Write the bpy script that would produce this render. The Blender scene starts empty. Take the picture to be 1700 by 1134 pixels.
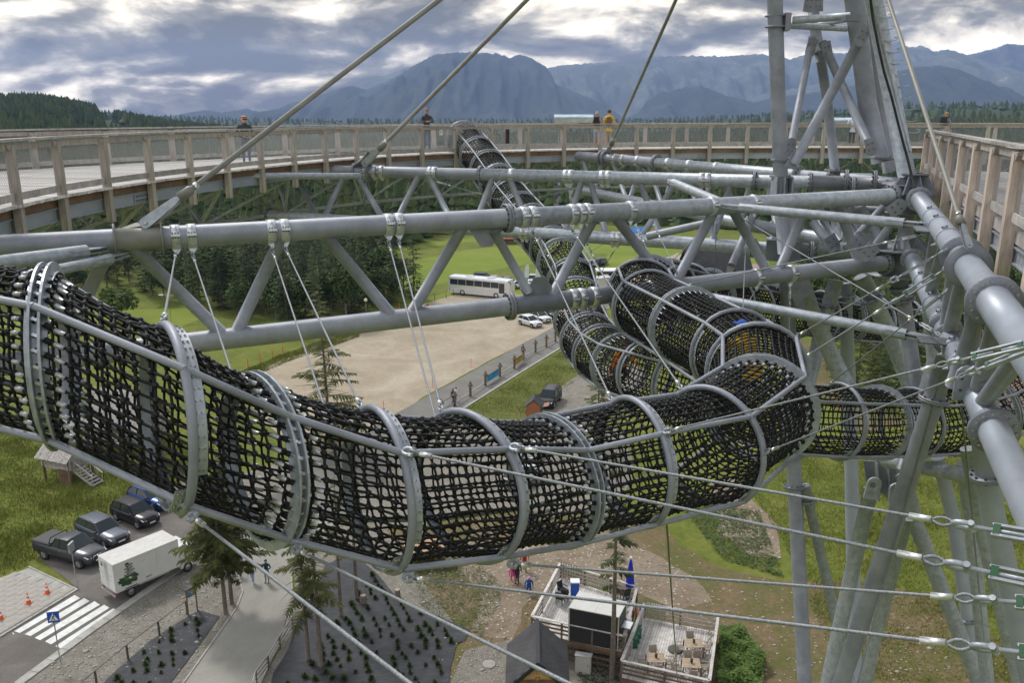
import bpy, bmesh, math, random
import numpy as np
from mathutils import Vector, Matrix, noise as mnoise
rnd = random.Random(7)
npr = np.random.RandomState(5)
scene = bpy.context.scene
C = scene.collection
# ------------------------------------------------------------------ camera, sky, sun, exposure
FPX = 1400.0; PITCH = math.radians(15.1); EYE = 30.0
cam_data = bpy.data.cameras.new("camera"); cam = bpy.data.objects.new("camera", cam_data); C.objects.link(cam)
cam.location = (0, 0, EYE); cam.rotation_euler = (math.radians(90) - PITCH, 0, 0)
cam_data.sensor_width = 36.0; cam_data.lens = 36.0 * FPX / 1700.0
cam_data.clip_start = 0.1; cam_data.clip_end = 60000
scene.camera = cam
SUN_EL = math.radians(50); SUN_AZ = math.radians(-38)     # azimuth from +Y, negative = left
SEEDZ = 7.37
world = bpy.data.worlds.new("World"); scene.world = world; world.use_nodes = True
wn = world.node_tree.nodes; wl = world.node_tree.links; wn.clear()
def wnode(t, **k):
    n = wn.new(t)
    for a, b in k.items(): setattr(n, a, b)
    return n
w_out = wnode('ShaderNodeOutputWorld'); w_bg = wnode('ShaderNodeBackground'); wl.new(w_bg.outputs[0], w_out.inputs[0])
w_bg.inputs[1].default_value = 0.1
sky = wnode('ShaderNodeTexSky', sky_type='NISHITA'); sky.sun_disc = False
sky.sun_elevation = SUN_EL; sky.sun_rotation = SUN_AZ; sky.air_density = 1.0; sky.dust_density = 2.0
tc = wnode('ShaderNodeTexCoord'); sep = wnode('ShaderNodeSeparateXYZ'); wl.new(tc.outputs['Generated'], sep.inputs[0])
def wmath(op, a, b=None, clamp=False):
    n = wnode('ShaderNodeMath', operation=op); n.use_clamp = clamp
    for i, v in enumerate((a, b)):
        if v is None: continue
        if isinstance(v, (int, float)): n.inputs[i].default_value = v
        else: wl.new(v, n.inputs[i])
    return n.outputs[0]
zc = wmath('MAXIMUM', sep.outputs[2], 0.0)
den = wmath('ADD', zc, 0.33)
cu = wmath('DIVIDE', sep.outputs[0], den); cv = wmath('DIVIDE', sep.outputs[1], den)
comb = wnode('ShaderNodeCombineXYZ'); wl.new(cu, comb.inputs[0]); wl.new(cv, comb.inputs[1]); comb.inputs[2].default_value = SEEDZ; 
def wnoise(scale, detail, rough, vec, dist=0.0):
    n = wnode('ShaderNodeTexNoise'); n.inputs['Scale'].default_value = scale; n.inputs['Detail'].default_value = detail
    n.inputs['Roughness'].default_value = rough; n.inputs['Distortion'].default_value = dist; wl.new(vec, n.inputs['Vector']); return n
big = wnoise(1.15, 2, 0.5, comb.outputs[0], 0.2)
mid = wnoise(3.0, 14, 0.53, comb.outputs[0], 0.25)
# shift the fine sample towards the light: bright rims and darker bellies on the clouds
sh = wnode('ShaderNodeVectorMath', operation='ADD'); wl.new(comb.outputs[0], sh.inputs[0]); sh.inputs[1].default_value = (-0.02, -0.075, 0.0)
mid2 = wnoise(3.0, 14, 0.53, sh.outputs[0], 0.25)
low = wmath('MULTIPLY', wmath('SUBTRACT', 0.16, zc, True), 0.80)
dens = wmath('SUBTRACT', wmath('ADD', wmath('MULTIPLY', big.outputs[0], 0.97), wmath('MULTIPLY', mid.outputs[0], 0.42)), low)
rim = wmath('MULTIPLY', wmath('SUBTRACT', mid.outputs[0], mid2.outputs[0]), 1.1)
val = wmath('ADD', dens, rim)
ramp = wnode('ShaderNodeValToRGB'); wl.new(val, ramp.inputs[0])
cr = ramp.color_ramp
stops = [(0.47, (15, 15, 14.6)), (0.555, (10.6, 10.3, 10)), (0.63, (5.9, 5.8, 5.7)), (0.70, (2.55, 2.52, 2.28)), (0.82, (.95, .94, .78))]
while len(cr.elements) < len(stops): cr.elements.new(0.5)
for e, (p, c) in zip(cr.elements, stops): e.position = p; e.color = (c[0] / 15, c[1] / 15, c[2] / 15, 1)
cscale = wnode('ShaderNodeVectorMath', operation='SCALE'); 
# low sky seen through long warm air, neutral higher up
tint = wnode('ShaderNodeMix', data_type='RGBA'); wl.new(wmath('MULTIPLY', wmath('SUBTRACT', zc, 0.13), 4.0, True), tint.inputs[0]); tint.inputs[6].default_value = (1.0, .91, .72, 1); tint.inputs[7].default_value = (.93, .97, 1.05, 1)
tm = wnode('ShaderNodeMix', data_type='RGBA', blend_type='MULTIPLY'); tm.inputs[0].default_value = 1; wl.new(ramp.outputs[0], tm.inputs[6]); wl.new(tint.outputs[2], tm.inputs[7]); wl.new(tm.outputs[2], cscale.inputs[0])
# an overcast sky grows brighter towards the zenith
wl.new(wmath('ADD', wmath('MULTIPLY', zc, 6.0), 14.5), cscale.inputs['Scale'])
mixw = wnode('ShaderNodeMix', data_type='RGBA'); mixw.inputs[0].default_value = 0.93
wl.new(sky.outputs[0], mixw.inputs[6]); wl.new(cscale.outputs[0], mixw.inputs[7])
wl.new(mixw.outputs[2], w_bg.inputs[0])
sun_d = bpy.data.lights.new("sun", 'SUN'); sun_d.energy = 1.5; sun_d.angle = math.radians(11); sun_d.color = (1, .975, .93)
sun = bpy.data.objects.new("sun", sun_d); C.objects.link(sun)
sdir = Vector((math.sin(SUN_AZ) * math.cos(SUN_EL), math.cos(SUN_AZ) * math.cos(SUN_EL), math.sin(SUN_EL)))
sun.rotation_euler = sdir.to_track_quat('Z', 'Y').to_euler(); sun.location = (0, 0, 80)
vs = scene.view_settings; vs.view_transform = 'Standard'; vs.look = 'None'; vs.gamma = 1; vs.use_curve_mapping = False
vs.exposure = 0.68
scene.cycles.volume_bounces = 1
scene.cycles.max_bounces = 6
# ------------------------------------------------------------------ places
SP, CP = math.sin(PITCH), math.cos(PITCH)
def P(px, py, z):
    """point at depth z (metres) in front of the place the photograph was taken from"""
    x = (px - 850) / FPX * z; y = (567 - py) / FPX * z
    return Vector((x, z * CP + y * SP, EYE - z * SP + y * CP))
def G(px, py, h=0.0):
    dx = (px - 850) / FPX; dy = (567 - py) / FPX
    d = Vector((dx, CP + dy * SP, -SP + dy * CP)); t = (h - EYE) / d.z
    return Vector((dx * t, d.y * t, h))
def proj(p):
    v = Vector(p) - Vector((0, 0, EYE)); z = v.y * CP - v.z * SP; y = v.y * SP + v.z * CP
    return 850 + FPX * v.x / z, 567 - FPX * y / z, z
# ------------------------------------------------------------------ materials
MATS = {}
def mat(name, col, rough=0.6, metal=0.0, var=0.0, scale=3.0, bump=0.0, bscale=30.0, col2=None, emit=0, spec=0.5, alpha=1.0, stretch=None, trans=0.0, detail=6, lo=.35, hi=.65):
    if name in MATS: return MATS[name]
    m = bpy.data.materials.new(name); m.use_nodes = True; nt = m.node_tree; b = nt.nodes['Principled BSDF']
    b.inputs['Base Color'].default_value = (*col, 1); b.inputs['Roughness'].default_value = rough; b.inputs['Metallic'].default_value = metal
    b.inputs['Specular IOR Level'].default_value = spec
    if alpha < 1: b.inputs['Alpha'].default_value = alpha
    if trans: b.inputs['Transmission Weight'].default_value = trans
    tcn = nt.nodes.new('ShaderNodeTexCoord'); vec = tcn.outputs['Object']
    if stretch:
        mp = nt.nodes.new('ShaderNodeMapping'); mp.inputs['Scale'].default_value = stretch; nt.links.new(vec, mp.inputs[0]); vec = mp.outputs[0]
    if col2 or var:
        n = nt.nodes.new('ShaderNodeTexNoise'); n.inputs['Scale'].default_value = scale; n.inputs['Detail'].default_value = detail; n.inputs['Roughness'].default_value = .65
        nt.links.new(vec, n.inputs['Vector'])
        r = nt.nodes.new('ShaderNodeValToRGB'); nt.links.new(n.outputs[0], r.inputs[0])
        c2 = col2 or tuple(min(1, c * (1 + var)) for c in col); c1 = col if col2 else tuple(c * (1 - var) for c in col)
        r.color_ramp.elements[0].position = lo; r.color_ramp.elements[1].position = hi
        r.color_ramp.elements[0].color = (*c1, 1); r.color_ramp.elements[1].color = (*c2, 1)
        nt.links.new(r.outputs[0], b.inputs['Base Color'])
    if bump:
        n2 = nt.nodes.new('ShaderNodeTexNoise'); n2.inputs['Scale'].default_value = bscale; n2.inputs['Detail'].default_value = 4; nt.links.new(vec, n2.inputs['Vector'])
        bp = nt.nodes.new('ShaderNodeBump'); bp.inputs['Strength'].default_value = bump; bp.inputs['Distance'].default_value = 0.02
        nt.links.new(n2.outputs[0], bp.inputs['Height']); nt.links.new(bp.outputs[0], b.inputs['Normal'])
    MATS[name] = m; return m
def mat3(name, stops, scale, rough=.95, bump=.3, bscale=20, detail=10, scale2=None, amt2=.4, stretch=None, dist=0.5, speck=None):
    """natural ground: a ramp of several colours over two scales of noise, optional pale stones"""
    if name in MATS: return MATS[name]
    m = bpy.data.materials.new(name); m.use_nodes = True; nt = m.node_tree; L = nt.links; b = nt.nodes['Principled BSDF']; b.inputs['Roughness'].default_value = rough
    b.inputs['Specular IOR Level'].default_value = .2
    tcn = nt.nodes.new('ShaderNodeTexCoord'); vec = tcn.outputs['Object']
    if stretch:
        mp = nt.nodes.new('ShaderNodeMapping'); mp.inputs['Scale'].default_value = stretch; L.new(vec, mp.inputs[0]); vec = mp.outputs[0]
    def nz(s, d=detail):
        n = nt.nodes.new('ShaderNodeTexNoise'); n.inputs['Scale'].default_value = s; n.inputs['Detail'].default_value = d; n.inputs['Roughness'].default_value = .65
        n.inputs['Distortion'].default_value = dist; L.new(vec, n.inputs['Vector']); return n
    n = nz(scale); v = n.outputs[0]
    if scale2:
        n2 = nz(scale2); mx = nt.nodes.new('ShaderNodeMix'); mx.inputs[0].default_value = amt2; L.new(v, mx.inputs[2]); L.new(n2.outputs[0], mx.inputs[3]); v = mx.outputs[0]
    r = nt.nodes.new('ShaderNodeValToRGB'); L.new(v, r.inputs[0]); cr = r.color_ramp
    while len(cr.elements) < len(stops): cr.elements.new(.5)
    for e, (p, c) in zip(cr.elements, stops): e.position = p; e.color = (*c, 1)
    out = r.outputs[0]
    if speck:
        vo = nt.nodes.new('ShaderNodeTexVoronoi'); vo.inputs['Scale'].default_value = speck[0]; L.new(vec, vo.inputs['Vector'])
        lt = nt.nodes.new('ShaderNodeMath'); lt.operation = 'LESS_THAN'; L.new(vo.outputs['Distance'], lt.inputs[0]); lt.inputs[1].default_value = speck[1]
        mc = nt.nodes.new('ShaderNodeMix'); mc.data_type = 'RGBA'; L.new(lt.outputs[0], mc.inputs[0]); L.new(out, mc.inputs[6]); mc.inputs[7].default_value = (*speck[2], 1); out = mc.outputs[2]
    L.new(out, b.inputs['Base Color'])
    n3 = nz(bscale, 5); bp = nt.nodes.new('ShaderNodeBump'); bp.inputs['Strength'].default_value = bump; bp.inputs['Distance'].default_value = .08
    L.new(n3.outputs[0], bp.inputs['Height']); L.new(bp.outputs[0], b.inputs['Normal'])
    MATS[name] = m; return m
STEEL = mat('painted_steel', (.20, .213, .25), .5, .2, col2=(.345, .363, .41), scale=1.8, bump=.1, bscale=60, detail=12, lo=.3, hi=.72)
STEELD = mat('dark_painted_steel', (.18, .188, .21), .5, .2, col2=(.27, .28, .305), scale=2)
GALV = mat('galvanised_steel', (.26, .285, .315), .45, .35, col2=(.50, .535, .575), scale=7, bump=.15, bscale=40, detail=12, lo=.30, hi=.72)
GALVB = mat('bright_galvanised_steel', (.5, .52, .55), .33, .6, col2=(.72, .74, .76), scale=14)
PLATE = mat('blue_grey_steel', (.30, .335, .39), .45, .2, col2=(.38, .41, .46), scale=1.2)
CABLE = mat('steel_cable', (.14, .15, .165), .55, .3, col2=(.32, .34, .36), scale=70)
RODM = mat('olive_grey_rod', (.23, .225, .2), .5, .1, var=.15, scale=2)
ALU = mat('aluminium', (.75, .75, .75), .3, .7)
GREENP = mat('green_marker_paint', (.02, .09, .035), .6)
ROPE = mat('black_rope', (.006, .006, .007), .6, 0, spec=.25, col2=(.014, .014, .015), scale=40)
KNOT = mat('black_plastic_knot', (.008, .008, .009), .45, 0, spec=.35)
BOLT = mat('zinc_bolt', (.45, .45, .46), .35, .8)
DBOLT = mat('dark_bolt', (.13, .13, .14), .45, .6)
BLACK = mat('black_rubber', (.02, .02, .02), .7)
WOOD = mat('larch_wood', (.32, .275, .24), .8, 0, col2=(.52, .465, .415), scale=3, stretch=(6, 6, .8), bump=.15)
WOODG = mat('weathered_larch', (.30, .275, .255), .85, 0, col2=(.50, .47, .44), scale=5, bump=.15)
WOODP = mat('pale_larch_wood', (.42, .33, .27), .8, 0, col2=(.62, .52, .44), scale=3, stretch=(6, 6, .8), bump=.15)
WOODD = mat('dark_stained_wood', (.10, .07, .05), .85, 0, col2=(.2, .14, .1), scale=4)
WOODB = mat('brown_beam_wood', (.13, .075, .05), .85, 0, col2=(.23, .15, .10), scale=2)
BOARD = mat('silvered_deck_board', (.46, .43, .405), .85, 0, col2=(.66, .63, .60), scale=3, bump=.1)
def tracks(m, col):
    nt = m.node_tree; b = nt.nodes['Principled BSDF']; src = b.inputs['Base Color'].links[0].from_socket; tcn = nt.nodes.new('ShaderNodeTexCoord'); w = nt.nodes.new('ShaderNodeTexWave'); w.wave_type = 'RINGS'; w.inputs['Scale'].default_value = .16; w.inputs['Distortion'].default_value = 9; w.inputs['Detail'].default_value = 3; w.inputs['Detail Scale'].default_value = .35
    nt.links.new(tcn.outputs['Object'], w.inputs['Vector']); r = nt.nodes.new('ShaderNodeValToRGB'); r.color_ramp.elements[0].position = .42; r.color_ramp.elements[0].color = (0, 0, 0, 1); r.color_ramp.elements[1].position = .60; r.color_ramp.elements[1].color = (0, 0, 0, 1); e = r.color_ramp.elements.new(.5); e.color = (.55, .55, .55, 1)
    n = nt.nodes.new('ShaderNodeTexNoise'); n.inputs['Scale'].default_value = .2; nt.links.new(tcn.outputs['Object'], n.inputs['Vector']); mu = nt.nodes.new('ShaderNodeMath'); mu.operation = 'MULTIPLY'; nt.links.new(w.outputs['Fac'], r.inputs[0]); nt.links.new(r.outputs[0], mu.inputs[0]); nt.links.new(n.outputs[0], mu.inputs[1])
    mx = nt.nodes.new('ShaderNodeMix'); mx.data_type = 'RGBA'; nt.links.new(mu.outputs[0], mx.inputs[0]); nt.links.new(src, mx.inputs[6]); mx.inputs[7].default_value = (*col, 1); nt.links.new(mx.outputs[2], b.inputs['Base Color'])
def vary(m, amt):
    nt = m.node_tree; b = nt.nodes['Principled BSDF']; src = b.inputs['Base Color'].links[0].from_socket; oi = nt.nodes.new('ShaderNodeObjectInfo'); h = nt.nodes.new('ShaderNodeHueSaturation')
    mr = nt.nodes.new('ShaderNodeMapRange'); nt.links.new(oi.outputs['Random'], mr.inputs[0]); mr.inputs[3].default_value = 1 - amt; mr.inputs[4].default_value = 1 + amt; nt.links.new(mr.outputs[0], h.inputs['Value']); nt.links.new(src, h.inputs['Color']); nt.links.new(h.outputs[0], b.inputs['Base Color'])
for m_, a_ in ((BOARD, .22), (WOOD, .14), (WOODG, .16), (WOODP, .12), (WOODD, .2), (STEEL, .05)): vary(m_, a_)
# ------------------------------------------------------------------ mesh collector
def _basis(d):
    d = d / np.linalg.norm(d, axis=1, keepdims=True)
    ref = np.where(np.abs(d[:, 2:3]) > .9, np.array([[1., 0, 0]]), np.array([[0, 0, 1.]]))
    u = np.cross(d, ref); u /= np.linalg.norm(u, axis=1, keepdims=True); v = np.cross(d, u); return u, v
class MB:
    def __init__(s): s.v = []; s.f = []; s.n = 0; s.mi = []; s.smooth = []
    def raw(s, verts, faces, mi=0, smooth=False):
        s.v.append(np.asarray(verts, float).reshape(-1, 3)); off = s.n
        for f in faces: s.f.append(tuple(i + off for i in f))
        s.mi += [mi] * len(faces); s.smooth += [smooth] * len(faces); s.n += len(s.v[-1]); return s
    def tubes(s, p0, p1, r0, r1=None, k=8, caps=False, mi=0):
        p0 = np.asarray(p0, float).reshape(-1, 3); p1 = np.asarray(p1, float).reshape(-1, 3); N = len(p0)
        r0 = np.broadcast_to(np.asarray(r0, float), (N,)); r1 = r0 if r1 is None else np.broadcast_to(np.asarray(r1, float), (N,))
        u, v = _basis(p1 - p0); a = np.arange(k) * 2 * math.pi / k
        ring = u[:, None, :] * np.cos(a)[None, :, None] + v[:, None, :] * np.sin(a)[None, :, None]
        A = p0[:, None, :] + ring * r0[:, None, None]; B = p1[:, None, :] + ring * r1[:, None, None]
        V = np.concatenate([A, B], 1).reshape(-1, 3); j = np.arange(k); j2 = (j + 1) % k
        F = np.stack([j, j2, j2 + k, j + k], 1)[None] + (np.arange(N) * 2 * k)[:, None, None] + s.n
        s.v.append(V); s.n += len(V); F = F.reshape(-1, 4).tolist(); s.f += F; s.mi += [mi] * len(F); s.smooth += [True] * len(F)
        if caps:
            for i in range(N):
                b = s.n - 2 * k * N + i * 2 * k
                s.f.append(list(range(b, b + k))); s.f.append(list(range(b + 2 * k - 1, b + k - 1, -1))); s.mi += [mi, mi]; s.smooth += [False, False]
        return s
    def tube(s, a, b, r, r1=None, k=12, caps=True, mi=0): return s.tubes([tuple(a)], [tuple(b)], [r], None if r1 is None else [r1], k, caps, mi)
    def path(s, pts, r, k=6, mi=0, closed=False, caps=True):
        p = np.array([tuple(q) for q in pts], float); N = len(p)
        r = np.broadcast_to(np.asarray(r, float), (N,))
        t = (np.roll(p, -1, 0) - np.roll(p, 1, 0)) if closed else np.gradient(p, axis=0)
        t /= np.linalg.norm(t, axis=1, keepdims=True) + 1e-9
        u = np.cross(t[0], [0, 0, 1.]);
        if np.linalg.norm(u) < .1: u = np.cross(t[0], [1., 0, 0])
        U = []
        for i in range(N):
            u = u - t[i] * np.dot(u, t[i]); u /= np.linalg.norm(u); U.append(u)
        U = np.array(U); W = np.cross(t, U); a = np.arange(k) * 2 * math.pi / k
        V = p[:, None] + (U[:, None] * np.cos(a)[None, :, None] + W[:, None] * np.sin(a)[None, :, None]) * r[:, None, None]
        F = []; M = N if closed else N - 1
        for i in range(M):
            for j in range(k):
                a0 = i * k + j; a1 = i * k + (j + 1) % k; ii = (i + 1) % N; F.append((a0, a1, ii * k + (j + 1) % k, ii * k + j))
        s.raw(V.reshape(-1, 3), F, mi, True)
        if not closed and caps:
            b = s.n - N * k; s.f.append(tuple(range(b, b + k))); s.f.append(tuple(range(s.n - 1, s.n - k - 1, -1))); s.mi += [mi, mi]; s.smooth += [False, False]
        return s
    def box(s, c, size, ax=None, mi=0, taper=1.0):
        """ax: 3x3 rows = local axes"""
        hx, hy, hz = size[0] / 2, size[1] / 2, size[2] / 2; c = np.array(tuple(c), float)
        A = np.eye(3) if ax is None else np.array([tuple(q) for q in ax], float)
        q = []
        for z in (-1, 1):
            tp = taper if z > 0 else 1
            for x, y in ((-1, -1), (1, -1), (1, 1), (-1, 1)): q.append(c + A[0] * hx * x * tp + A[1] * hy * y * tp + A[2] * hz * z)
        return s.raw(q, [(3, 2, 1, 0), (4, 5, 6, 7), (0, 1, 5, 4), (1, 2, 6, 5), (2, 3, 7, 6), (3, 0, 4, 7)], mi)
    def beam(s, a, b, w, h, up=(0, 0, 1), mi=0):
        a = Vector(a); b = Vector(b); d = (b - a); L = d.length; d = d.normalized(); up = Vector(up); sd = d.cross(up)
        if sd.length < .05: sd = d.cross(Vector((1, 0, 0)))
        sd.normalize(); u = sd.cross(d)
        return s.box((a + b) / 2, (L, w, h), (d, sd, u), mi)
    def blobs(s, p, r, kind='octa', mi=0, sq=(1, 1, 1)):
        p = np.asarray(p, float).reshape(-1, 3); N = len(p); r = np.broadcast_to(np.asarray(r, float), (N,))
        if kind == 'octa':
            T = np.array([(1, 0, 0), (-1, 0, 0), (0, 1, 0), (0, -1, 0), (0, 0, 1), (0, 0, -1)], float); FF = [(0, 2, 4), (2, 1, 4), (1, 3, 4), (3, 0, 4), (2, 0, 5), (1, 2, 5), (3, 1, 5), (0, 3, 5)]
        else:
            g = (1 + 5 ** .5) / 2; T = np.array([(-1, g, 0), (1, g, 0), (-1, -g, 0), (1, -g, 0), (0, -1, g), (0, 1, g), (0, -1, -g), (0, 1, -g), (g, 0, -1), (g, 0, 1), (-g, 0, -1), (-g, 0, 1)], float) / math.sqrt(1 + g * g)
            FF = [(0, 11, 5), (0, 5, 1), (0, 1, 7), (0, 7, 10), (0, 10, 11), (1, 5, 9), (5, 11, 4), (11, 10, 2), (10, 7, 6), (7, 1, 8), (3, 9, 4), (3, 4, 2), (3, 2, 6), (3, 6, 8), (3, 8, 9), (4, 9, 5), (2, 4, 11), (6, 2, 10), (8, 6, 7), (9, 8, 1)]
        T = T * np.array(sq); V = p[:, None] + T[None] * r[:, None, None]; F = np.array(FF)[None] + (np.arange(N) * len(T))[:, None, None] + s.n
        V = V.reshape(-1, 3); s.v.append(V); s.n += len(V); F = F.reshape(-1, 3).tolist(); s.f += F; s.mi += [mi] * len(F); s.smooth += [True] * len(F); return s
    def poly_prism(s, pts, z0, z1, mi=0):
        n = len(pts); V = [(p[0], p[1], z0) for p in pts] + [(p[0], p[1], z1) for p in pts]
        F = [tuple(range(n - 1, -1, -1)), tuple(range(n, 2 * n))] + [(i, (i + 1) % n, n + (i + 1) % n, n + i) for i in range(n)]
        return s.raw(V, F, mi)
    def prism(s, pts, d, mi=0):
        """3-D polygon pts pushed along vector d"""
        n = len(pts); d = np.array(tuple(d)); p = np.array([tuple(q) for q in pts]); V = np.concatenate([p, p + d])
        F = [tuple(range(n - 1, -1, -1)), tuple(range(n, 2 * n))] + [(i, (i + 1) % n, n + (i + 1) % n, n + i) for i in range(n)]
        return s.raw(V, F, mi)
    def lathe(s, a, axis, prof, k=16, mi=0):
        """prof: (distance along axis, radius)"""
        ax = Vector(axis).normalized(); a = Vector(a)
        u, v = _basis(np.array([tuple(ax)])); u = u[0]; v = v[0]; V = []
        for d, r in prof:
            for j in range(k):
                t = 2 * math.pi * j / k; V.append(np.array(a) + np.array(ax) * d + (u * math.cos(t) + v * math.sin(t)) * r)
        F = [(i * k + j, i * k + (j + 1) % k, (i + 1) * k + (j + 1) % k, (i + 1) * k + j) for i in range(len(prof) - 1) for j in range(k)]
        return s.raw(V, F, mi, True)
    def mesh(s, name, mats, origin=(0, 0, 0)):
        me = bpy.data.meshes.new(name); V = np.concatenate(s.v) - np.array(tuple(origin)) if s.v else np.zeros((0, 3))
        me.from_pydata(V.tolist() if len(V) < 1 else V, [], s.f) if False else None
        nf = len(s.f); tot = np.array([len(f) for f in s.f], dtype=np.int32); me.vertices.add(len(V)); me.vertices.foreach_set('co', V.astype(np.float32).ravel())
        loops = np.fromiter((i for f in s.f for i in f), dtype=np.int32); me.loops.add(len(loops)); me.loops.foreach_set('vertex_index', loops)
        me.polygons.add(nf); me.polygons.foreach_set('loop_start', np.concatenate([[0], np.cumsum(tot)[:-1]]).astype(np.int32)); me.polygons.foreach_set('loop_total', tot)
        me.polygons.foreach_set('material_index', np.array(s.mi, dtype=np.int32)); me.polygons.foreach_set('use_smooth', np.array(s.smooth, dtype=bool))
        for m in (mats if isinstance(mats, (list, tuple)) else [mats]): me.materials.append(m)
        me.update(calc_edges=True); me.validate(); return me
    def build(s, name, mats, parent=None, label=None, kind=None, origin=None):
        if origin is None: origin = worldloc(parent) if parent else (0, 0, 0)
        o = bpy.data.objects.new(name, s.mesh(name, mats, origin)); C.objects.link(o)
        if parent: o.parent = parent
        elif origin is not None: o.location = origin
        if label: o['label'] = label
        if kind: o['kind'] = kind
        return o
def worldloc(o):
    v = Vector((0, 0, 0))
    while o: v = v + o.location; o = o.parent
    return v
def tag(o, label, cat, group=None):
    o['label'] = label; o['category'] = cat
    if group: o['group'] = group
    return o
def thing(name, label, cat, loc=(0, 0, 0), group=None, rz=0.0):
    o = bpy.data.objects.new(name, None); C.objects.link(o); o.location = loc; o.rotation_euler = (0, 0, rz); o.empty_display_size = .2
    return tag(o, label, cat, group)
def solo(mb, name, mats, label, cat, loc=(0, 0, 0), group=None):
    o = mb.build(name, mats, None, origin=Vector(loc)); return tag(o, label, cat, group)
def structure(mb, name, mats, kind='structure'):
    o = mb.build(name, mats, None, origin=(0, 0, 0)); o['kind'] = kind; return o
def copy_tree(o, loc=None, rz=None, label=None, parent=None, scale=None):
    c = o.copy(); C.objects.link(c); c.parent = parent
    if loc is not None: c.location = loc
    if rz is not None: c.rotation_euler = (0, 0, rz)
    if scale is not None: c.scale = (scale, scale, scale)
    if label: c['label'] = label
    for ch in list(o.children): copy_tree(ch, parent=c)
    return c
def V3(*a): return Vector(a)
def lerp(a, b, t): return a + (b - a) * t
# ------------------------------------------------------------------ land
def sst(a, b, x):
    t = np.clip((x - a) / (b - a), 0, 1); return t * t * (3 - 2 * t)
def land_h(x, y):
    x = np.asarray(x, float); y = np.asarray(y, float); r = np.sqrt(x * x + y * y) + 1e-6; q = x / np.maximum(y, 1)
    fr = np.where(y > 0, 1., 0.)
    hl = 31 * sst(-.27, -.60, q) * sst(330, 900, r) * (1 + .12 * np.sin(q * 23 + 1))
    hr = 36 * sst(.10, .50, q) * sst(650, 1500, r) * (1 + .06 * np.sin(q * 17))
    und = sst(280, 700, r) * 3.0 * np.sin(x * .006 + 1) * np.sin(y * .005)
    return (hl + hr) * fr + und + 6 * sst(1200, 2400, r)
GRASS = mat3('meadow_grass', [(.30, (.07, .095, .014)), (.45, (.12, .15, .025)), (.56, (.17, .185, .037)), (.68, (.21, .20, .065))], .18, scale2=1.6, amt2=.5, bump=.5, bscale=7)
rad = np.concatenate([np.linspace(2, 60, 14), np.geomspace(68, 9000, 80)])
ang = np.concatenate([np.linspace(-50, 50, 121), np.linspace(56, 304, 32)]) * math.pi / 180
A_, R_ = np.meshgrid(ang, rad); X = R_ * np.sin(A_); Y = R_ * np.cos(A_); Z = land_h(X, Y)
nr, na = X.shape; Vt = np.stack([X, Y, Z], -1).reshape(-1, 3)
Ft = [(i * na + j, i * na + (j + 1) % na, (i + 1) * na + (j + 1) % na, (i + 1) * na + j) for i in range(nr - 1) for j in range(na)] + [tuple(range(na - 1, -1, -1))]
Ft = [tuple(reversed(f)) for f in Ft]
mb = MB(); mb.raw(Vt, Ft, 0, True)
FLOOR = mat3('forest_floor_growth', [(.3, (.02, .036, .014)), (.5, (.035, .056, .02)), (.7, (.06, .085, .03))], .03, scale2=.3, amt2=.5, bump=.4, bscale=.5)
HOLE_W = []
for i, f in enumerate(mb.f):
    c = np.mean([Vt[j] for j in f], 0); r = math.hypot(c[0], c[1])
    if r > 620: mb.mi[i] = 1
structure(mb, 'ground', [GRASS, FLOOR])

def patch(name, px, h, m, jit=0.0, step=1.0, world_pts=None, kind='structure'):
    pts = world_pts or [G(*p) for p in px]; out = []
    for i in range(len(pts)):
        a, b = Vector(pts[i]), Vector(pts[(i + 1) % len(pts)]); n = max(1, int((b - a).length / step)) if jit else 1
        for k in range(n):
            p = a.lerp(b, k / n)
            if jit:
                s = mnoise.noise_vector(Vector((p.x * .35, p.y * .35, h * 50))) + mnoise.noise_vector(Vector((p.x * 1.5, p.y * 1.5, 4))) * .5
                p = p + Vector((s.x, s.y, 0)) * jit
            out.append((p.x, p.y, h))
    bm = bmesh.new(); f = bm.faces.new([bm.verts.new(v) for v in out]); f.normal_update()
    if f.normal.z < 0: bmesh.ops.reverse_faces(bm, faces=[f])
    bmesh.ops.triangulate(bm, faces=bm.faces[:])
    me = bpy.data.meshes.new(name); bm.to_mesh(me); bm.free(); me.materials.append(m); o = bpy.data.objects.new(name, me); C.objects.link(o)
    if kind: o['kind'] = kind
    return o
LOT = mat3('packed_tan_gravel', [(.32, (.27, .225, .16)), (.5, (.38, .32, .235)), (.64, (.46, .40, .31))], .10, scale2=1.3, amt2=.35, bump=.2, bscale=9, dist=1.5)
tracks(LOT, (.20, .155, .105))
ASPH = mat3('asphalt', [(.3, (.155, .145, .13)), (.5, (.20, .19, .172)), (.7, (.25, .24, .215))], .5, scale2=14, amt2=.4, bump=.15, bscale=60)
ASPHD = mat3('worn_asphalt', [(.3, (.11, .10, .088)), (.5, (.16, .145, .13)), (.7, (.235, .215, .185))], .35, scale2=9, amt2=.4, bump=.15, bscale=50)
GRAV = mat3('grey_gravel', [(.3, (.12, .105, .085)), (.5, (.23, .21, .175)), (.68, (.34, .32, .28))], 1.2, scale2=12, amt2=.6, bump=.6, bscale=14, speck=(5, .17, (.5, .48, .43)))
DIRT = mat3('brown_earth', [(.34, (.09, .11, .026)), (.46, (.13, .12, .045)), (.55, (.19, .135, .08)), (.68, (.30, .225, .15))], .28, scale2=3, amt2=.45, bump=.6, bscale=6, speck=(2.2, .12, (.42, .39, .33)))
DIRT2 = mat3('stony_earth', [(.30, (.14, .105, .07)), (.5, (.25, .195, .14)), (.68, (.34, .29, .22))], .4, scale2=4, amt2=.5, bump=.6, bscale=8, speck=(2.6, .2, (.46, .43, .37)))
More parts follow.
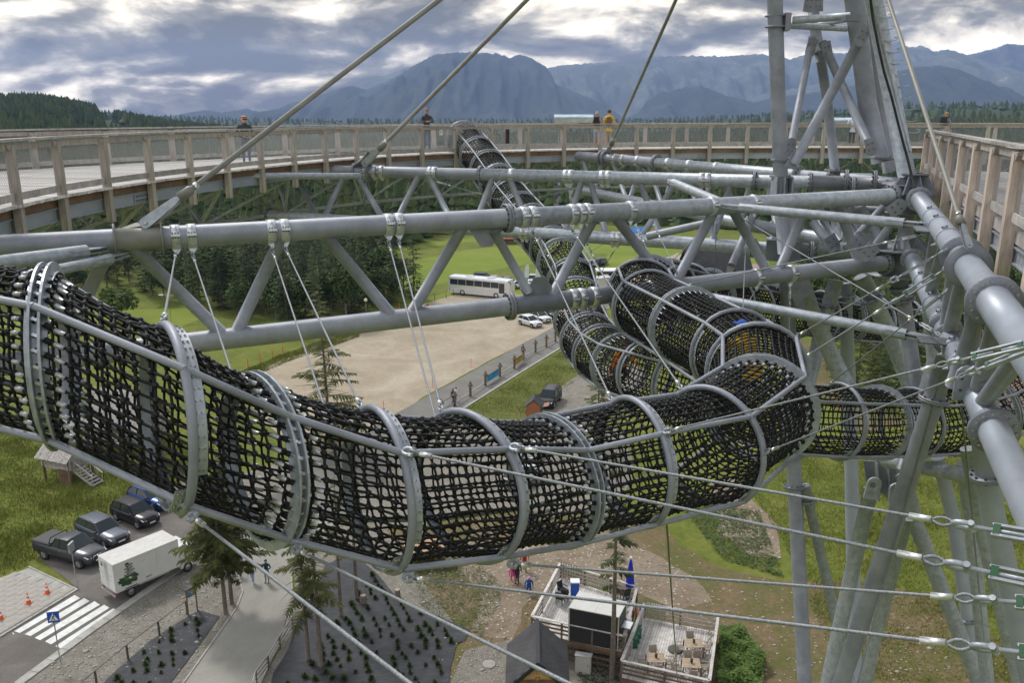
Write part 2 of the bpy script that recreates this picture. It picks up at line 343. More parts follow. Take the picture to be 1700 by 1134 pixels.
MEADOW = mat3('mown_meadow', [(.3, (.12, .175, .02)), (.5, (.18, .23, .03)), (.68, (.235, .25, .06))], .03, scale2=.25, amt2=.4, bump=.2, bscale=2, stretch=(1, 2.2, 1))
PAV = mat3('path_asphalt', [(.3, (.26, .245, .215)), (.5, (.32, .305, .27)), (.7, (.38, .36, .32))], .4, scale2=9, amt2=.4, bump=.15, bscale=40)
SLAB = mat('concrete_slab', (.31, .285, .255), .9, 0, col2=(.43, .40, .36), scale=1.1, bump=.15)
KERB = mat('concrete_kerb', (.33, .32, .29), .9, 0, col2=(.46, .45, .41), scale=2)
WHITEP = mat('white_road_paint', (.62, .62, .60), .7, 0, col2=(.80, .80, .78), scale=3)
# mown meadow beyond the lot, with lighter strips
patch('meadow', [(590, 462), (605, 432), (700, 404), (790, 392), (880, 388), (960, 386), (1060, 384), (1140, 392), (1260, 415), (1280, 440), (1110, 462), (1010, 500), (950, 520), (930, 500), (835, 492), (762, 490), (700, 505), (660, 500)], .02, MEADOW, .8, 4)
patch('path', [(958, 490), (1010, 462), (1055, 432), (1075, 430), (1030, 462), (975, 500)], .05, LOT, .2, 4)
patch('path', [(1030, 470), (1080, 440), (1125, 420), (1140, 426), (1100, 450), (1050, 480)], .05, LOT, .2, 4)
patch('side_meadow', [(0, 536), (120, 520), (215, 514), (310, 512), (330, 530), (285, 552), (180, 556), (0, 560)], .02, MEADOW, .6, 3)
patch('parking_lot', [(385, 640), (400, 628), (470, 596), (590, 556), (650, 528), (712, 502), (760, 488), (850, 488), (938, 496), (1000, 470), (1040, 470), (1045, 490), (960, 540), (925, 541), (700, 660), (640, 720), (560, 760), (480, 745)], .03, LOT, .5, 2.5)
patch('yard', [(250, 850), (420, 780), (600, 730), (690, 712), (900, 640), (960, 600), (1000, 640), (985, 700), (1040, 720), (1050, 800), (1010, 860), (900, 900), (640, 905), (470, 880), (330, 900)], .026, GRAV, .5, 2)
patch('road', [(470, 800), (560, 745), (660, 686), (925, 540), (990, 497), (1015, 505), (950, 565), (760, 684), (700, 740), (600, 830), (520, 870)], .05, ASPH, .12, 3)
patch('hill_bank', [(757, 690), (948, 572), (1000, 560), (1060, 640), (960, 640), (905, 668), (870, 700), (860, 720), (770, 705)], .045, mat3('bank_grass', [(.32, (.075, .10, .018)), (.48, (.12, .14, .03)), (.6, (.155, .155, .05)), (.72, (.18, .13, .075))], .3, scale2=2.5, amt2=.5, bump=.6, bscale=6), .25, 1.5)
patch('earth_track', [(870, 700), (905, 668), (935, 640), (985, 610), (1040, 600), (1080, 620), (1060, 660), (1000, 690), (930, 720), (860, 730)], .055, GRAV, .3, 1.5)
# left: road, parking bays, slab pavement, kerb, gravel verge
patch('street', [(-260, 1190), (-120, 1134), (0, 1060), (128, 978), (62, 925), (190, 850), (262, 820), (330, 790), (420, 830), (560, 800), (600, 830), (470, 880), (305, 938), (270, 962), (150, 1046), (20, 1142), (-60, 1210)], .042, ASPHD, .06, 3)
patch('verge', [(20, 1142), (150, 1046), (270, 962), (330, 925), (395, 930), (402, 985), (392, 1015), (300, 1140), (240, 1210), (-60, 1210)], .032, GRAV, .15, 1.5)
patch('footpath', [(395, 940), (388, 905), (430, 870), (520, 850), (560, 870), (500, 905), (483, 960), (484, 1000), (470, 1050), (430, 1140), (390, 1220), (240, 1220), (305, 1134), (395, 1010), (402, 985)], .06, PAV, .05, 2)
patch('planted_verge', [(488, 930), (500, 905), (560, 868), (640, 880), (700, 960), (760, 1050), (720, 1240), (380, 1240), (432, 1142), (474, 1052), (488, 1002)], .0295, GRAV, .2, 1.5)
patch('rough_grass', [(640, 492), (700, 478), (800, 452), (935, 428), (1010, 420), (1000, 432), (900, 452), (790, 476), (700, 496)], .027, GRASS, .8, 3)
patch('rough_grass', [(600, 440), (690, 412), (800, 400), (900, 396), (880, 404), (760, 416), (640, 446)], .027, GRASS, .8, 3)
# dirt field to the right
patch('earth_field', [(560, 860), (640, 880), (820, 850), (1000, 850), (1100, 860), (1100, 872), (1180, 940), (1280, 966), (1450, 962), (1560, 1000), (1700, 1080), (1760, 1150), (1760, 1260), (600, 1260), (760, 1075), (760, 1050), (640, 950)], .028, DIRT, 1.0, 1.5)
patch('earth_patch', [(740, 900), (830, 905), (930, 890), (1010, 880), (1050, 905), (1150, 960), (1180, 1000), (1120, 1010), (1060, 985), (940, 935), (880, 1010), (850, 1060), (780, 1060), (800, 980)], .036, DIRT2, .6, 1.2)
patch('gravel_patch', [(770, 1080), (850, 1060), (1000, 1060), (1040, 1134), (1060, 1240), (700, 1240), (745, 1134)], .037, GRAV, .5, 1.2)
patch('earth_bank', [(1180, 800), (1215, 790), (1280, 860), (1300, 930), (1250, 925), (1190, 880)], .038, DIRT2, .6, 1.2)
patch('earth_bank', [(1330, 560), (1370, 600), (1430, 660), (1500, 700), (1440, 720), (1350, 650), (1310, 600)], .035, DIRT, .8, 2)
patch('earth_bank', [(1590, 560), (1680, 540), (1760, 600), (1780, 720), (1680, 690), (1600, 640)], .035, mat('wood_chip_slope', (.13, .085, .06), .95, 0, col2=(.2, .14, .1), scale=3), .5, 2)
# street kerb and slab pavement
def strip(name, px, w, z0, z1, m, label=None):
    mb = MB(); pts = [G(*p) for p in px]
    for a, b in zip(pts, pts[1:]):
        n = max(1, int((b - a).length / 1.0))
        for k in range(n):
            p = a.lerp(b, k / n); q = a.lerp(b, (k + .97) / n); mb.beam(p + V3(0, 0, (z0 + z1) / 2), q + V3(0, 0, (z0 + z1) / 2), w, z1 - z0)
    return structure(mb, name, m)
strip('kerb', [(30, 1138), (155, 1046), (275, 962), (318, 932)], .55, 0, .11, KERB)
strip('path_edging', [(393, 940), (403, 985), (393, 1012), (304, 1138), (250, 1215)], .09, 0, .12, KERB)
strip('path_edging', [(484, 960), (486, 1002), (472, 1052), (430, 1142)], .09, 0, .12, KERB)
strip('pavement_edge', [(0, 1060), (130, 980)], .14, 0, .13, KERB)
strip('pavement_edge', [(48, 943), (130, 982)], .12, 0, .11, KERB)
strip('road_edge_stones', [(762, 684), (860, 622), (952, 565)], .25, 0, .12, KERB)
# pavement slabs, one by one
pav = MB(); pav.poly_prism([tuple(G(*p))[:2] for p in [(-140, 1128), (0, 1056), (128, 978), (48, 945), (-140, 1010)]], 0.0, .06)
pavo = structure(pav, 'pavement', KERB)
O = G(128, 978); e1 = (G(0, 1056) - O).normalized(); e2 = Vector((-e1.y, e1.x, 0))
if (G(48, 945) - O).dot(e2) < 0: e2 = -e2
sm = MB(); sm.box((0, 0, 0), (.785, .485, .05), None); slab_me = sm.mesh('slab', SLAB)
quad = [Vector(G(*p)) for p in [(-140, 1128), (0, 1056), (128, 978), (48, 945), (-140, 1010)]]
def inside(p, poly):
    c = False; j = len(poly) - 1
    for i in range(len(poly)):
        a, b = poly[i], poly[j]
        if (a[1] > p[1]) != (b[1] > p[1]) and p[0] < (b[0] - a[0]) * (p[1] - a[1]) / (b[1] - a[1]) + a[0]: c = not c
        j = i
    return c
ns = 0
for i in range(30):
    for j in range(26):
        p = O + e1 * (.45 + i * .8 + (.4 if j % 2 else 0)) + e2 * (.3 + j * .5)
        if inside(p, quad) and ns < 290:
            o = bpy.data.objects.new('slab', slab_me); C.objects.link(o); o.parent = pavo
            o.location = (p.x, p.y, .068 + rnd.uniform(-.006, .006)); o.rotation_euler = (rnd.uniform(-.006, .006), rnd.uniform(-.006, .006), math.atan2(e1.y, e1.x)); ns += 1
# zebra crossing
zc_ = [((24, 1050), (33, 1053), (133, 995), (124, 990)), ((41, 1055), (51, 1058), (149, 1000), (140, 995)), ((58, 1061), (67, 1065), (166, 1006), (157, 1000)), ((75, 1067), (85, 1072), (182, 1011), (173, 1006)), ((92, 1075), (103, 1079), (200, 1017), (188, 1012))]
mbz = MB()
zr = structure(MB().poly_prism([(g.x, g.y) for g in (G(20, 1052), G(24, 1053), G(23, 1056))], .051, .052), 'crosswalk', WHITEP)
for q in zc_:
    pts = [G(*p, .0) for p in q]; b = MB(); b.poly_prism([(p.x, p.y) for p in pts][::-1], .054, .060); o = b.build('stripe', WHITEP, zr)
# black planting fabric
FAB = mat3('black_weed_fabric', [(.3, (.028, .029, .033)), (.5, (.045, .046, .052)), (.7, (.085, .088, .098))], .8, scale2=5, amt2=.4, bump=.3, bscale=4, stretch=(1, 3, 1), rough=.6)
fabric_polys = [[(330, 1015), (365, 1025), (345, 1055), (285, 1134), (250, 1200), (120, 1200), (180, 1128), (245, 1070), (290, 1040)],
                [(575, 925), (600, 932), (625, 955), (655, 990), (690, 1010), (745, 1032), (780, 1048), (772, 1066), (758, 1070), (748, 1110), (745, 1150), (720, 1240), (420, 1240), (455, 1120), (480, 1080), (495, 1030), (520, 990), (540, 940)]]
for i, fp in enumerate(fabric_polys): patch('planting_fabric', fp, .08, FAB, .06, .8)
# ------------------------------------------------------------------ mountains
def ridge(name, D, prof, depth, m, rough=1.0, seed=0, base=-30):
    xs = [p[0] for p in prof]; ys = [p[1] for p in prof]; n = int((xs[-1] - xs[0]) / 3); px = np.linspace(xs[0], xs[-1], n); py = np.interp(px, xs, ys)
    Hh = np.array([D * math.tan(math.atan((567 - y) / FPX) - PITCH) * 1.0 for y in py]) + EYE
    # distance along the view axis is D; horizontal position from px
    zc = D * CP + 0 * px; Xr = (px - 850) / FPX * (D / (CP + (567 - py) / FPX * SP)) ; Xr = Xr
    rows = 26; V = []
    for r in range(rows):
        t = r / (rows - 4.0)       # 0 foot (near), 1 crest, beyond: back slope
        for i in range(n):
            H = Hh[i]; x = Xr[i]
            y = D - depth * (1 - t)
            g = mnoise.fractal(Vector((x / D * 26, t * 1.3 + seed, seed)), 1.0, 2.0, 5) * .42 + mnoise.ridged_multi_fractal(Vector((x / D * 34 + t * .8, t * 1.7 + seed, seed)), .9, 2.1, 6, 1.0, 2.0) * .30 - .3
            if t <= 1:
                f = t ** 1.15; z = base + (H - base) * f + g * rough * (H - base) * .55 * math.sin(math.pi * min(1, t)) ** 1
                if r == rows - 4: z = H + mnoise.fractal(Vector((x / D * 200, seed, 0)), 1.0, 2.0, 4) * D * .0015 * rough
            else: z = H - (t - 1) * (H - base) * 3
            V.append((x * (y / D) ** .0, y, z))
    F = [(r * n + i, r * n + i + 1, (r + 1) * n + i + 1, (r + 1) * n + i) for r in range(rows - 1) for i in range(n - 1)]
    mb = MB(); mb.raw(V, F, 0, True); return structure(mb, name, m)
MTN = mat3('forested_mountain', [(.3, (.030, .042, .034)), (.5, (.046, .060, .046)), (.62, (.075, .085, .06)), (.78, (.20, .19, .16))], .0016, scale2=.02, amt2=.4, bump=.2, bscale=.01)
MTNR = mat3('rocky_mountain', [(.3, (.080, .092, .075)), (.5, (.125, .14, .11)), (.6, (.18, .19, .155)), (.68, (.36, .34, .32))], .0022, scale2=.012, amt2=.5, bump=.3, bscale=.01)
ridge('mountain', 5200, [(290, 193), (318, 187), (345, 182), (366, 187), (392, 183), (410, 180), (440, 189), (470, 181), (505, 166), (545, 152), (585, 141), (608, 149), (640, 137), (665, 122), (700, 101), (722, 90), (760, 86), (800, 87), (830, 89), (846, 96), (862, 89), (884, 97), (906, 110), (915, 122), (921, 138), (950, 150), (985, 165), (1010, 182), (1030, 196)], 1500, MTN, 1, 3)
ridge('mountain', 6000, [(575, 150), (600, 137), (640, 124), (675, 112), (700, 104), (740, 100), (780, 110)], 500, MTNR, .5, 12, base=150)
ridge('mountain', 6300, [(895, 116), (930, 108), (985, 104), (1040, 100), (1090, 93), (1150, 92), (1200, 93), (1262, 89), (1300, 96), (1317, 97), (1345, 86), (1390, 88), (1440, 84), (1470, 76), (1492, 67), (1508, 78), (1530, 75), (1552, 85), (1575, 81), (1610, 92), (1650, 105), (1700, 119), (1760, 130), (1850, 150)], 1100, MTNR, 1.1, 21)
ridge('mountain', 6900, [(1560, 110), (1610, 90), (1650, 80), (1672, 72), (1700, 74), (1730, 82), (1800, 95), (1900, 120)], 400, MTNR, 1, 33)
ridge('mountain', 5400, [(1230, 170), (1270, 155), (1310, 148), (1350, 140), (1400, 128), (1450, 118), (1500, 108), (1530, 100), (1552, 92), (1575, 88), (1620, 101), (1660, 118), (1700, 140), (1760, 150), (1850, 170)], 900, MTNR, .8, 41)
ridge('mountain', 4700, [(1040, 196), (1062, 185), (1075, 166), (1095, 152), (1112, 151), (1135, 145), (1160, 142), (1180, 148), (1205, 158), (1240, 166), (1270, 178), (1300, 190)], 900, MTN, .9, 55)
ridge('mountain', 4300, [(1130, 196), (1170, 186), (1230, 175), (1290, 160), (1340, 154), (1390, 148), (1430, 138), (1470, 122), (1520, 111), (1560, 108), (1590, 114), (1630, 132), (1670, 150), (1710, 165), (1800, 180), (1900, 195)], 900, MTN, .8, 63)
# ------------------------------------------------------------------ haze
hz = MB(); hz.box((0, 3400, 252), (17000, 8800, 646)); 
hm = bpy.data.materials.new('haze_air'); hm.use_nodes = True; hn = hm.node_tree; hn.nodes.clear(); ho = hn.nodes.new('ShaderNodeOutputMaterial'); hv = hn.nodes.new('ShaderNodeVolumePrincipled')
hv.inputs['Color'].default_value = (.38, .54, 1.0, 1); hv.inputs['Density'].default_value = 0.000096; hv.inputs['Anisotropy'].default_value = .1; hn.links.new(hv.outputs[0], ho.inputs['Volume'])
hzo = structure(hz, 'haze', hm, 'stuff')
# ------------------------------------------------------------------ trees
BARK = mat('spruce_bark', (.10, .08, .065), .95, 0, col2=(.22, .18, .15), scale=5, stretch=(3, 3, 1), bump=.4)
def leafmat(name, c1, c2, c3):
    return mat3(name, [(.3, c1), (.5, c2), (.72, c3)], .55, scale2=4, amt2=.5, bump=0, bscale=4, rough=.75)
NEED = [leafmat('dark_needles', (.022, .042, .014), (.042, .068, .022), (.074, .10, .036)), leafmat('green_needles', (.034, .058, .015), (.062, .09, .026), (.10, .13, .04)), leafmat('yellow_green_needles', (.045, .058, .012), (.08, .09, .022), (.12, .125, .04))]
LEAF = [leafmat('broad_leaves', (.028, .05, .012), (.05, .082, .02), (.085, .12, .035)), leafmat('pale_broad_leaves', (.04, .065, .02), (.07, .10, .03), (.11, .14, .05))]
for m_, a_ in ((NEED[0], .35), (NEED[1], .3), (NEED[2], .25), (LEAF[0], .25), (LEAF[1], .2)): vary(m_, a_)
def conifer(h, rad, whorls, nb, twigs, seed, low=.08, bare=.0, tw=.16, droop=.35, gap=0.0):
    r = random.Random(seed); W = MB(); N = MB()
    n = 8; bend = (r.uniform(-.02, .02), r.uniform(-.02, .02))
    tp = [Vector((bend[0] * h * t * t, bend[1] * h * t * t, h * t)) for t in [i / n for i in range(n + 1)]]
    tr = max(.07, h * .0105 + .03)
    W.path(tp, [tr * (1 - .93 * i / n) for i in range(n + 1)], 8)
    V = []; F = []
    for w in range(whorls):
        t = low + (1 - low) * (w / whorls) ** .92; z = h * t
        prof = (1 - t) ** .8 * (1 if t > low + .12 else .55 + (t - low) * 3.7)
        for b in range(nb):
            if r.random() < gap: continue
            a = 2 * math.pi * (b + r.random() * .8) / nb + w * 1.3; L = rad * prof * r.uniform(.65, 1.12) + .12
            ca, sa = math.cos(a), math.sin(a); z0 = z + r.uniform(-.5, .5) * h / whorls * .9
            c0 = tp[min(n, int(t * n))]
            def pos(u): return Vector((c0.x + ca * L * u, c0.y + sa * L * u, z0 + L * (.12 * u - droop * u * u + .12 * u ** 4)))
            if bare or h < 16 and whorls > 20: W.path([pos(0), pos(.5), pos(.97)], [.03 * L / 2 + .006, .02 * L / 2 + .004, .004], 3, caps=False)
            if r.random() < bare * (1 - t) * 1.8: continue
            sd = Vector((-sa, ca, 0)); m = max(2, int(twigs * (L / rad + .3)))
            for k in range(m):
                u = .14 + .86 * (k + r.random() * .6) / m; p = pos(u)
                for s in (-1, 1):
                    q = sd * s; l = tw * L * (1.25 - u) * r.uniform(.8, 1.5) + .10; wd = L / m * .75 + .03
                    dirv = (q + Vector((ca, sa, 0)) * r.uniform(.3, .8)).normalized(); tip = p + dirv * l * 1.5 + Vector((0, 0, -l * r.uniform(.25, .8)))
                    ax = Vector((ca, sa, 0)) * wd * .5; i0 = len(V); mm = p.lerp(tip, .5) + Vector((0, 0, l * .12))
                    V += [p - ax * .6, mm - ax, tip, mm + ax, p + ax * .6]; F.append((i0, i0 + 1, i0 + 2, i0 + 3, i0 + 4))
            tip = pos(1.04); i0 = len(V); V += [pos(.75) + sd * .08 * L, pos(.75) - sd * .08 * L, tip]; F.append((i0, i0 + 1, i0 + 2))
    N.raw([tuple(v) for v in V], F, 0); return W, N
def broadleaf(h, rad, seed, nl=1500, leaf=.32):
    r = random.Random(seed); W = MB(); N = MB(); W.path([(0, 0, 0), (.05, 0, h * .3), (0, .08, h * .62)], [h * .022, h * .017, h * .008], 7)
    for i in range(6):
        a = i * 1.05 + r.random(); W.path([(0, 0, h * .28), (math.cos(a) * rad * .35, math.sin(a) * rad * .35, h * .5), (math.cos(a) * rad * .7, math.sin(a) * rad * .7, h * .72)], [h * .011, h * .008, .01], 4)
    cl = []
    for i in range(26):
        a = r.uniform(0, 6.28); e = r.uniform(-.35, 1.2); q = r.uniform(.45, .85)
        cl.append((Vector((math.cos(a) * math.cos(e) * rad * q, math.sin(a) * math.cos(e) * rad * q, h * .55 + math.sin(e) * h * .42 * q)), rad * r.uniform(.26, .46)))
    V = []; F = []
    for i in range(nl):
        c, cr = cl[i % len(cl)]; d = Vector((r.gauss(0, 1), r.gauss(0, 1), r.gauss(0, 1))).normalized(); p = c + d * cr * r.uniform(.75, 1.05); p.z = max(p.z, .15)
        nrm = (d + Vector((r.gauss(0, .5), r.gauss(0, .5), r.gauss(0, .5) + .4))).normalized(); u = nrm.orthogonal().normalized(); v = nrm.cross(u); s = leaf * r.uniform(.6, 1.3); i0 = len(V)
        V += [p - u * s, p - v * s * .6, p + u * s, p + v * s * .6]; F.append((i0, i0 + 1, i0 + 2, i0 + 3))
    N.raw([tuple(v) for v in V], F, 0); return W, N
# photo-plane outline of where the forest stands (ground positions)
FOREST = [[(-700, 520), (-100, 512), (110, 503), (150, 486), (240, 484), (270, 503), (300, 506), (345, 512), (420, 535), (480, 552), (560, 545), (600, 532), (655, 512), (695, 500), (668, 475), (610, 462), (590, 440), (640, 415), (710, 395), (780, 380), (850, 370), (1000, 372), (1130, 374), (1260, 384), (1330, 400), (1330, 470), (1350, 520), (1400, 575), (1440, 612), (1500, 622), (1560, 600), (1620, 545), (1750, 520), (2400, 520), (2400, 196.5), (-700, 196.5)]]
HOLES = [[(165, 236), (205, 240), (248, 262), (240, 268), (175, 262)], [(255, 320), (330, 316), (375, 330), (372, 346), (300, 347), (250, 340)], [(850, 333), (935, 333), (1110, 345), (1130, 366), (1040, 364), (850, 358)], [(1130, 440), (1300, 440), (1310, 520), (1130, 520)]]
def in_forest(x, y):
    px, py, z = proj((x, y, 0)); 
    if not inside((px, py), FOREST[0]): return False
    return not any(inside((px, py), hcl) for hcl in HOLES)
protos = []
KINDS = ['dark spruce with dense drooping branches standing in the forest behind the trusses', 'mid green spruce with an open crown standing in the forest behind the trusses', 'yellow green spruce with a narrow crown standing in the forest behind the trusses', 'round crowned broadleaf tree standing at the forest edge']
for i, (h, r, wv, nb, tw_, nm, low) in enumerate([(14, 2.9, 19, 7, 5, 0, .04), (16, 2.8, 21, 6, 5, 0, .06), (12, 2.6, 17, 7, 5, 1, .03), (15, 2.3, 19, 6, 5, 1, .1), (11, 2.2, 16, 7, 5, 2, .04)]):
    W, N = conifer(h, r, wv, nb, tw_, 100 + i, low=low); protos.append(('spruce_tree', W.mesh('trunk', BARK), N.mesh('crown', NEED[nm]), KINDS[nm]))
for i, (h, r) in enumerate([(9, 3.6), (11, 4.2), (8, 3.0)]):
    W, N = broadleaf(h, r, 50 + i, 1700, .30); protos.append(('broadleaf_tree', W.mesh('trunk', BARK), N.mesh('crown', LEAF[i % 2]), KINDS[3]))
def put_tree(pr, x, y, s, rz, label=None, group=None, sz=1.0, z=0):
    t = thing(pr[0], label or pr[3], 'tree', (x, y, z), group, rz)
    t.scale = (s, s, s * sz)
    for nm, me in (('trunk', pr[1]), ('crown', pr[2])):
        o = bpy.data.objects.new(nm, me); C.objects.link(o); o.parent = t
    return t
rt = random.Random(11); cells = {}; pts_near = []
def ok(x, y, d):
    k = (int(x // 2), int(y // 2))
    for a in range(-3, 4):
        for b in range(-3, 4):
            for q in cells.get((k[0] + a, k[1] + b), ()):
                if (q[0] - x) ** 2 + (q[1] - y) ** 2 < d * d: return False
    cells.setdefault(k, []).append((x, y)); return True
for _ in range(60000):
    r = 70 + 190 * rt.random() ** .8; a = math.radians(rt.uniform(-33, 34)); x, y = r * math.sin(a), r * math.cos(a)
    if in_forest(x, y) and ok(x, y, 3.4 if r < 150 else 4.2): pts_near.append((r, x, y))
pts_near.sort(); near_trees = pts_near[:292]; rest = pts_near[292:]
for r, x, y in near_trees:
    q = rt.random(); edge = not in_forest(x * .93, y * .93)
    k = rt.choice([5, 6, 7]) if (q < (.33 if edge else .08)) else rt.choice([0, 0, 1, 1, 2, 2, 3, 3, 4])
    px = proj((x, y, 0))[0]
    if 560 < px < 720 and r < 145: k = rt.choice([5, 6, 7, 2])
    s = rt.uniform(.62, 1.05) * (1 if px < 900 else .85); 
    if r < 118 and px < 900: s *= .82
    put_tree(protos[k], x, y, s, rt.uniform(0, 6.28), group='forest trees', sz=rt.uniform(.78, 1.22), z=-.05)
for x_, y_, k_, s_ in ((1438, 672, 4, .82), (1402, 640, 2, .72), (1468, 655, 3, .66), (1498, 668, 2, .8), (1378, 612, 4, .7), (1455, 640, 2, .8), (1422, 650, 3, .7)):
    g = G(x_, y_); put_tree(protos[k_], g.x, g.y, s_, x_ * 1.0, label='young spruce growing at the foot of the slope behind the tower legs', group='spruces behind the tower legs')
# far forest, one mass: simple tiered crowns
def tier_template(seed, tiers=4, k=6):
    r = random.Random(seed); V = []; F = []
    for t in range(tiers):
        z0 = .06 + t * .94 / (tiers + .4); z1 = z0 + (1.25 if t < tiers - 1 else 1.3) * .94 / tiers; z1 = min(z1, 1.0); R = .19 * (1 - z0) ** .85 + .012; i0 = len(V)
        for j in range(k):
            a = 2 * math.pi * (j + r.random() * .5) / k + t; q = R * r.uniform(.6, 1.25); V.append((math.cos(a) * q, math.sin(a) * q, z0 + r.uniform(-.03, .03)))
        V.append((0, 0, z1)); F += [(i0 + j, i0 + (j + 1) % k, i0 + k) for j in range(k)]
    return np.array(V), np.array(F)
def round_template(seed):
    r = random.Random(seed); g = MB(); g.blobs([(0, 0, .5)], [.42], 'ico'); V = g.v[0] * np.array([.75, .75, 1.0]); V += npr.uniform(-.06, .06, V.shape); return V, np.array(g.f)
far = {0: [], 1: [], 2: [], 3: []}
for r, x, y in rest: far[rt.choice([0, 0, 1, 1, 2])].append((x, y, rt.uniform(9, 16), 6))
seen = set(); cnt = 0
for _ in range(620000):
    u = rt.random(); r = 255 * (3300 / 255) ** (u ** .9); a = math.radians(rt.uniform(-33, 34)); x, y = r * math.sin(a), r * math.cos(a)
    g = max(4.4, r * (.0070 if r < 700 else .0044)); key = (int(x / g), int(y / g), int(math.log(r) * 3))
    if key in seen or not in_forest(x, y): continue
    seen.add(key); cl = mnoise.noise(Vector((x * .004, y * .004, 2))); q = rt.random() + cl * .9; k = 0 if q < .45 else 1 if q < .82 else 2
    if rt.random() < .12 + max(0, cl) * .5: k = 3
    far[k].append((x, y, (rt.uniform(10, 17) if r < 900 else rt.uniform(11, 16)) * (.6 if k == 3 else 1), r)); cnt += 1
FARM = [NEED[0], NEED[1], NEED[2], LEAF[1]]
names_far = ['far_spruce_wood', 'far_green_wood', 'far_pale_wood', 'far_broadleaf_wood']
for k in far:
    P_ = far[k]; vs_ = []; fs_ = []; off = 0
    tm = [tier_template(900 + i, 5, 7) for i in range(3)] if k < 3 else [round_template(5 + i) for i in range(3)]; tl = [tier_template(930 + i, 2, 5) for i in range(3)] if k < 3 else tm
    for i, (x, y, h, r) in enumerate(P_):
        V, F = (tm if r < 600 else tl)[i % 3]; a = i * 2.4; c, s = math.cos(a), math.sin(a); w = rt.uniform(.85, 1.3) * (1 if r < 600 else 1.5)
        if r > 1200: w *= 1.25
        vv = np.stack([(V[:, 0] * c - V[:, 1] * s) * h * w + x, (V[:, 0] * s + V[:, 1] * c) * h * w + y, V[:, 2] * h + float(land_h(x, y)) - .3], 1); vs_.append(vv); fs_.append(F + off); off += len(V)
    mb = MB(); mb.v = [np.concatenate(vs_)]; mb.n = off; mb.f = np.concatenate(fs_).tolist(); mb.mi = [0] * len(mb.f); mb.smooth = [False] * len(mb.f)
    o = structure(mb, names_far[k], FARM[k], 'stuff')
print('near', len(near_trees), 'rest', len(rest), 'far', cnt)
# trees that stand out on their own
def own_tree(px, py, hh, W, N, mt, label, name='spruce_tree', rz=0, xy=None):
    g = xy or G(px, py); t = thing(name, label, 'tree', (g.x, g.y, 0), None, rz); W.build('trunk', BARK, t, origin=(0, 0, 0)).location = (0, 0, 0); N.build('crown', mt, t, origin=(0, 0, 0)).location = (0, 0, 0); return t
W, N = broadleaf(5.0, 3.0, 71, 4200, .22); own_tree(196, 533, 5, W, N, leafmat('bright_round_bush', (.045, .075, .014), (.075, .115, .022), (.12, .165, .04)), 'round bushy broadleaf tree alone on the strip of grass at the left', 'broadleaf_tree')
W, N = conifer(15.5, 4.3, 24, 5, 20, 72, low=.05, bare=.25, tw=.17, gap=.22, droop=.3); own_tree(548, 742, 15, W, N, NEED[2], 'tall spruce with gaps between its boughs rising behind the net tunnel before the tan lot')
W, N = conifer(11.3, 4.3, 26, 6, 22, 73, low=.26, tw=.15, gap=.2, droop=.42); own_tree(375, 1020, 11, W, N, NEED[2], 'bushy yellow green spruce beside the white truck, nearest to the kerb')
W, N = conifer(10.6, 3.0, 24, 5, 18, 74, low=.34, tw=.18, gap=.2, droop=.4); own_tree(385, 1003, 10, W, N, NEED[1], 'slim spruce just behind the bushy one beside the white truck')
W, N = conifer(10.8, 2.8, 22, 5, 18, 75, low=.25, tw=.18, gap=.3, bare=.35, droop=.45); own_tree(512, 1098, 10, W, N, NEED[2], 'thin spruce at the fabric bed next to the footpath, leftmost of the group')
W, N = conifer(11.5, 2.2, 22, 4, 13, 76, low=.3, tw=.16, gap=.4, bare=.5, droop=.5); own_tree(533, 1108, 10, W, N, NEED[2], 'thin half bare spruce in the middle of the black fabric bed')
W, N = conifer(9.5, 1.3, 18, 4, 12, 77, low=.4, tw=.16, gap=.45, bare=.5, droop=.5); own_tree(566, 1024, 9, W, N, NEED[2], 'slender young spruce with a pale trunk between the thicker trunks of the fabric bed')
W, N = conifer(10.8, 1.7, 20, 4, 12, 78, low=.55, tw=.16, gap=.35, bare=.4, droop=.45); own_tree(592, 996, 10, W, N, NEED[1], 'thick trunked spruce at the top end of the black fabric bed')
W, N = conifer(13.5, 2.1, 24, 4, 14, 79, low=.44, tw=.2, gap=.45, bare=.5, droop=.3); own_tree(1016, 1128, 13, W, N, NEED[1], 'tall bare trunked spruce growing between the two timber terraces')
W, N = conifer(9.5, 2.3, 20, 5, 14, 80, low=.1, tw=.18, gap=.3, bare=.3, droop=.3); own_tree(992, 752, 9, W, N, NEED[2], 'small spruce behind the net tunnel next to the orange brown kiosk')
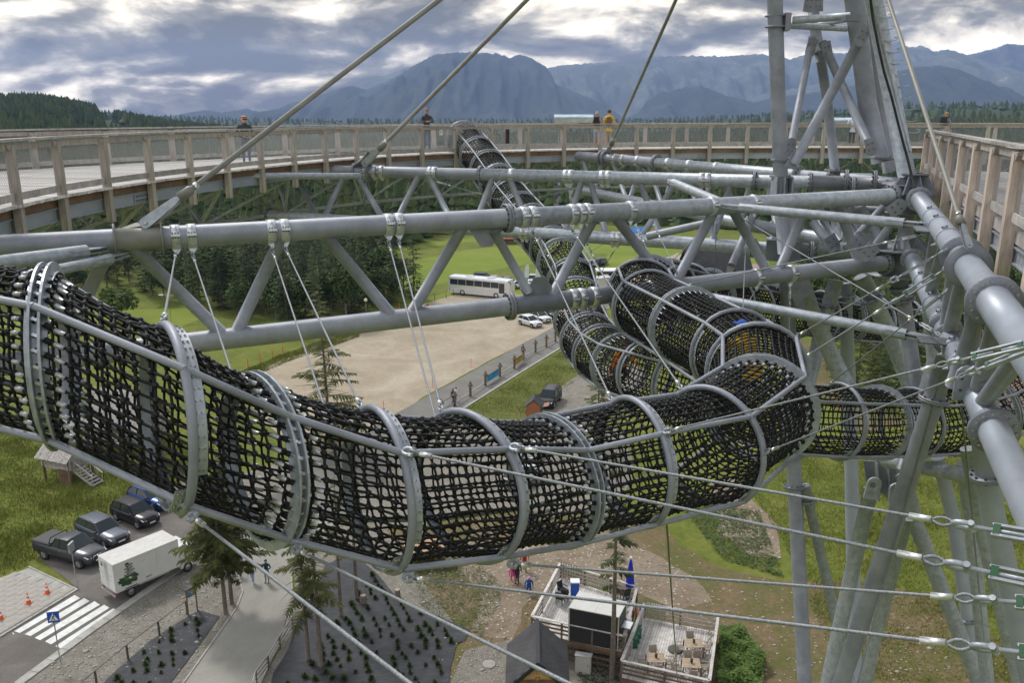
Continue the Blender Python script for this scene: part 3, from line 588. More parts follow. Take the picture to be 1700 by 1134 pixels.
# ------------------------------------------------------------------ steelwork
def flange_mb(p, axis, r, rt, th=.06, n=14, mbs=None, double=True):
    mb = mbs or MB(); ax = Vector(axis).normalized(); p = Vector(p)
    prof = [(-th, rt), (-th, r), (-.006, r), (-.006, r * .96), (.006, r * .96), (.006, r), (th, r), (th, rt)] if double else [(-th / 2, rt), (-th / 2, r), (th / 2, r), (th / 2, rt)]
    mb.lathe(p, ax, prof, 28)
    u, v = _basis(np.array([tuple(ax)])); u = Vector(u[0]); v = Vector(v[0]); rb = (r + rt) / 2 + .004
    if n:
        for i in range(n):
            a = 2 * math.pi * i / n; c = p + (u * math.cos(a) + v * math.sin(a)) * rb
            e = th + .03; mb.tube(c - ax * e, c + ax * e, .018 * r / .3 + .004, None, 6, True, 1)
    return mb
def clamp_mb(p, axis, r, down, w=.13, lug=True, both=False):
    """pipe clamp: bright band, bolted ears, hanging lug"""
    mb = MB(); ax = Vector(axis).normalized(); p = Vector(p); dn = Vector(down); dn = (dn - ax * dn.dot(ax)).normalized()
    mb.lathe(p, ax, [(-w / 2, r - .01), (-w / 2, r + .022), (w / 2, r + .022), (w / 2, r - .01)], 24)
    sd = ax.cross(dn)
    for s in (-1, 1):
        mb.box(p + sd * s * (r + .045) - dn * .0, (w, .05, .05), (ax, sd, dn)); 
        for k in (-1, 0, 1): mb.tube(p + sd * s * (r + .045) + ax * k * w * .3 - dn * .05, p + sd * s * (r + .045) + ax * k * w * .3 + dn * .05, .013, None, 6, True, 1)
    if lug:
        q = p + dn * (r + .02); mb.prism([q + ax * w * .5 - sd * .012, q + ax * w * .12 + dn * .09 - sd * .012, q - ax * w * .12 + dn * .09 - sd * .012, q - ax * w * .5 - sd * .012], sd * .024)
    return mb
def linkset(root, a, b, s=1.0, sleeve_at='b', tb=True, tb_at=.0, cable_r=.011, k=6, tbl=.36):
    """rope a->b (a = clamp / anchor end with turnbuckle): shackle, turnbuckle, shackle, swaged sleeve, rope, sleeve, thimble"""
    a = Vector(a); b = Vector(b); d = (b - a); L = d.length; d.normalize(); u = d.orthogonal().normalized(); w = d.cross(u); q = a.copy()
    def ring(c, rr, rod, nrm, name='shackle', m=GALV):
        pts = [c + (d * math.cos(t) * 1.5 + nrm * math.sin(t) * .85) * rr for t in [i * 2 * math.pi / 12 for i in range(12)]]
        mb = MB(); mb.path(pts, rod * 1.35, 7, closed=True); mb.tube(c - d * rr * 1.2 - nrm * rr * 1.25, c - d * rr * 1.2 + nrm * rr * 1.25, rod * 1.5, None, 8); mb.build(name, m, root)
    ring(q + d * .045 * s, .032 * s, .009 * s, u)
    q = q + d * .09 * s
    if tb:
        mb = MB(); mb.tube(q, q + d * .10 * s, .010 * s, None, 6); l = tbl * s
        e0 = q + d * .10 * s; e1 = e0 + d * l
        for sg in (-1, 1): mb.beam(e0 + u * sg * .026 * s, e1 + u * sg * .026 * s, .03 * s, .012 * s, u)
        mb.box((e0 + d * .02 * s), (.03 * s, .058 * s, .030 * s), (d, u, w), 1); mb.box((e1 - d * .02 * s), (.03 * s, .058 * s, .030 * s), (d, u, w), 1)
        mb.tube(e0, e0 + d * l * .42, .010 * s, None, 6); mb.tube(e1 - d * l * .42, e1 + d * .09 * s, .010 * s, None, 6)
        mb.build('turnbuckle', [GALV, GREENP], root); q = e1 + d * .10 * s
        ring(q + d * .02 * s, .030 * s, .010 * s, w); q = q + d * .06 * s
    # thimble eye then sleeve
    pts = [q + d * (.10 * s * t) + u * (math.sin(t * math.pi) * .021 * s) for t in [0, .2, .4, .6, .8, 1]] + [q + d * (.10 * s * t) - u * (math.sin(t * math.pi) * .021 * s) for t in [.8, .6, .4, .2]]
    MB().path(pts, cable_r * .9, 6, closed=True).build('rope_eye', CABLE, root)
    q = q + d * .10 * s; MB().tube(q, q + d * .10 * s, cable_r * 1.9, cable_r * 1.9, 10).build('swage_sleeve', ALU, root)
    q = q + d * .10 * s; e = b - d * .22 * s
    MB().tubes([tuple(q)], [tuple(e)], [cable_r], None, 8).build('wire_rope', CABLE, root)
    MB().tube(e, e + d * .09 * s, cable_r * 1.9, None, 10).build('swage_sleeve', ALU, root)
    e = e + d * .09 * s
    pts = [e + d * (.09 * s * t) + w * (math.sin(t * math.pi) * .026 * s) for t in [0, .2, .4, .6, .8, 1]] + [e + d * (.09 * s * t) - w * (math.sin(t * math.pi) * .026 * s) for t in [.8, .6, .4, .2]]
    MB().path(pts, cable_r * .9, 6, closed=True).build('rope_eye', CABLE, root)
    ring(b - d * .03 * s, .028 * s, .010 * s, u)
Z1 = lambda x, x0, z0, x1, z1: 1.0 / (1 / z0 + (1 / z1 - 1 / z0) * (x - x0) / (x1 - x0))
DOWN = Vector((0, 0, -1))
# --- front radial truss
zA = lambda x: Z1(x, -60, 14.2, 1485, 22.0)
def on(a, b, px):
    """point on the 3-D line a-b that shows at photo column px"""
    A = Vector((0, 0, EYE)); lo, hi = 0., 1.
    pa = proj(a); pb = proj(b); f = (px - pa[0]) / (pb[0] - pa[0]); z = 1 / ((1 - f) / pa[2] + f / pb[2]); return a.lerp(b, f * z / pb[2])
A0, A1 = P(-60, 413, 14.2), P(1487, 325, 22.0)
B0, B1 = P(-60, 622, 14.75), P(1472, 436, 22.4)
B0 = P(0, 606, 14.95)
A0 = A0 - (A1 - A0) * .3; B0 = B0 - (B1 - B0) * .35
root = thing('radial_truss', 'large grey tubular truss crossing in front from the left edge to the mast', 'steel truss', A0)
RA = .205
m1 = on(A0, A1, 842)
MB().tube(A0, m1, RA, None, 28).build('top_chord', STEEL, root); MB().tube(m1, A1, RA * .985, None, 28).build('top_chord', GALV, root)
mB = on(B0, B1, 846); MB().tube(B0, mB, RA, None, 28).build('bottom_chord', STEEL, root); MB().tube(mB, B1, RA, None, 28).build('bottom_chord', STEEL, root)
for (c, a, b) in ((m1, A0, A1), (mB, B0, B1), (on(A0, A1, 1480), A0, A1), (on(B0, B1, 1468), B0, B1)):
    flange_mb(c, b - a, .31, RA).build('flange', [STEELD, DBOLT], root)
for x0, x1 in ((188, 95), (208, 378), (473, 388), (530, 656), (776, 678), (1015, 1112), (990, 912), (1190, 1117), (1212, 1278), (1343, 1290), (1387, 1428)):
    MB().tube(on(A0, A1, x0), on(B0, B1, x1), .118, None, 18).build('diagonal', STEEL, root)
# bolted diagonal
a, b = on(A0, A1, 808), on(B0, B1, 888); a2, b2 = a.lerp(b, .12), a.lerp(b, .86); MB().tube(a2, b2, .10, None, 18).build('diagonal', STEEL, root)
def gusset(c, d, w, l, nrm, parent, holes=4, name='gusset_plate', m=STEELD, th=.03, lab=None):
    mb = MB(); d = Vector(d).normalized(); nrm = Vector(nrm); nrm = (nrm - d * nrm.dot(d)).normalized(); s = d.cross(nrm); c = Vector(c)
    pts = [c - s * w / 2 - d * l / 2, c + s * w / 2 - d * l / 2] + [c + d * (l / 2 - w * .3) + (s * math.cos(t) * w / 2 + d * math.sin(t) * w * .42) for t in [i * math.pi / 6 for i in range(0, 7)]]
    mb.prism([p - nrm * th / 2 for p in pts], nrm * th)
    for i in range(holes):
        q = c + s * w * .22 * (1 if i % 2 else -1) + d * l * .18 * (1 if i < 2 else -1)
        mb.tube(q - nrm * (th / 2 + .02), q + nrm * (th / 2 + .02), .022, None, 6, True, 1)
    return mb.build(name, [m, DBOLT], parent)
FR = Vector((0, -1, .15))
for c in (a.lerp(b, .10), a.lerp(b, .88)): gusset(c, b - a, .26, .42, FR, root)
for px_, ch in ((808, (A0, A1)), (896, (B0, B1))):
    c = on(*ch, px_); s = -1 if ch[0] is A0 else 1
    mb = MB(); ax = (ch[1] - ch[0]).normalized(); up = Vector((0, 0, 1)) * s
    q = c + up * RA * .8 if s > 0 else c - Vector((0, 0, 1)) * RA * .8
    mb.prism([q - ax * .42, q + ax * .42, q + ax * .12 + up * .42, q - ax * .14 + up * .42], Vector((0, .03, 0))); mb.build('gusset_plate', STEELD, root)
# saddle with collars, ear plates and pin for the stay rod
c0, c1 = on(A0, A1, 191), on(A0, A1, 269); ax = (A1 - A0).normalized()
MB().tube(c0, c1, RA * 1.03, None, 28).build('saddle_sleeve', RODM, root)
for c in (c0, c1): flange_mb(c, ax, .30, RA, .03, 0, double=False).build('collar', RODM, root)
TOPM = P(1326, -458, 17.5)
pin = P(243, 371, zA(230) - .02)
d = (P(735, 0, 16.3) - pin).normalized()
mb = MB(); base = c0.lerp(c1, .5)
mb.prism([c0 + Vector((0, -.015, RA * .9)) + ax * .04, c1 + Vector((0, -.015, RA * .9)) - ax * .05, pin + d * .10 + Vector((.17, 0, -.05)), pin + d * .30 + Vector((.02, 0, .1)), pin + Vector((-.18, 0, .02))], Vector((0, .05, 0))); mb.build('ear_plate', RODM, root)
# hanger clamps on both chords
clampsA = [291, 318, 450, 472, 644, 661, 868, 883, 948, 962, 974, 1045, 1180, 1250]
for px_ in clampsA: clamp_mb(on(A0, A1, px_), A1 - A0, RA, DOWN + Vector((0, -.25, 0)), .16 if px_ < 900 else .13).build('pipe_clamp', [GALVB, DBOLT], root)
for px_ in (950, 964, 985, 1080, 1255, 1312): clamp_mb(on(B0, B1, px_), B1 - B0, RA, DOWN + Vector((0, -.2, 0)), .14).build('pipe_clamp', [GALVB, DBOLT], root)
# --- side struts with slotted end plates
def strut(pa, pb, r, label, plates=(True, True), group='grey struts with slotted end plates', m=GALV, rings=False):
    a, b = Vector(pa), Vector(pb); d = (b - a).normalized(); t = thing('strut', label, 'steel strut', a, group)
    e0 = a + d * (.42 if plates[0] else 0); e1 = b - d * (.42 if plates[1] else 0)
    mb = MB(); mb.tube(e0, e1, r, None, 20, False); mb.tube(e0 + d * .002, e0 + d * .004, r * .9, None, 20, True, 1); mb.tube(e1 - d * .004, e1 - d * .002, r * .9, None, 20, True, 1); mb.build('pipe', [m, DBOLT], t)
    sd = d.cross(Vector((0, 0, 1))).normalized(); up = sd.cross(d)
    for f, e, s in ((plates[0], e0, -1), (plates[1], e1, 1)):
        if not f: continue
        for k in (-1, 1):
            mb = MB(); c = e + up * k * .035; mb.prism([c - d * s * .35 - sd * r * 1.06, c + d * s * .18 - sd * r * 1.06, c + d * s * .42 - sd * .03, c + d * s * .42 + sd * .03, c + d * s * .18 + sd * r * 1.06, c - d * s * .35 + sd * r * 1.06][::1], up * .016); mb.build('end_plate', GALV, t)
    if rings: flange_mb(e1 if plates[1] else b, d, r * 1.35, r, .02, 0, double=False).build('collar', GALV, t)
    return t
strut(P(1200, 342, 19.7), P(1538, 374, 17.0), .105, 'upper of the two light grey struts between front truss and right hand tube')
strut(P(1105, 480, 18.9), P(1545, 563, 15.4), .105, 'lower of the two light grey struts between front truss and right hand tube')
strut(P(1110, 300, 24.5), P(1222, 347, 20.0), .12, 'short strut joining the second truss to the top tube of the front truss')
strut(P(178, 413, 14.9), P(-80, 447, 12.6), .12, 'strut with slotted plates entering at the left edge under the front truss top tube', (True, False))
strut(P(215, 422, 15.2), P(50, 458, 13.4), .09, 'thin strut half hidden under the left end of the front truss')
strut(P(395, 292, 26.5), P(612, 292, 30.5), .11, 'slim light grey strut under the left walkway beside the second truss', (True, True))
# --- second radial truss
C0, C1 = P(470, 281, 32), P(1470, 306, 25.5)
E0, E1 = P(440, 358, 31), P(1480, 426, 25.8)
t2 = thing('radial_truss', 'second grey tubular truss, behind the front one, under the middle of the walkway', 'steel truss', C0)
RC = .21
MB().tube(C0, on(C0, C1, 798), RC * .95, None, 22).build('top_chord', STEEL, t2); MB().tube(on(C0, C1, 798), on(C0, C1, 1345), RC, None, 22).build('top_chord', GALV, t2); MB().tube(on(C0, C1, 1345), C1, RC, None, 22).build('top_chord', STEELD, t2)
MB().tube(E0, on(E0, E1, 1300), RC, None, 22).build('bottom_chord', GALV, t2); MB().tube(on(E0, E1, 1300), E1, RC * 1.2, None, 22).build('bottom_chord', STEELD, t2)
MB().tube(P(425, 282, 31), C0, .15, None, 18).build('top_chord', STEEL, t2)
for x in (590, 612, 798, 1252, 1345): flange_mb(on(C0, C1, x), C1 - C0, .31, RC, .04, 12 if x > 700 else 0).build('flange', [STEELD, DBOLT], t2)
for x in (446, 1250, 1350): flange_mb(on(E0, E1, x), E1 - E0, .33, RC, .05, 12).build('flange', [STEELD, DBOLT], t2)
for x0, x1 in ((487, 527), (575, 536), (589, 640), (697, 655), (709, 756), (820, 785), (843, 884), (968, 936), (978, 1008), (1060, 1100), (1125, 1062), (1150, 1190), (1215, 1180), (1200, 1250), (1330, 1275), (1345, 1390), (1420, 1395)):
    MB().tube(on(C0, C1, x0), on(E0, E1, x1), .105, None, 14).build('diagonal', STEEL, t2)
for x in (608, 622, 634, 715, 722, 850, 940, 948, 1000, 1010, 1165, 1175): clamp_mb(on(C0, C1, x), C1 - C0, RC, DOWN, .18).build('pipe_clamp', [GALVB, DBOLT], t2)
for x in (868, 875, 1018, 1026): clamp_mb(on(E0, E1, x), E1 - E0, RC, DOWN, .16).build('pipe_clamp', [GALVB, DBOLT], t2)
bxm = MB(); c = on(E0, E1, 1300); bxm.box(c, (1.05, .75, .66), ((E1 - E0).normalized(), (E1 - E0).normalized().cross(Vector((0, 0, -1))), (0, 0, 1))); bxm.build('node_box', STEELD, t2)
pin2 = P(607, 270, 30.3)
mb = MB(); cc = on(C0, C1, 600); mb.prism([cc + V3(-.35, -.02, .15), cc + V3(.35, -.02, .15), pin2 + V3(.3, 0, .3), pin2 + V3(.1, 0, .4), pin2 + V3(-.15, 0, .1)], (0, .05, 0)); mb.build('ear_plate', STEELD, t2)
# --- third radial truss
H0, H1 = P(945, 257, 41), P(1478, 305, 28)
J0, J1 = P(968, 316, 40), P(1440, 414, 28.5)
t3 = thing('radial_truss', 'third and farthest tubular truss, reaching the walkway near the two standing visitors', 'steel truss', H0)
MB().tube(H0, on(H0, H1, 1090), .22, None, 18).build('top_chord', STEEL, t3); MB().tube(on(H0, H1, 1090), H1, .22, None, 18).build('top_chord', GALV, t3)
MB().tube(J0, J1, .21, None, 18).build('bottom_chord', GALV, t3); MB().tube(P(915, 257, 41), H0, .15, None, 14).build('top_chord', STEEL, t3)
for x in (1000, 1006, 1090, 1325, 1382): flange_mb(on(H0, H1, x), H1 - H0, .36, .22, .05, 12).build('flange', [STEELD, DBOLT], t3)
for x in (1100, 1282, 1370): flange_mb(on(J0, J1, x), J1 - J0, .33, .21, .05, 12).build('flange', [STEELD, DBOLT], t3)
for x0, x1 in ((965, 985), (1002, 985), (1015, 1040), (1065, 1045), (1075, 1100), (1120, 1102), (1140, 1160), (1185, 1165), (1200, 1225), (1250, 1228), (1270, 1290), (1320, 1300), (1340, 1370)):
    MB().tube(on(H0, H1, x0), on(J0, J1, x1), .10, None, 12).build('diagonal', STEEL, t3)
for x in (1022, 1035, 1060, 1110, 1145, 1190): clamp_mb(on(H0, H1, x), H1 - H0, .22, DOWN, .18).build('pipe_clamp', [GALVB, DBOLT], t3)
strut(P(1312, 289, 31), P(1458, 292, 30), .085, 'thin light grey tube behind the mast feet under the far walkway', (False, False))
strut(P(1075, 392, 26), P(1172, 371, 25), .12, 'inclined grey tube crossing between the second and third trusses', (False, False), m=STEEL)
# --- right hand radial truss, coming towards the viewer
u0, u1 = P(1524, 327, 21.8), P(1740, 640, 7.6)
uu = [P(1524, 327, 21.8), P(1562, 375, 17.0), P(1600, 424, 13.6), P(1670, 500, 10.1), P(1760, 680, 7.3)]
u0, u1 = P(1522, 325, 21.8), P(1752, 640, 7.6)
l0, l1 = P(1512, 425, 22.3), P(1790, 1010, 7.9)
t4 = thing('radial_truss', 'massive right hand tubular truss with big bolted flanges coming towards the viewer', 'steel truss', u0)
def onp(a, b, py):
    pa = proj(a); pb = proj(b); f = (py - pa[1]) / (pb[1] - pa[1]); z = 1 / ((1 - f) / pa[2] + f / pb[2]); return a.lerp(b, f * z / pb[2])
MB().tube(u0, onp(u0, u1, 500), RA, None, 36).build('top_chord', PLATE, t4); MB().tube(onp(u0, u1, 500), u1, RA * 1.03, None, 40).build('top_chord', PLATE, t4)
for y, r, n, th in ((331, .31, 12, .05), (427, .34, 0, .02), (443, .34, 0, .02), (500, .33, 14, .045)): flange_mb(onp(u0, u1, y), u1 - u0, r, RA, th, n, double=n > 0).build('flange', [STEEL, BOLT], t4)
for y in (362, 377, 398): clamp_mb(onp(u0, u1, y), u1 - u0, RA, DOWN + V3(-1, 0, .6), .12).build('pipe_clamp', [PLATE, DBOLT], t4)
MB().tube(l0, onp(l0, l1, 590), RA, None, 30).build('bottom_chord', PLATE, t4); MB().tube(onp(l0, l1, 590), l1, RA * 1.02, None, 40).build('bottom_chord', PLATE, t4)
for y, r, n, th in ((432, .3, 12, .05), (545, .30, 0, .02), (563, .31, 0, .02), (715, .33, 14, .045)): flange_mb(onp(l0, l1, y), l1 - l0, r, RA, th, n, double=n > 0).build('flange', [STEEL, BOLT], t4)
for y in (468, 505, 535, 582, 605): clamp_mb(onp(l0, l1, y), l1 - l0, RA, DOWN + V3(-1, 0, .6), .12).build('pipe_clamp', [PLATE, DBOLT], t4)
for ya, yb, r in ((372, 478, .11), (395, 490, .12), (418, 548, .13), (440, 556, .125), (452, 640, .115), (515, 655, .12), (575, 672, .115)):
    MB().tube(onp(u0, u1, ya), onp(l0, l1, yb), r, None, 20).build('diagonal', STEEL, t4)
gusset(P(1540, 382, 16.6), V3(1, 0, -.1), .22, .5, V3(0, -.3, 1), t4, 0); gusset(P(1553, 566, 15.0), V3(1, 0, -.1), .25, .6, V3(0, -.3, 1), t4, 0)
gusset(onp(l0, l1, 655) + V3(-.25, -.1, .2), V3(0, 0, 1), .35, .5, FR, t4, 3, m=GALV)
# --- mast
mast = thing('mast', 'tall grey mast of several leaning tubes rising out of the picture at the right', 'mast', P(1400, 420, 25))
MTOP = TOPM
def col(pts, r, name='column', m=STEEL, k=26, parent=mast):
    return MB().path([Vector(p) for p in pts], r, k).build(name, m, parent)
col([P(1303, 420, 24.6), P(1297, 330, 24.2), P(1287, 20, 22.6), P(1272, -458, 20.2)], .205)
col([P(1505, 290, 21.9), P(1446, -25, 20.4), P(1366, -458, 18.2)], .215, m=GALV)
col([P(1462, 268, 26), P(1440, 170, 25.6), P(1418, 0, 24.4), P(1350, -458, 21)], .27)
col([P(1476, 285, 27), P(1460, 170, 26.4), P(1437, 0, 25.4), P(1372, -400, 22)], .19, m=STEELD)
col([P(1388, 300, 28), P(1375, 180, 27.2), P(1363, 100, 26.8)], .15); col([P(1363, 100, 26.8), P(1352, 40, 26.4), P(1347, -60, 26)], .165, m=STEELD)
col([P(1352, 40, 26.4), P(1338, -458, 22.5)], .16)
for pts, r in (([P(1318, 272, 23.2), P(1433, 55, 22)], .13), ([P(1311, 252, 24.6), P(1348, 62, 26)], .11), ([P(1446, 248, 25.2), P(1366, 70, 26.2)], .13), ([P(1300, -20, 22.5), P(1430, -200, 20.5)], .12), ([P(1425, -10, 22), P(1310, -230, 20.8)], .12)):
    MB().tube(pts[0], pts[1], r, None, 18).build('brace', STEEL, mast)
for c, dd in ((P(1319, 265, 23.15), P(1433, 55, 22) - P(1318, 272, 23.2)), (P(1432, 58, 21.9), P(1318, 272, 23.2) - P(1433, 55, 22)), (P(1312, 245, 24.5), V3(.1, 0, 1)), (P(1445, 243, 25.0), V3(.3, 0, -1)), (P(1347, 78, 25.8), V3(-.2, 0, -1)), (P(1373, 82, 26), V3(.3, 0, -1)), (P(1343, 5, 25.6), V3(.1, 0, 1)), (P(1358, 4, 25.6), V3(-.1, 0, 1))):
    gusset(c, dd, .3, .5, FR, mast, 4)
for a, b, r in ((P(1316, 33, 22.6), P(1411, 26, 22), .10), (P(1310, 42, 23), P(1405, 47, 24.8), .085), (P(1352, 42, 25.8), P(1410, 30, 23), .08)): MB().tube(a, b, r, None, 16).build('cross_tube', GALV, mast)
for y in (26, 44): flange_mb(P(1288, y, 22.7), V3(0, 0, 1), .29, .2, .03, 0, double=False).build('collar', STEELD, mast)
mb = MB(); mb.box(P(1306, 36, 22.6), (.14, .3, .45)); mb.build('bracket', STEELD, mast); MB().box(P(1413, 30, 21.8), (.4, .3, .14)).build('bracket', STEELD, mast)
for p_, r in ((P(1296, 266, 23.9), .29), (P(1297, 293, 24.1), .33), (P(1362, 86, 26.6), .27), (P(1384, 283, 27.9), .3), (P(1464, 262, 26), .36)): flange_mb(p_, V3(.05, 0, 1), r, .14, .03, 8).build('flange', [STEELD, DBOLT], mast)
# stiffened foot over the second truss
for dx in (-.22, 0, .22): MB().box(P(1296, 309, 24.1) + V3(dx, -.1, 0), (.03, .55, .55)).build('stiffener', GALV, mast)
# conical foot and node block on the right
foot = P(1519, 287, 21.8); mb = MB(); mb.lathe(foot, (0, 0, -1), [(0, .22), (0, .36), (.05, .36), (.05, .22), (.5, .24)], 24); mb.build('foot_flange', STEELD, mast)
for a_ in range(8):
    t = a_ * math.pi / 4; e = V3(math.cos(t), math.sin(t), 0); mb = MB(); mb.prism([foot + e * .2 + V3(0, 0, -.05), foot + e * .33 + V3(0, 0, -.05), foot + e * .62 + V3(0, 0, -.52), foot + e * .2 + V3(0, 0, -.52)], e.cross(V3(0, 0, 1)) * .025); mb.build('stiffener', STEEL, mast)
mb = MB(); q = P(1512, 322, 22.4); mb.lathe(q + V3(0, 0, .28), (0, 0, -1), [(0, .0), (0, .75), (.04, .75), (.04, .42), (.75, .42), (.75, .6), (.79, .6), (.79, 0)], 24); mb.build('node_block', STEELD, mast)
MB().tube(q + V3(-.05, 0, -.4), P(1502, 425, 22.6), .2, None, 20).build('node_column', STEELD, mast)
mb = MB(); q = P(1490, 432, 22.8); mb.lathe(q + V3(0, 0, .35), (0, 0, -1), [(0, .0), (0, .9), (.05, .9), (.05, .45), (.7, .45), (.7, .8), (.75, .8), (.75, 0)], 24); mb.build('node_block', STEELD, mast)
for a_ in (200, 235, 270, 310, 340):
    t = math.radians(a_); e = V3(math.cos(t), math.sin(t), 0); MB().prism([q + e * .4 + V3(0, 0, .72), q + e * .85 + V3(0, 0, .30), q + e * .4 + V3(0, 0, .30)], e.cross(V3(0, 0, 1)) * .03).build('stiffener', STEEL, mast)
# bolted lattice between the upper and lower mast rings
for a, b, r in ((P(1253, 352, 22), P(1215, 440, 21.5), .1), (P(1350, 370, 24), P(1388, 420, 23), .12), (P(1365, 365, 25), P(1395, 400, 24.6), .09), (P(1470, 340, 23), P(1405, 412, 22.2), .11), (P(1475, 378, 22), P(1438, 428, 21.4), .1), (P(1330, 365, 25.5), P(1303, 398, 25.2), .08), (P(1400, 345, 26), P(1440, 400, 25.5), .10), (P(1415, 345, 27), P(1425, 420, 26.4), .16), (P(1305, 350, 24.6), P(1308, 405, 24.6), .235), (P(1388, 340, 26.5), P(1394, 400, 26.5), .2), (P(1350, 345, 27), P(1500, 350, 26), .12), (P(1240, 372, 26), P(1370, 398, 25.2), .2), (P(1360, 412, 24.8), P(1475, 420, 24), .22), (P(1430, 345, 25.2), P(1480, 428, 24.6), .13), (P(1320, 300, 26.5), P(1500, 304, 25.5), .18)):
    MB().tube(a, b, r, None, 16).build('brace', STEEL if r < .2 else GALV, mast)
for x, y, z, dd in ((1322, 375, 24.9, (-.4, 0, .5)), (1382, 403, 23, (.5, 0, -.8)), (1420, 405, 22, (-.8, 0, -.7)), (1436, 402, 22.5, (.5, 0, .6)), (1488, 345, 21.6, (.7, 0, .5)), (1442, 418, 21.3, (-.6, 0, -.7)), (1425, 400, 22.4, (.3, 0, .8))): gusset(P(x, y, z), dd, .34, .46, FR, mast, 4, m=STEEL)
for p_, ax_ in ((P(1347, 420, 24.6), E1 - E0), (P(1416, 312, 25), C1 - C0), (P(1452, 302, 25), C1 - C0), (P(1405, 300, 25.6), C1 - C0)): flange_mb(p_, ax_, .34, .2, .05, 12).build('flange', [STEELD, DBOLT], mast)
# climbing hooks and the cable
hk = thing('climbing_hooks', 'row of small wire hooks up the right edge of the mast tube', 'climbing hooks', P(1519, 280, 21.6))
for i in range(13):
    f = i / 12; x = lerp(1463, 1520, f ** .97); y = lerp(8, 237, f); z = lerp(20.3, 21.6, f); a = P(x - 9, y + 1, z - .05); b = P(x, y, z - .05); c = P(x + 4, y + 2.5, z - .05)
    pts = [a, b.lerp(a, .3) + V3(0, 0, -.03), c, c + V3(.10, 0, .03), c + V3(.11, 0, .09), c + V3(.03, 0, .09)]
    MB().path(pts, .013, 5).build('hook', GALV, hk)
MB().tube(P(1438, -30, 20.1), P(1512, 250, 21.5), .035, None, 8).build('guide_rail', GALV, hk)
cb = MB(); cb.path([P(x, y, z) for x, y, z in ((1443, -20, 20.0), (1449, 30, 20.2), (1458, 75, 20.4), (1468, 120, 20.7), (1480, 160, 20.9), (1490, 200, 21.1), (1499, 235, 21.3), (1506, 260, 21.4), (1513, 290, 21.3), (1519, 312, 21.0))], .032, 8); solo(cb, 'power_cable', BLACK, 'black cable running down the front of the mast tube', 'cable', P(1513, 290, 21.3))
# --- stay rods
def stay(pts_px, r, label, pinp=None, parent_clevis=True, big=1.0):
    pts = [Vector(p) for p in pts_px]; t = thing('stay_rod', label, 'stay rod', pts[0], 'inclined stay rods up to the mast head')
    d = (pts[-1] - pts[0]).normalized()
    MB().tube(pts[0] + d * .95 * big, pts[-1], r, None, 14).build('rod', RODM, t)
    MB().lathe(pts[0] + d * .9 * big, d, [(0, r * 1.2), (0, r * 2.0), (.3 * big, r * 1.7), (.36 * big, r * 1.05)], 14).build('end_sleeve', RODM, t)
    s = d.cross(V3(0, -1, .2)).normalized(); nrm = s.cross(d)
    for k in (-1, 1):
        mb = MB(); c = pts[0] + nrm * k * .07 * big; w = .10 * big
        prof = [c + (s * math.cos(q) + d * math.sin(q)) * w * 1.25 for q in [math.radians(v) for v in range(180, 361, 30)]] + [c + d * .75 * big + s * w * .8, c + d * .95 * big + s * w * .35, c + d * .95 * big - s * w * .35, c + d * .75 * big - s * w * .8]
        mb.prism([p - nrm * .02 * big for p in prof], nrm * .04 * big); mb.build('clevis_plate', GALV, t)
    MB().tube(pts[0] - nrm * .13 * big, pts[0] + nrm * .13 * big, .05 * big, None, 6, True).build('pin', GALV, t)
    MB().tube(pts[0] + d * 1.32 * big, pts[0] + d * 1.42 * big, r * 1.25, None, 14).build('white_tape', ALU, t)
    return t
MB  # keep name
stay([P(243, 371, 15.2), P(735, -2, 16.6), TOPM], .052, 'thickest stay rod rising from the saddle at the left end of the front truss', big=.82)
stay([P(607, 270, 30.1), P(857, 0, 25), P(1326, -458, 19)], .066, 'middle stay rod rising from the second truss across the blue mountain', big=1.0)
stay([P(1008, 255, 39), P(1119, 0, 30), P(1326, -458, 20)], .062, 'thin steep stay rod rising beside the visitor in yellow', big=.95)
stay([P(1608, 408, 12.6), P(1560, 275, 13.4), P(1480, -5, 15.2), P(1326, -458, 17.5)], .034, 'stay rod in front of the right hand wooden railing', big=.42)
# --- legs of the tower below the mast
def leg(pts, r, label, m=STEEL, flanges=(), to_ground=True, eye=False, rings=()):
    pts = [Vector(p) for p in pts]
    if to_ground:
        a, b = pts[-2], pts[-1]; d = b - a
        if d.z < 0: pts[-1] = a + d * (a.z / -d.z) if True else b
    t = thing('tower_leg', label, 'tower leg', (pts[-1].x, pts[-1].y, 0) if to_ground else pts[-1], 'tubular legs carrying the tower')
    MB().path(pts, r, 26).build('tube', m, t)
    for y in flanges:
        for a, b in zip(pts, pts[1:]):
            pa, pb = proj(a), proj(b)
            if min(pa[1], pb[1]) <= y <= max(pa[1], pb[1]): flange_mb(onp(a, b, y), b - a, r * 1.55, r, .035, 10).build('flange', [STEELD, DBOLT], t); break
    if to_ground: MB().lathe((pts[-1].x, pts[-1].y, 0), (0, 0, 1), [(0, 0), (0, .9), (.35, .9), (.35, 0)], 16).build('footing', KERB, t)
    return t
leg([P(1306, 440, 24.6), P(1311, 640, 25.0), P(1336, 1134, 26.0)], .215, 'leftmost vertical tower leg, right of the net tunnel bend', STEEL, (562, 757, 808))
leg([P(1402, 470, 26.5), P(1412, 700, 27.2), P(1419, 1060, 28)], .215, 'straight bluish vertical leg second from the left, passing behind the right hand net tunnel', PLATE, (492,))
leg([P(1335, 490, 24.2), P(1385, 600, 24.6), P(1412, 655, 24.8)], .24, 'short raking brace with a round pin plate left of the second leg', GALV, (), False)
leg([P(1388, 465, 25.6), P(1372, 520, 25.8), P(1325, 700, 26.4)], .22, 'raking brace with a slotted top crossing behind the pin plate brace', GALV, (508,), False)
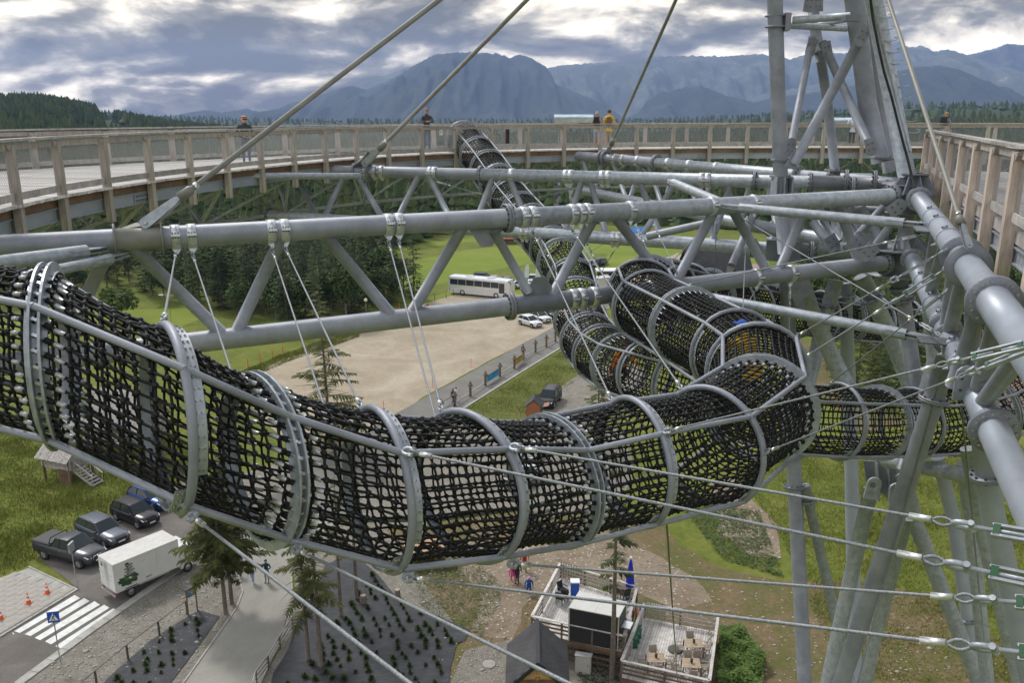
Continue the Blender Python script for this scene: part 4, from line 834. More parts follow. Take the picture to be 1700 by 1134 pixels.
leg([P(1430, 458, 24.6), P(1482, 565, 25), P(1530, 690, 25.6)], .24, 'raking brace right of the second leg with an open pipe end', GALV, (495,), False)
leg([P(1336, 806, 25.2), P(1395, 1060, 26.2), P(1412, 1134, 26.4)], .155, 'slim brace behind the leftmost leg, leaning to the right', GALV, (832,), True)
leg([P(1446, 812, 21.5), P(1412, 960, 22.0), P(1374, 1134, 22.6)], .185, 'leg with a round eye plate at its top hanging under the right hand net tunnel', GALV, (), True)
leg([P(1572, 590, 15.6), P(1548, 672, 15.9), P(1490, 850, 17), P(1397, 1134, 19)], .18, 'long raking leg in front of the right hand net tunnel, leaning to the left', STEEL, (663,), True)
leg([P(1504, 860, 20.5), P(1452, 1062, 21.6), P(1436, 1134, 22)], .17, 'raking leg half hidden behind the long left leaning leg', GALV, (), True)
leg([P(1500, 790, 20.8), P(1520, 870, 21), P(1625, 1134, 22.2)], .19, 'raking leg leaning to the right from under the net tunnel', GALV, (), True)
leg([P(1557, 760, 25), P(1583, 860, 25.4), P(1612, 1060, 26)], .20, 'darker vertical leg with a low flange among the right hand legs', PLATE, (1028,), True)
leg([P(1600, 770, 19.5), P(1612, 870, 19.8), P(1632, 1065, 20.4)], .16, 'pale leg just right of the darker one', GALV, (), True)
leg([P(1606, 745, 17), P(1632, 890, 17.4), P(1692, 1134, 18.2)], .14, 'slim pale leg with a lengthwise rib near the right edge', GALV, (), True)
leg([P(1630, 700, 14.5), P(1647, 850, 14.9), P(1702, 1080, 15.4)], .20, 'thick bluish leg at the right edge with clamps round it', PLATE, (790,), True)
leg([P(1540, 470, 19), P(1552, 600, 19.2), P(1500, 780, 19.6)], .17, 'leg behind the lower right tube, seen between the diagonals', GALV, (), False)
leg([P(1490, 445, 22.8), P(1500, 500, 23), P(1520, 640, 23.4)], .2, 'short leg hanging from the lower node block', STEELD, (478, 498), False)
leg([P(1662, 560, 12), P(1640, 640, 12.2)], .12, 'short dark tube stub beside the lower right flange', STEELD, (), False)
leg([P(1712, 500, 12), P(1670, 545, 12.3), P(1630, 585, 12.6)], .075, 'light tube crossing behind the right hand diagonals', GALV, (), False)
# eye plates and yoke under the tunnel
yk = thing('yoke_plates', 'stiffened dark steel yoke under the right hand net tunnel with round eye plates', 'steel yoke', P(1470, 800, 21.6))
for i, (x0, x1) in enumerate(((1434, 1452), (1452, 1470), (1470, 1486))):
    a = P(x0, 766, 22); MB().prism([P(x0, 766, 22), P(x1, 766, 22), P(x1 + 2, 828 - i * 2, 22.2), P(x0 + 6, 812 + i * 4, 22.2)], V3(0, .05, 0)).build('plate', STEELD, yk); MB().prism([P(x1, 766, 21.9), P(x1 + 1.5, 766, 21.9), P(x1 + 4, 828, 22.1), P(x1 + 2, 828, 22.1)], V3(0, -.18, 0)).build('stiffener', STEEL, yk)
gusset(P(1449, 812, 21.3), V3(.15, 0, 1), .36, .55, FR, yk, 0, 'eye_plate', GALV, .06); gusset(P(1487, 820, 21.3), V3(-.05, 0, 1), .34, .5, FR, yk, 0, 'eye_plate', GALV, .06); gusset(P(1331, 484, 24.0), V3(-.45, 0, 1), .62, 1.0, FR, yk, 1, 'eye_plate', STEELD, .06)
MB().tube(P(1449, 806, 21.2), P(1449, 806, 21.4), .07, None, 12).build('pin', DBOLT, yk)
strut(P(1470, 765, 21), P(1668, 802, 17.2), .17, 'grey horizontal tube under the right hand net tunnel', (False, False))
leg([P(1620, 520, 9.6 + 3), P(1605, 570, 12.9), P(1580, 640, 13.4)], .10, 'narrow tube between the two big right hand tubes', STEEL, (), False)
# ------------------------------------------------------------------ net tunnels
TR = .75
def crom(P_, m=24):
    P_ = [np.array(tuple(p)) for p in P_]; n = len(P_); out = []; key = []
    E = [2 * P_[0] - P_[1]] + P_ + [2 * P_[-1] - P_[-2]]
    for i in range(n - 1):
        key.append(len(out))
        for k in range(m):
            t = k / m; a, b, c, d = E[i], E[i + 1], E[i + 2], E[i + 3]
            out.append(.5 * ((2 * b) + (c - a) * t + (2 * a - 5 * b + 4 * c - d) * t * t + (3 * b - a - 3 * c + d) * t ** 3))
    key.append(len(out)); out.append(P_[-1]); return np.array(out), key
def tunnel(ctrl, label, keyhoops, spacing, ds=.14, nj=38, R=TR, loc=None, plate_every=3, plate_at=(), rings_as_parts=260, fine=13.0, flat=.12, twist=None):
    """ctrl: list of (px,py,z) centre points"""
    pts, key = crom([P(*c) for c in ctrl]); seg = np.linalg.norm(np.diff(pts, axis=0), axis=1); S = np.concatenate([[0], np.cumsum(seg)]); L = S[-1]
    hs = [S[key[i]] for i in keyhoops]
    s = hs[-1] + spacing
    while s < L: hs.append(s); s += spacing
    hs = sorted(hs)
    if hs[0] > .3: hs = [0.0] + hs
    if L - hs[-1] > .3: hs.append(L)
    at = lambda s: np.array([np.interp(s, S, pts[:, i]) for i in range(3)])
    H = np.array([at(h) for h in hs]); T = np.gradient(H, axis=0); T[:, 2] *= flat; T /= np.linalg.norm(T, axis=1, keepdims=True)
    for i_, dg_ in (twist or {}).items(): a_ = math.radians(dg_); T[i_] = (T[i_][0] * math.cos(a_) - T[i_][1] * math.sin(a_), T[i_][0] * math.sin(a_) + T[i_][1] * math.cos(a_), T[i_][2])
    Sd = np.cross(T, [0, 0, 1.]); Sd /= np.linalg.norm(Sd, axis=1, keepdims=True); U = np.cross(Sd, T)
    # centre line is straight between hoops, as the net is
    root = thing('net_tunnel', label, 'net tunnel', Vector(H[0]), 'climbing net tunnels')
    def rp(i, a, r): return Vector(H[i] + (Sd[i] * math.cos(a) + U[i] * math.sin(a)) * r)
    hooptops = []
    for i in range(len(hs)):
        plate = (i in plate_at) or (not plate_at and i % plate_every == 0); near = (proj(H[i])[2] < fine)
        k = 40 if near else 26
        ring = [rp(i, 2 * math.pi * j / k, R + (.04 if not plate else .03)) for j in range(k)]
        mb = MB()
        if plate:
            # flat flanged hoop: two plates bolted together, drilled for the rope eyes
            for q in (-1, 1):
                o_ = np.array(T[i]) * .028 * q
                A = [rp(i, 2 * math.pi * j / k, R - .02) + Vector(o_) for j in range(k)]; B = [rp(i, 2 * math.pi * j / k, R + .075) + Vector(o_) for j in range(k)]
                A2 = [a + Vector(T[i]) * .02 * q for a in A]; B2 = [b + Vector(T[i]) * .02 * q for b in B]
                V = A + B + A2 + B2; F = []
                for j in range(k):
                    j2 = (j + 1) % k; F += [(j, j2, k + j2, k + j), (2 * k + j, 2 * k + j2, 3 * k + j2, 3 * k + j), (j, j2, 2 * k + j2, 2 * k + j), (k + j, k + j2, 3 * k + j2, 3 * k + j)]
                mb.raw([tuple(v) for v in V], F)
            # inner rolled band carrying the rope eyes
            A = [rp(i, 2 * math.pi * j / k, R - .01) - Vector(T[i]) * .085 for j in range(k)]; B = [rp(i, 2 * math.pi * j / k, R - .01) + Vector(T[i]) * .085 for j in range(k)]
            A2 = [rp(i, 2 * math.pi * j / k, R - .018) - Vector(T[i]) * .085 for j in range(k)]; B2 = [rp(i, 2 * math.pi * j / k, R - .018) + Vector(T[i]) * .085 for j in range(k)]
            V = A + B + A2 + B2; F = []
            for j in range(k): j2 = (j + 1) % k; F += [(j, j2, k + j2, k + j), (2 * k + j, 2 * k + j2, 3 * k + j2, 3 * k + j), (j, j2, 2 * k + j2, 2 * k + j), (k + j, k + j2, 3 * k + j2, 3 * k + j)]
            mb.raw([tuple(v) for v in V], F)
            mb.build('plate_hoop', GALV, root)
        else:
            mb.path(ring, .039, 12 if near else 8, closed=True); mb.build('hoop', STEEL, root)
            # perforated clamping strips beside the pipe, in two overlapping lengths
            for (a0, a1, sgn) in ((-.35, 2.4, 1), (2.5, 5.75, -1)):
                n = 26; mb = MB(); pr = []
                for j in range(n + 1):
                    a = a0 + (a1 - a0) * j / n; o1 = Vector(T[i]) * (.03 * sgn); o2 = Vector(T[i]) * (.115 * sgn); pr += [rp(i, a, R + .012) + o1, rp(i, a, R + .012) + o2, rp(i, a, R + .002) + o1, rp(i, a, R + .002) + o2]
                F = []
                for j in range(n): b = j * 4; F += [(b, b + 4, b + 5, b + 1), (b + 2, b + 3, b + 7, b + 6), (b, b + 2, b + 6, b + 4), (b + 1, b + 5, b + 7, b + 3)]
                mb.raw([tuple(v) for v in pr], F)
                if near or proj(H[i])[2] < 20:
                    for j in range(0, 22):
                        a = a0 + (a1 - a0) * (j + .5) / 22
                        for e in (.055, .09): c = rp(i, a, R + .012) + Vector(T[i]) * e * sgn; nrm = (c - Vector(H[i])).normalized(); mb.tube(c, c + nrm * .016, .010, None, 6, True, 1)
                mb.build('strip_plate', [GALV, BOLT], root)
        hooptops.append(rp(i, math.pi / 2, R + .06))
    # four straight pipes between the hoops
    for i in range(len(hs) - 1):
        for a in (math.pi / 4, 3 * math.pi / 4, 5 * math.pi / 4, 7 * math.pi / 4):
            MB().tube(rp(i, a, R + .055), rp(i + 1, a, R + .055), .033, None, 10, False).build('rail_pipe', STEEL, root)
    # net
    rows = []; rz = []
    for i in range(len(hs) - 1):
        n = max(2, int(round((hs[i + 1] - hs[i]) / ds)))
        for k in range(n + (i == len(hs) - 2)):
            f = k / n; rows.append((i, f))
    N = len(rows); grid = np.zeros((N, nj, 3)); ph = 0.0; r8 = np.random.RandomState(len(ctrl) * 7)
    for q, (i, f) in enumerate(rows):
        c = H[i] * (1 - f) + H[i + 1] * f; sd = Sd[i] * (1 - f) + Sd[i + 1] * f; up = U[i] * (1 - f) + U[i + 1] * f; t = T[i] * (1 - f) + T[i + 1] * f
        sag = 1 - .055 * math.sin(math.pi * f)
        a = 2 * math.pi * (np.arange(nj) + .5 * (q % 1) + .04 * math.sin(q * .35)) / nj + r8.normal(0, .004, nj)
        rr = (R - .02) * sag * (1 + r8.normal(0, .006, nj)); grid[q] = c + (sd[None] * np.cos(a)[:, None] + up[None] * np.sin(a)[:, None]) * rr[:, None] + t[None] * r8.normal(0, .007, nj)[:, None]
    zz = np.array([proj(g.mean(0))[2] for g in grid]); near = zz < fine
    rope_r = .0118
    # ropes running along the tunnel, one object each
    for j in range(nj):
        mb = MB()
        for msk, k in ((near, 6), (~near, 4)):
            idx = [q for q in range(N - 1) if msk[q]]
            if idx: mb.tubes(grid[idx, j], grid[[q + 1 for q in idx], j], rope_r if k == 6 else rope_r * 1.1, None, k)
        mb.build('long_rope', ROPE, root)
    order = np.argsort(zz); part = set(order[:rings_as_parts].tolist()); rest = MB()
    for q in range(N):
        if q in part: mb = MB()
        else: mb = rest
        p0 = grid[q]; p1 = np.roll(grid[q], -1, 0)
        # the cross ropes step half a mesh sideways here and there
        mb.tubes(p0, p1, rope_r * (1 if near[q] else 1.1), None, 6 if near[q] else 4)
        if q in part: mb.build('ring_rope', ROPE, root)
    if rest.n: o = rest.build('ring_ropes', ROPE, root, kind='stuff')
    kn = MB()
    if near.any(): kn.blobs(grid[near].reshape(-1, 3), .0320, 'ico')
    if (~near).any(): kn.blobs(grid[~near].reshape(-1, 3), .034, 'octa')
    kn.build('rope_knots', KNOT, root, kind='stuff')
    # eyes, black ends and silver ferrules at the plate hoops
    fm = MB(); em = MB(); bm_ = MB()
    for i in range(len(hs)):
        plate = (i in plate_at) or (not plate_at and i % plate_every == 0)
        if not plate: continue
        zz_ = proj(H[i])[2]
        for sgn in (-1, 1):
            ii = i + sgn
            if ii < 0 or ii >= len(hs): continue
            q = min(range(N), key=lambda q: abs(rows[q][0] + rows[q][1] - (i + sgn * .0))); q = min(max(q, 0), N - 1); q2 = q + sgn
            if not 0 <= q2 < N: continue
            for j in range(nj):
                a = Vector(grid[q, j]); b = Vector(grid[q2, j]); d = (b - a); l = d.length
                o_ = (a - Vector(H[i])).normalized() * .03
                if zz_ < 14:
                    em.tube(a + o_ * 1.3 + d * .10, a + o_ * 1.2 + d * .62, .010, None, 5); em.tube(a + o_ * .6 + d * .10, a + o_ * 1.8 + d * .10, .016, None, 6)
                    bm_.tube(a + o_ * .9 + d * .58, a + o_ * .6 + d * .95, .026, .022, 6)
                    fm.tube(b + d * .12 + o_ * .2, b + d * .68, .022, None, 8, True)
                else: fm.tubes([tuple(a + o_ + d * .15)], [tuple(b + d * .5)], [.015], None, 4)
    if fm.n: fm.build('ferrules', mat('dull_ferrule', (.42, .43, .44), .42, .6), root, kind='stuff')
    if em.n: em.build('rope_hooks', GALVB, root, kind='stuff'); bm_.build('rope_ends', ROPE, root, kind='stuff')
    return root, hooptops, rp, H, grid
FRONT = [(-420, 470, 8.6), (-110, 548, 7.7), (92, 592, 7.35), (284, 694, 7.1), (434, 764, 7.7), (630, 812, 8.1), (777, 808, 8.65), (918, 799, 10.0), (1052, 767, 10.3), (1178, 742, 10.9), (1262, 680, 12.1), (1256, 616, 13.6), (1218, 586, 15.0), (1140, 542, 16.8), (1075, 508, 18.4), (1075, 478, 20.3), (1150, 488, 22.6), (1250, 510, 25), (1330, 520, 26.5), (1430, 532, 27.5), (1560, 540, 28.2), (1720, 552, 28.6)]
tun1, top1, rp1, H1_, grid1 = tunnel(FRONT, 'long black rope net tunnel with steel hoops sweeping across the foreground and curling back', range(0, 15), 1.15, plate_at=(2, 4, 7, 10, 13, 16, 19, 22, 25, 28, 31), twist={0: 20, 1: 36, 2: 36, 3: 30, 4: 16, 5: 6})
rp1_all = rp1
rp1 = lambda i, a, r: rp1_all(i + 1, a, r)
BACK = [(768, 230, 37.8), (792, 256, 36.4), (818, 290, 35.0), (843, 328, 33.6), (872, 362, 32.1), (905, 398, 30.2), (930, 432, 28.2), (950, 470, 27.0), (960, 512, 25.6), (968, 548, 24.4), (990, 580, 22.9), (1030, 606, 21.3), (1085, 622, 19.8), (1145, 640, 18.7), (1225, 668, 17.6), (1315, 697, 17.2), (1415, 700, 17.6), (1510, 703, 18.8), (1600, 695, 19.6), (1700, 655, 20.2), (1790, 590, 21)]
tun2, top2, rp2, H2_, grid2 = tunnel(BACK, 'second net tunnel falling from the far walkway and passing behind the front one', (0, 1), 1.3, ds=.16, nj=32, plate_every=3, flat=.7)
# ------------------------------------------------------------------ timber walkway ring
DZ = 28.37; RZ = 29.52
LP = [(-7.6, 9.6), (-8.9, 12.8), (-9.45, 15.6), (-9.62, 18.2), (-9.42, 21.0), (-8.9, 24.2), (-8.15, 27.3), (-7.0, 30.6), (-5.5, 33.6), (-3.5, 36.2), (-1.2, 38.2), (1.4, 39.8), (4.2, 41.1), (7.2, 42.1), (10.4, 42.8), (14, 43.2), (18, 43.2), (22, 42.7), (26, 41.8), (30, 40.4), (34, 38.5)]
pw, _ = crom([(x, y * 1.02, 0) for x, y in LP], 30); pw = pw[:, :2]
sw = np.concatenate([[0], np.cumsum(np.linalg.norm(np.diff(pw, axis=0), axis=1))])
def wp(s, off=0.0, z=0.0):
    x = np.interp(s, sw, pw[:, 0]); y = np.interp(s, sw, pw[:, 1]); x2 = np.interp(s + .1, sw, pw[:, 0]); y2 = np.interp(s + .1, sw, pw[:, 1]); x1 = np.interp(s - .1, sw, pw[:, 0]); y1 = np.interp(s - .1, sw, pw[:, 1])
    t = Vector((x2 - x1, y2 - y1, 0)).normalized(); n = Vector((-t.y, t.x, 0))
    return Vector((x, y, z)) + n * off, t, n
WALK = sw[-1]; WID = 2.25; PS = 1.98
def WF(s): return float(np.interp(np.interp(s, sw, pw[:, 1]), [10, 20, 25, 28, 31, 35, 38, 44], [6.6, 6.6, 6.0, 5.1, 4.1, 3.1, 2.6, 2.5])) if s < WALK * .55 else 2.5
walk = thing('walkway', 'curved timber treetop walkway with grey board deck and steel edge beams, ringing the tower', 'walkway', (LP[6][0], LP[6][1], DZ))
bm0 = MB(); bm0.box((0, WID / 2, 0), (.135, WID + .16, .05)); board_me = bm0.mesh('deck_board', BOARD)
nb_ = int(WALK / .152); order = sorted(range(nb_), key=lambda i: wp(i * .152)[0].length)
keep = set(order[:285]); rest = MB(); base = worldloc(walk)
for i in range(nb_):
    p, t, n = wp(i * .152, -.08 + rnd.uniform(-.02, .02), DZ - .025 + rnd.uniform(-.004, .004))
    if i in keep:
        o = bpy.data.objects.new('deck_board', board_me); C.objects.link(o); o.parent = walk; o.location = p - base; o.rotation_euler = (0, 0, math.atan2(t.y, t.x)); o.scale = (1, WF(i * .152) / WID, 1)
    else: rest.box(p + n * WF(i * .152) / 2, (.15, WF(i * .152) + .16, .05), (t, n, (0, 0, 1)))
rest.build('deck_boards', BOARD, walk, kind='stuff')
s = .4; k = 0; edges = (0.0, WID)
while s < WALK - PS:
    (a, t, n), (b, t2_, n2) = wp(s, 0, 0), wp(s + PS, 0, 0); f = s + PS * .5
    for e in edges:
        o = -1 if e == 0 else 1; ea, eb = (0, 0) if e == 0 else (WF(s), WF(s + PS))
        pa = wp(s, ea + o * .06, 0)[0]; pb = wp(s + PS, eb + o * .06, 0)[0]
        mb = MB(); mb.beam(pa + V3(0, 0, DZ - .16), pb + V3(0, 0, DZ - .16), .09, .18); mb.build('edge_joist', WOODB, walk)
        mb = MB(); q = (pb - pa).normalized(); za = pa + V3(0, 0, DZ - .40) + q * .07; zb = pb + V3(0, 0, DZ - .40) - q * .07
        mb.beam(za, zb, .03, .26); mb.beam(za + V3(0, 0, .13), zb + V3(0, 0, .13), .12, .025); mb.beam(za - V3(0, 0, .13), zb - V3(0, 0, .13), .12, .025); mb.build('edge_beam', PLATE, walk)
        mb = MB(); mb.box(pa + V3(0, 0, DZ - .40), (.05, .16, .32), (q, q.cross(V3(0, 0, 1)), (0, 0, 1))); mb.build('beam_joint_plate', STEELD, walk)
        if k % 4 == 1:
            mb = MB(); nn = q.cross(V3(0, 0, 1)) * (1 if e == 0 else -1); c = pb + V3(0, 0, DZ - .40) + nn * .03 - q * .3
            mb.box(c, (.7, .012, .2), (q, nn, (0, 0, 1)))
            for ix in range(6):
                for iz in (-1, 1): mb.box(c + q * (ix - 2.5) * .1 + V3(0, 0, iz * .05) + nn * .01, (.045, .02, .04), (q, nn, (0, 0, 1)), 1)
            mb.build('splice_plate', [PLATE, DBOLT], walk)
    s += PS; k += 1
# lattice under the deck
lat = thing('lattice_girder', 'three sided lattice of thin grey tubes under the curved walkway', 'lattice girder', (LP[6][0], LP[6][1], 26.4))
s = .4; prev = None; k = 0
while s < WALK - PS * 2:
    c, t, n = wp(s + PS, WF(s + PS) * .42, 26.42)
    if prev is not None: MB().tube(prev, c, .062, None, 8).build('bottom_tube', GALV, lat)
    for e in (0.05, WF(s + PS) - .05):
        for q in (s, s + PS * 2):
            MB().tube(wp(q, e, DZ - .55)[0], c + (wp(q, e, 0)[0] - wp(s + PS, e, 0)[0]).normalized() * .05, .05, None, 7).build('lattice_tube', GALV if e < 1 else STEELD, lat)
    MB().tube(wp(s, .05, DZ - .5)[0], wp(s + PS, WF(s + PS) - .05, DZ - .5)[0], .035, None, 6).build('cross_tube', STEELD, lat)
    MB().blobs([tuple(c)], [.12], 'ico').build('node', STEELD, lat)
    prev = c; s += PS * 2; k += 1
# railings: posts with caps, double rail, toe board and wire mesh
def make_post(inner=True):
    t = []
    mb = MB(); mb.box((0, 0, -.62), (.14, .13, 2.02)); t.append(('post', mb.mesh('post', WOOD)))
    mb = MB(); mb.prism([(-.16, -.08, .52), (.16, -.08, .52), (.16, -.08, .47), (.08, -.08, .39), (-.08, -.08, .39), (-.16, -.08, .47)], (0, .16, 0)); t.append(('post_cap', mb.mesh('post_cap', WOODG))); return t
post_parts = []
mbp = MB(); mbp.box((0, 0, 0), (.17, .14, 1.86)); post_me = mbp.mesh('post', WOOD)
mbp2 = None
mbp = MB(); mbp.prism([(-.19, -.075, .0), (.19, -.075, .0), (.19, -.075, -.05), (.085, -.075, -.13), (-.085, -.075, -.13), (-.19, -.075, -.05)], (0, .15, 0)); post_pale = bpy.data.meshes['post'].copy(); post_pale.materials[0] = WOODP
cap_me = mbp.mesh('post_cap', WOOD)
mbp = MB(); [mbp.tube((x, -.072, z), (x, -.06, z), .016, None, 6) for x in (-.035, .035) for z in (-.50, -.83)]; bolt_me = mbp.mesh('post_bolts', BOLT)
WIRE = mat('mesh_wire', (.23, .235, .24), .45, .6)
def wire_panel(w, h, cell=.075, r=.0024):
    mb = MB(); p0 = []; p1 = []; sl = .62
    n = int((w + h / sl) / cell)
    for i in range(n):
        for sg in (1, -1):
            x = i * cell - (h / sl if sg == 1 else 0); xa, za, xb, zb = x, 0, x + sg * h / sl, h
            if sg == -1: xa = i * cell; xb = xa - h / sl
            # clip to panel
            def cl(xa, za, xb, zb):
                if xa < 0: f = (0 - xa) / (xb - xa) if xb != xa else 9; za += (zb - za) * f; xa = 0
                if xb < 0: f = (0 - xb) / (xa - xb) if xb != xa else 9; zb += (za - zb) * f; xb = 0
                if xa > w: f = (xa - w) / (xa - xb) if xb != xa else 9; za += (zb - za) * f; xa = w
                if xb > w: f = (xb - w) / (xb - xa) if xb != xa else 9; zb += (za - zb) * f; xb = w
                return xa, za, xb, zb
            if max(xa, xb) <= 0 or min(xa, xb) >= w: continue
            xa, za, xb, zb = cl(xa, za, xb, zb); p0.append((xa - w / 2, 0, za)); p1.append((xb - w / 2, 0, zb))
    mb.tubes(p0, p1, r, None, 3); return mb.mesh('wire_mesh', WIRE)
mesh_near = wire_panel(1.86, .86, .09, .0028); mesh_far = wire_panel(1.86, .86, .10, .0034)
def railing(root, fn, s0, s1, off_dir, lean=.12, zdeck=DZ, ztop=RZ, cut=None, ps=PS, pale=False):
    """fn(s) -> point, tangent, outward normal"""
    s = s0; base = worldloc(root); idx = 0
    while s < s1:
        p, t, n = fn(s); q, t2_, n2 = fn(s + ps); th = math.atan2(t.y, t.x) + (math.pi if off_dir < 0 else 0)
        top = Vector((p.x, p.y, ztop - .09)); lean_v = n * (-lean)
        R_ = Matrix((( t.x * (1 if off_dir > 0 else 1), n.x, 0), (t.y, n.y, 0), (0, 0, 1)))
        zx = (V3(0, 0, 1) + n * (-lean)).normalized(); M = Matrix((t, zx.cross(t), zx)).transposed().to_4x4()
        for nm, me, c in (('post', post_me if not pale else post_pale, top - zx * .93 + n * .02), ('post_cap', cap_me, top + V3(0, 0, .03)), ('post_bolts', bolt_me, top - zx * .90 + n * .02)):
            if nm == 'post_bolts' and p.length > 26: continue
            o = bpy.data.objects.new(nm, me); C.objects.link(o); o.parent = root; o.matrix_local = Matrix.Translation(c - base) @ M
            if pale and nm != 'post_bolts': o.scale = (1.3, 1.25, 1)
        d = (q - p); 
        if s + ps < s1 + .01:
            mb = MB(); mb.beam(Vector((p.x, p.y, ztop + .02 + (idx % 2) * .003)) - d * .03, Vector((q.x, q.y, ztop + .02 + (idx % 2) * .003)) + d * .03, .19, .045); mb.build('handrail_board', WOODG, root)
            a = Vector((p.x, p.y, ztop - .10)) + d * .045; b = Vector((q.x, q.y, ztop - .10)) - d * .045; mb = MB(); mb.beam(a, b, .05, .12); mb.build('rail', WOOD, root)
            a = Vector((p.x, p.y, zdeck + .14)) + d * .04 + n * lean * .8; b = Vector((q.x, q.y, zdeck + .14)) - d * .04 + n * lean * .8; mb = MB(); mb.beam(a, b, .045, .14); mb.build('toe_board', WOODG, root)
            mid_ = (p + q) / 2; o = bpy.data.objects.new('wire_mesh', mesh_near if mid_.length < 27 else mesh_far); C.objects.link(o); o.parent = root
            dd = Vector((d.x, d.y, 0)).normalized(); up = (V3(0, 0, 1) + n * (-lean * 1.0)).normalized(); Mx = Matrix((dd, up.cross(dd), up)).transposed().to_4x4()
            o.matrix_local = Matrix.Translation(Vector((mid_.x, mid_.y, zdeck + .22)) + n * lean * .55 - base) @ Mx; o.scale = (max(.2, d.length / PS), 1, 1)
        s += ps; idx += 1
ri = thing('railing', 'inner timber railing of the curved walkway, nearer to the mast, with wire mesh', 'railing', (LP[6][0], LP[6][1], DZ))
def f_in(s): p, t, n = wp(s, -.20, 0); return p, t, -n
def f_out(s): p, t, n = wp(s, WF(s) + .20, 0); return p, t, n
# lean: rails lean in over the deck, post feet stand outside the beam
railing(ri, f_in, .4, WALK - PS, 1, lean=0.0)
ro = thing('railing', 'outer timber railing of the curved walkway, on the far side of the deck', 'railing', (LP[6][0] - 2, LP[6][1], DZ))
railing(ro, f_out, .9, WALK - PS, 1, lean=0.0, ps=2.15)
# --- straight bridge to the mast at the right
BA, BB = Vector((12.5, 25.8, 0)), Vector((5.32, 6.45, 0)); bt = (BB - BA).normalized(); bn = Vector((bt.y, -bt.x, 0)) * -1
if bn.x < 0: bn = -bn       # towards the deck (right hand side)
BL = (BB - BA).length
bridge = thing('footbridge', 'straight timber footbridge from the right edge towards the mast, beside the big tubes', 'footbridge', (BA.x, BA.y, DZ))
base = worldloc(bridge); bw = 2.3
bmb = MB(); bmb.box((0, 0, 0), (.135, bw, .045)); brd = bmb.mesh('deck_board', BOARD)
for i in range(int(BL / .15)):
    p = BA + bt * (.1 + i * .15) + bn * (bw / 2 + .05); o = bpy.data.objects.new('deck_board', brd); C.objects.link(o); o.parent = bridge; o.location = Vector((p.x, p.y, DZ - .02 + rnd.uniform(-.003, .003))) - base; o.rotation_euler = (0, 0, math.atan2(bt.y, bt.x))
for off in (0.0, bw + .1):
    a, b = BA + bn * off, BB + bn * off
    MB().beam(a + V3(0, 0, DZ - .15), b + V3(0, 0, DZ - .15), .10, .20).build('edge_joist', WOODG, bridge)
    mb = MB(); mb.beam(a + V3(0, 0, DZ - .42), b + V3(0, 0, DZ - .42), .03, .24); mb.beam(a + V3(0, 0, DZ - .30), b + V3(0, 0, DZ - .30), .13, .025); mb.beam(a + V3(0, 0, DZ - .54), b + V3(0, 0, DZ - .54), .13, .025); mb.build('edge_beam', GALV, bridge)
for i in range(9):
    p = BA + bt * (1 + i * 2.1); MB().beam(p + V3(0, 0, DZ - .36), p + bn * bw + V3(0, 0, DZ - .36), .06, .16).build('cross_beam', STEELD, bridge)
rb = thing('railing', 'near railing of the footbridge at the right, with tall pale larch posts', 'railing', (BA.x, BA.y, DZ))
railing(rb, lambda s: (BA + bt * s - bn * .12, bt, -bn), .15, BL - .2, 1, lean=0.0, ps=1.97, pale=True)
rb2 = thing('railing', 'far railing of the footbridge at the right, behind its deck', 'railing', (BA.x + 2, BA.y, DZ))
railing(rb2, lambda s: (BA + bt * s + bn * (bw + .2), bt, bn), 3.2, BL - .2, 1, lean=0.0, ps=1.97)
# ------------------------------------------------------------------ hanger ropes and long cables
def rope(a, b, label, s=1.0, cr=.011, tb=True, group='hanger ropes with turnbuckles', name='hanger_rope', tbl=.36):
    t = thing(name, label, 'wire rope', Vector(a), group); linkset(t, a, b, s, cable_r=cr, tb=tb, tbl=tbl); return t
def cl_pt(px_, ch, dz=.30): c = on(*ch, px_); return c + V3(0, -.06, -dz)
def hoop_at(rp_, H, i, a=math.pi * .62, r=.84): return rp_(i, a, r)
hang = [(291, rp1(2, 1.75, .84), 'leftmost hanger rope of the front truss, hanging almost straight'), (318, P(398, 660, 8.6), 'hanger rope just right of the leftmost one'), (450, P(548, 705, 9.0), 'hanger rope on the left clamp of the middle pair'), (472, rp1(4, 2.2, .84), 'hanger rope on the right clamp of the middle pair'),
        (644, P(728, 712, 9.4), 'hanger rope on the left clamp before the bus'), (661, rp1(5, 2.1, .84), 'hanger rope on the right clamp before the bus'), (884, rp1(7, 2.3, .84), 'hanger rope falling past the parked white cars'), (948, rp1(8, 2.2, .84), 'long hanger rope crossing the second tunnel to the front hoop beside the small spruce')]
for px_, tg_, lb in hang:
    rope(cl_pt(px_, (A0, A1)), tg_, lb, .95, .0135)
more = [((884, 385, 19.7), (960, 530, 24.8)), ((890, 388, 19.8), (1000, 590, 22.3)), ((962, 380, 20.4), (1080, 610, 19.4)), ((1020, 415, 23), (985, 475, 27)), ((1055, 372, 21), (1090, 448, 19.6)), ((1185, 362, 21.6), (1110, 440, 20.4)), ((1190, 362, 21.8), (1185, 470, 23)), ((1240, 360, 21.9), (1232, 545, 15.6)), ((1312, 472, 20.4), (1310, 560, 19.6)), ((1262, 470, 20.2), (1215, 545, 15.9)), ((965, 496, 19.7), (1050, 598, 20.8)), ((985, 490, 19.9), (1130, 560, 16.9)), ((720, 300, 33), (860, 340, 31.5)), ((705, 300, 33.4), (690, 320, 36)), ((1022, 300, 38), (880, 330, 32.5)), ((1060, 330, 34), (900, 392, 30.2)), ((1150, 300, 33), (1070, 340, 38)), ((1100, 345, 33), (960, 430, 28)), ((1085, 372, 21), (1160, 525, 17.2))]
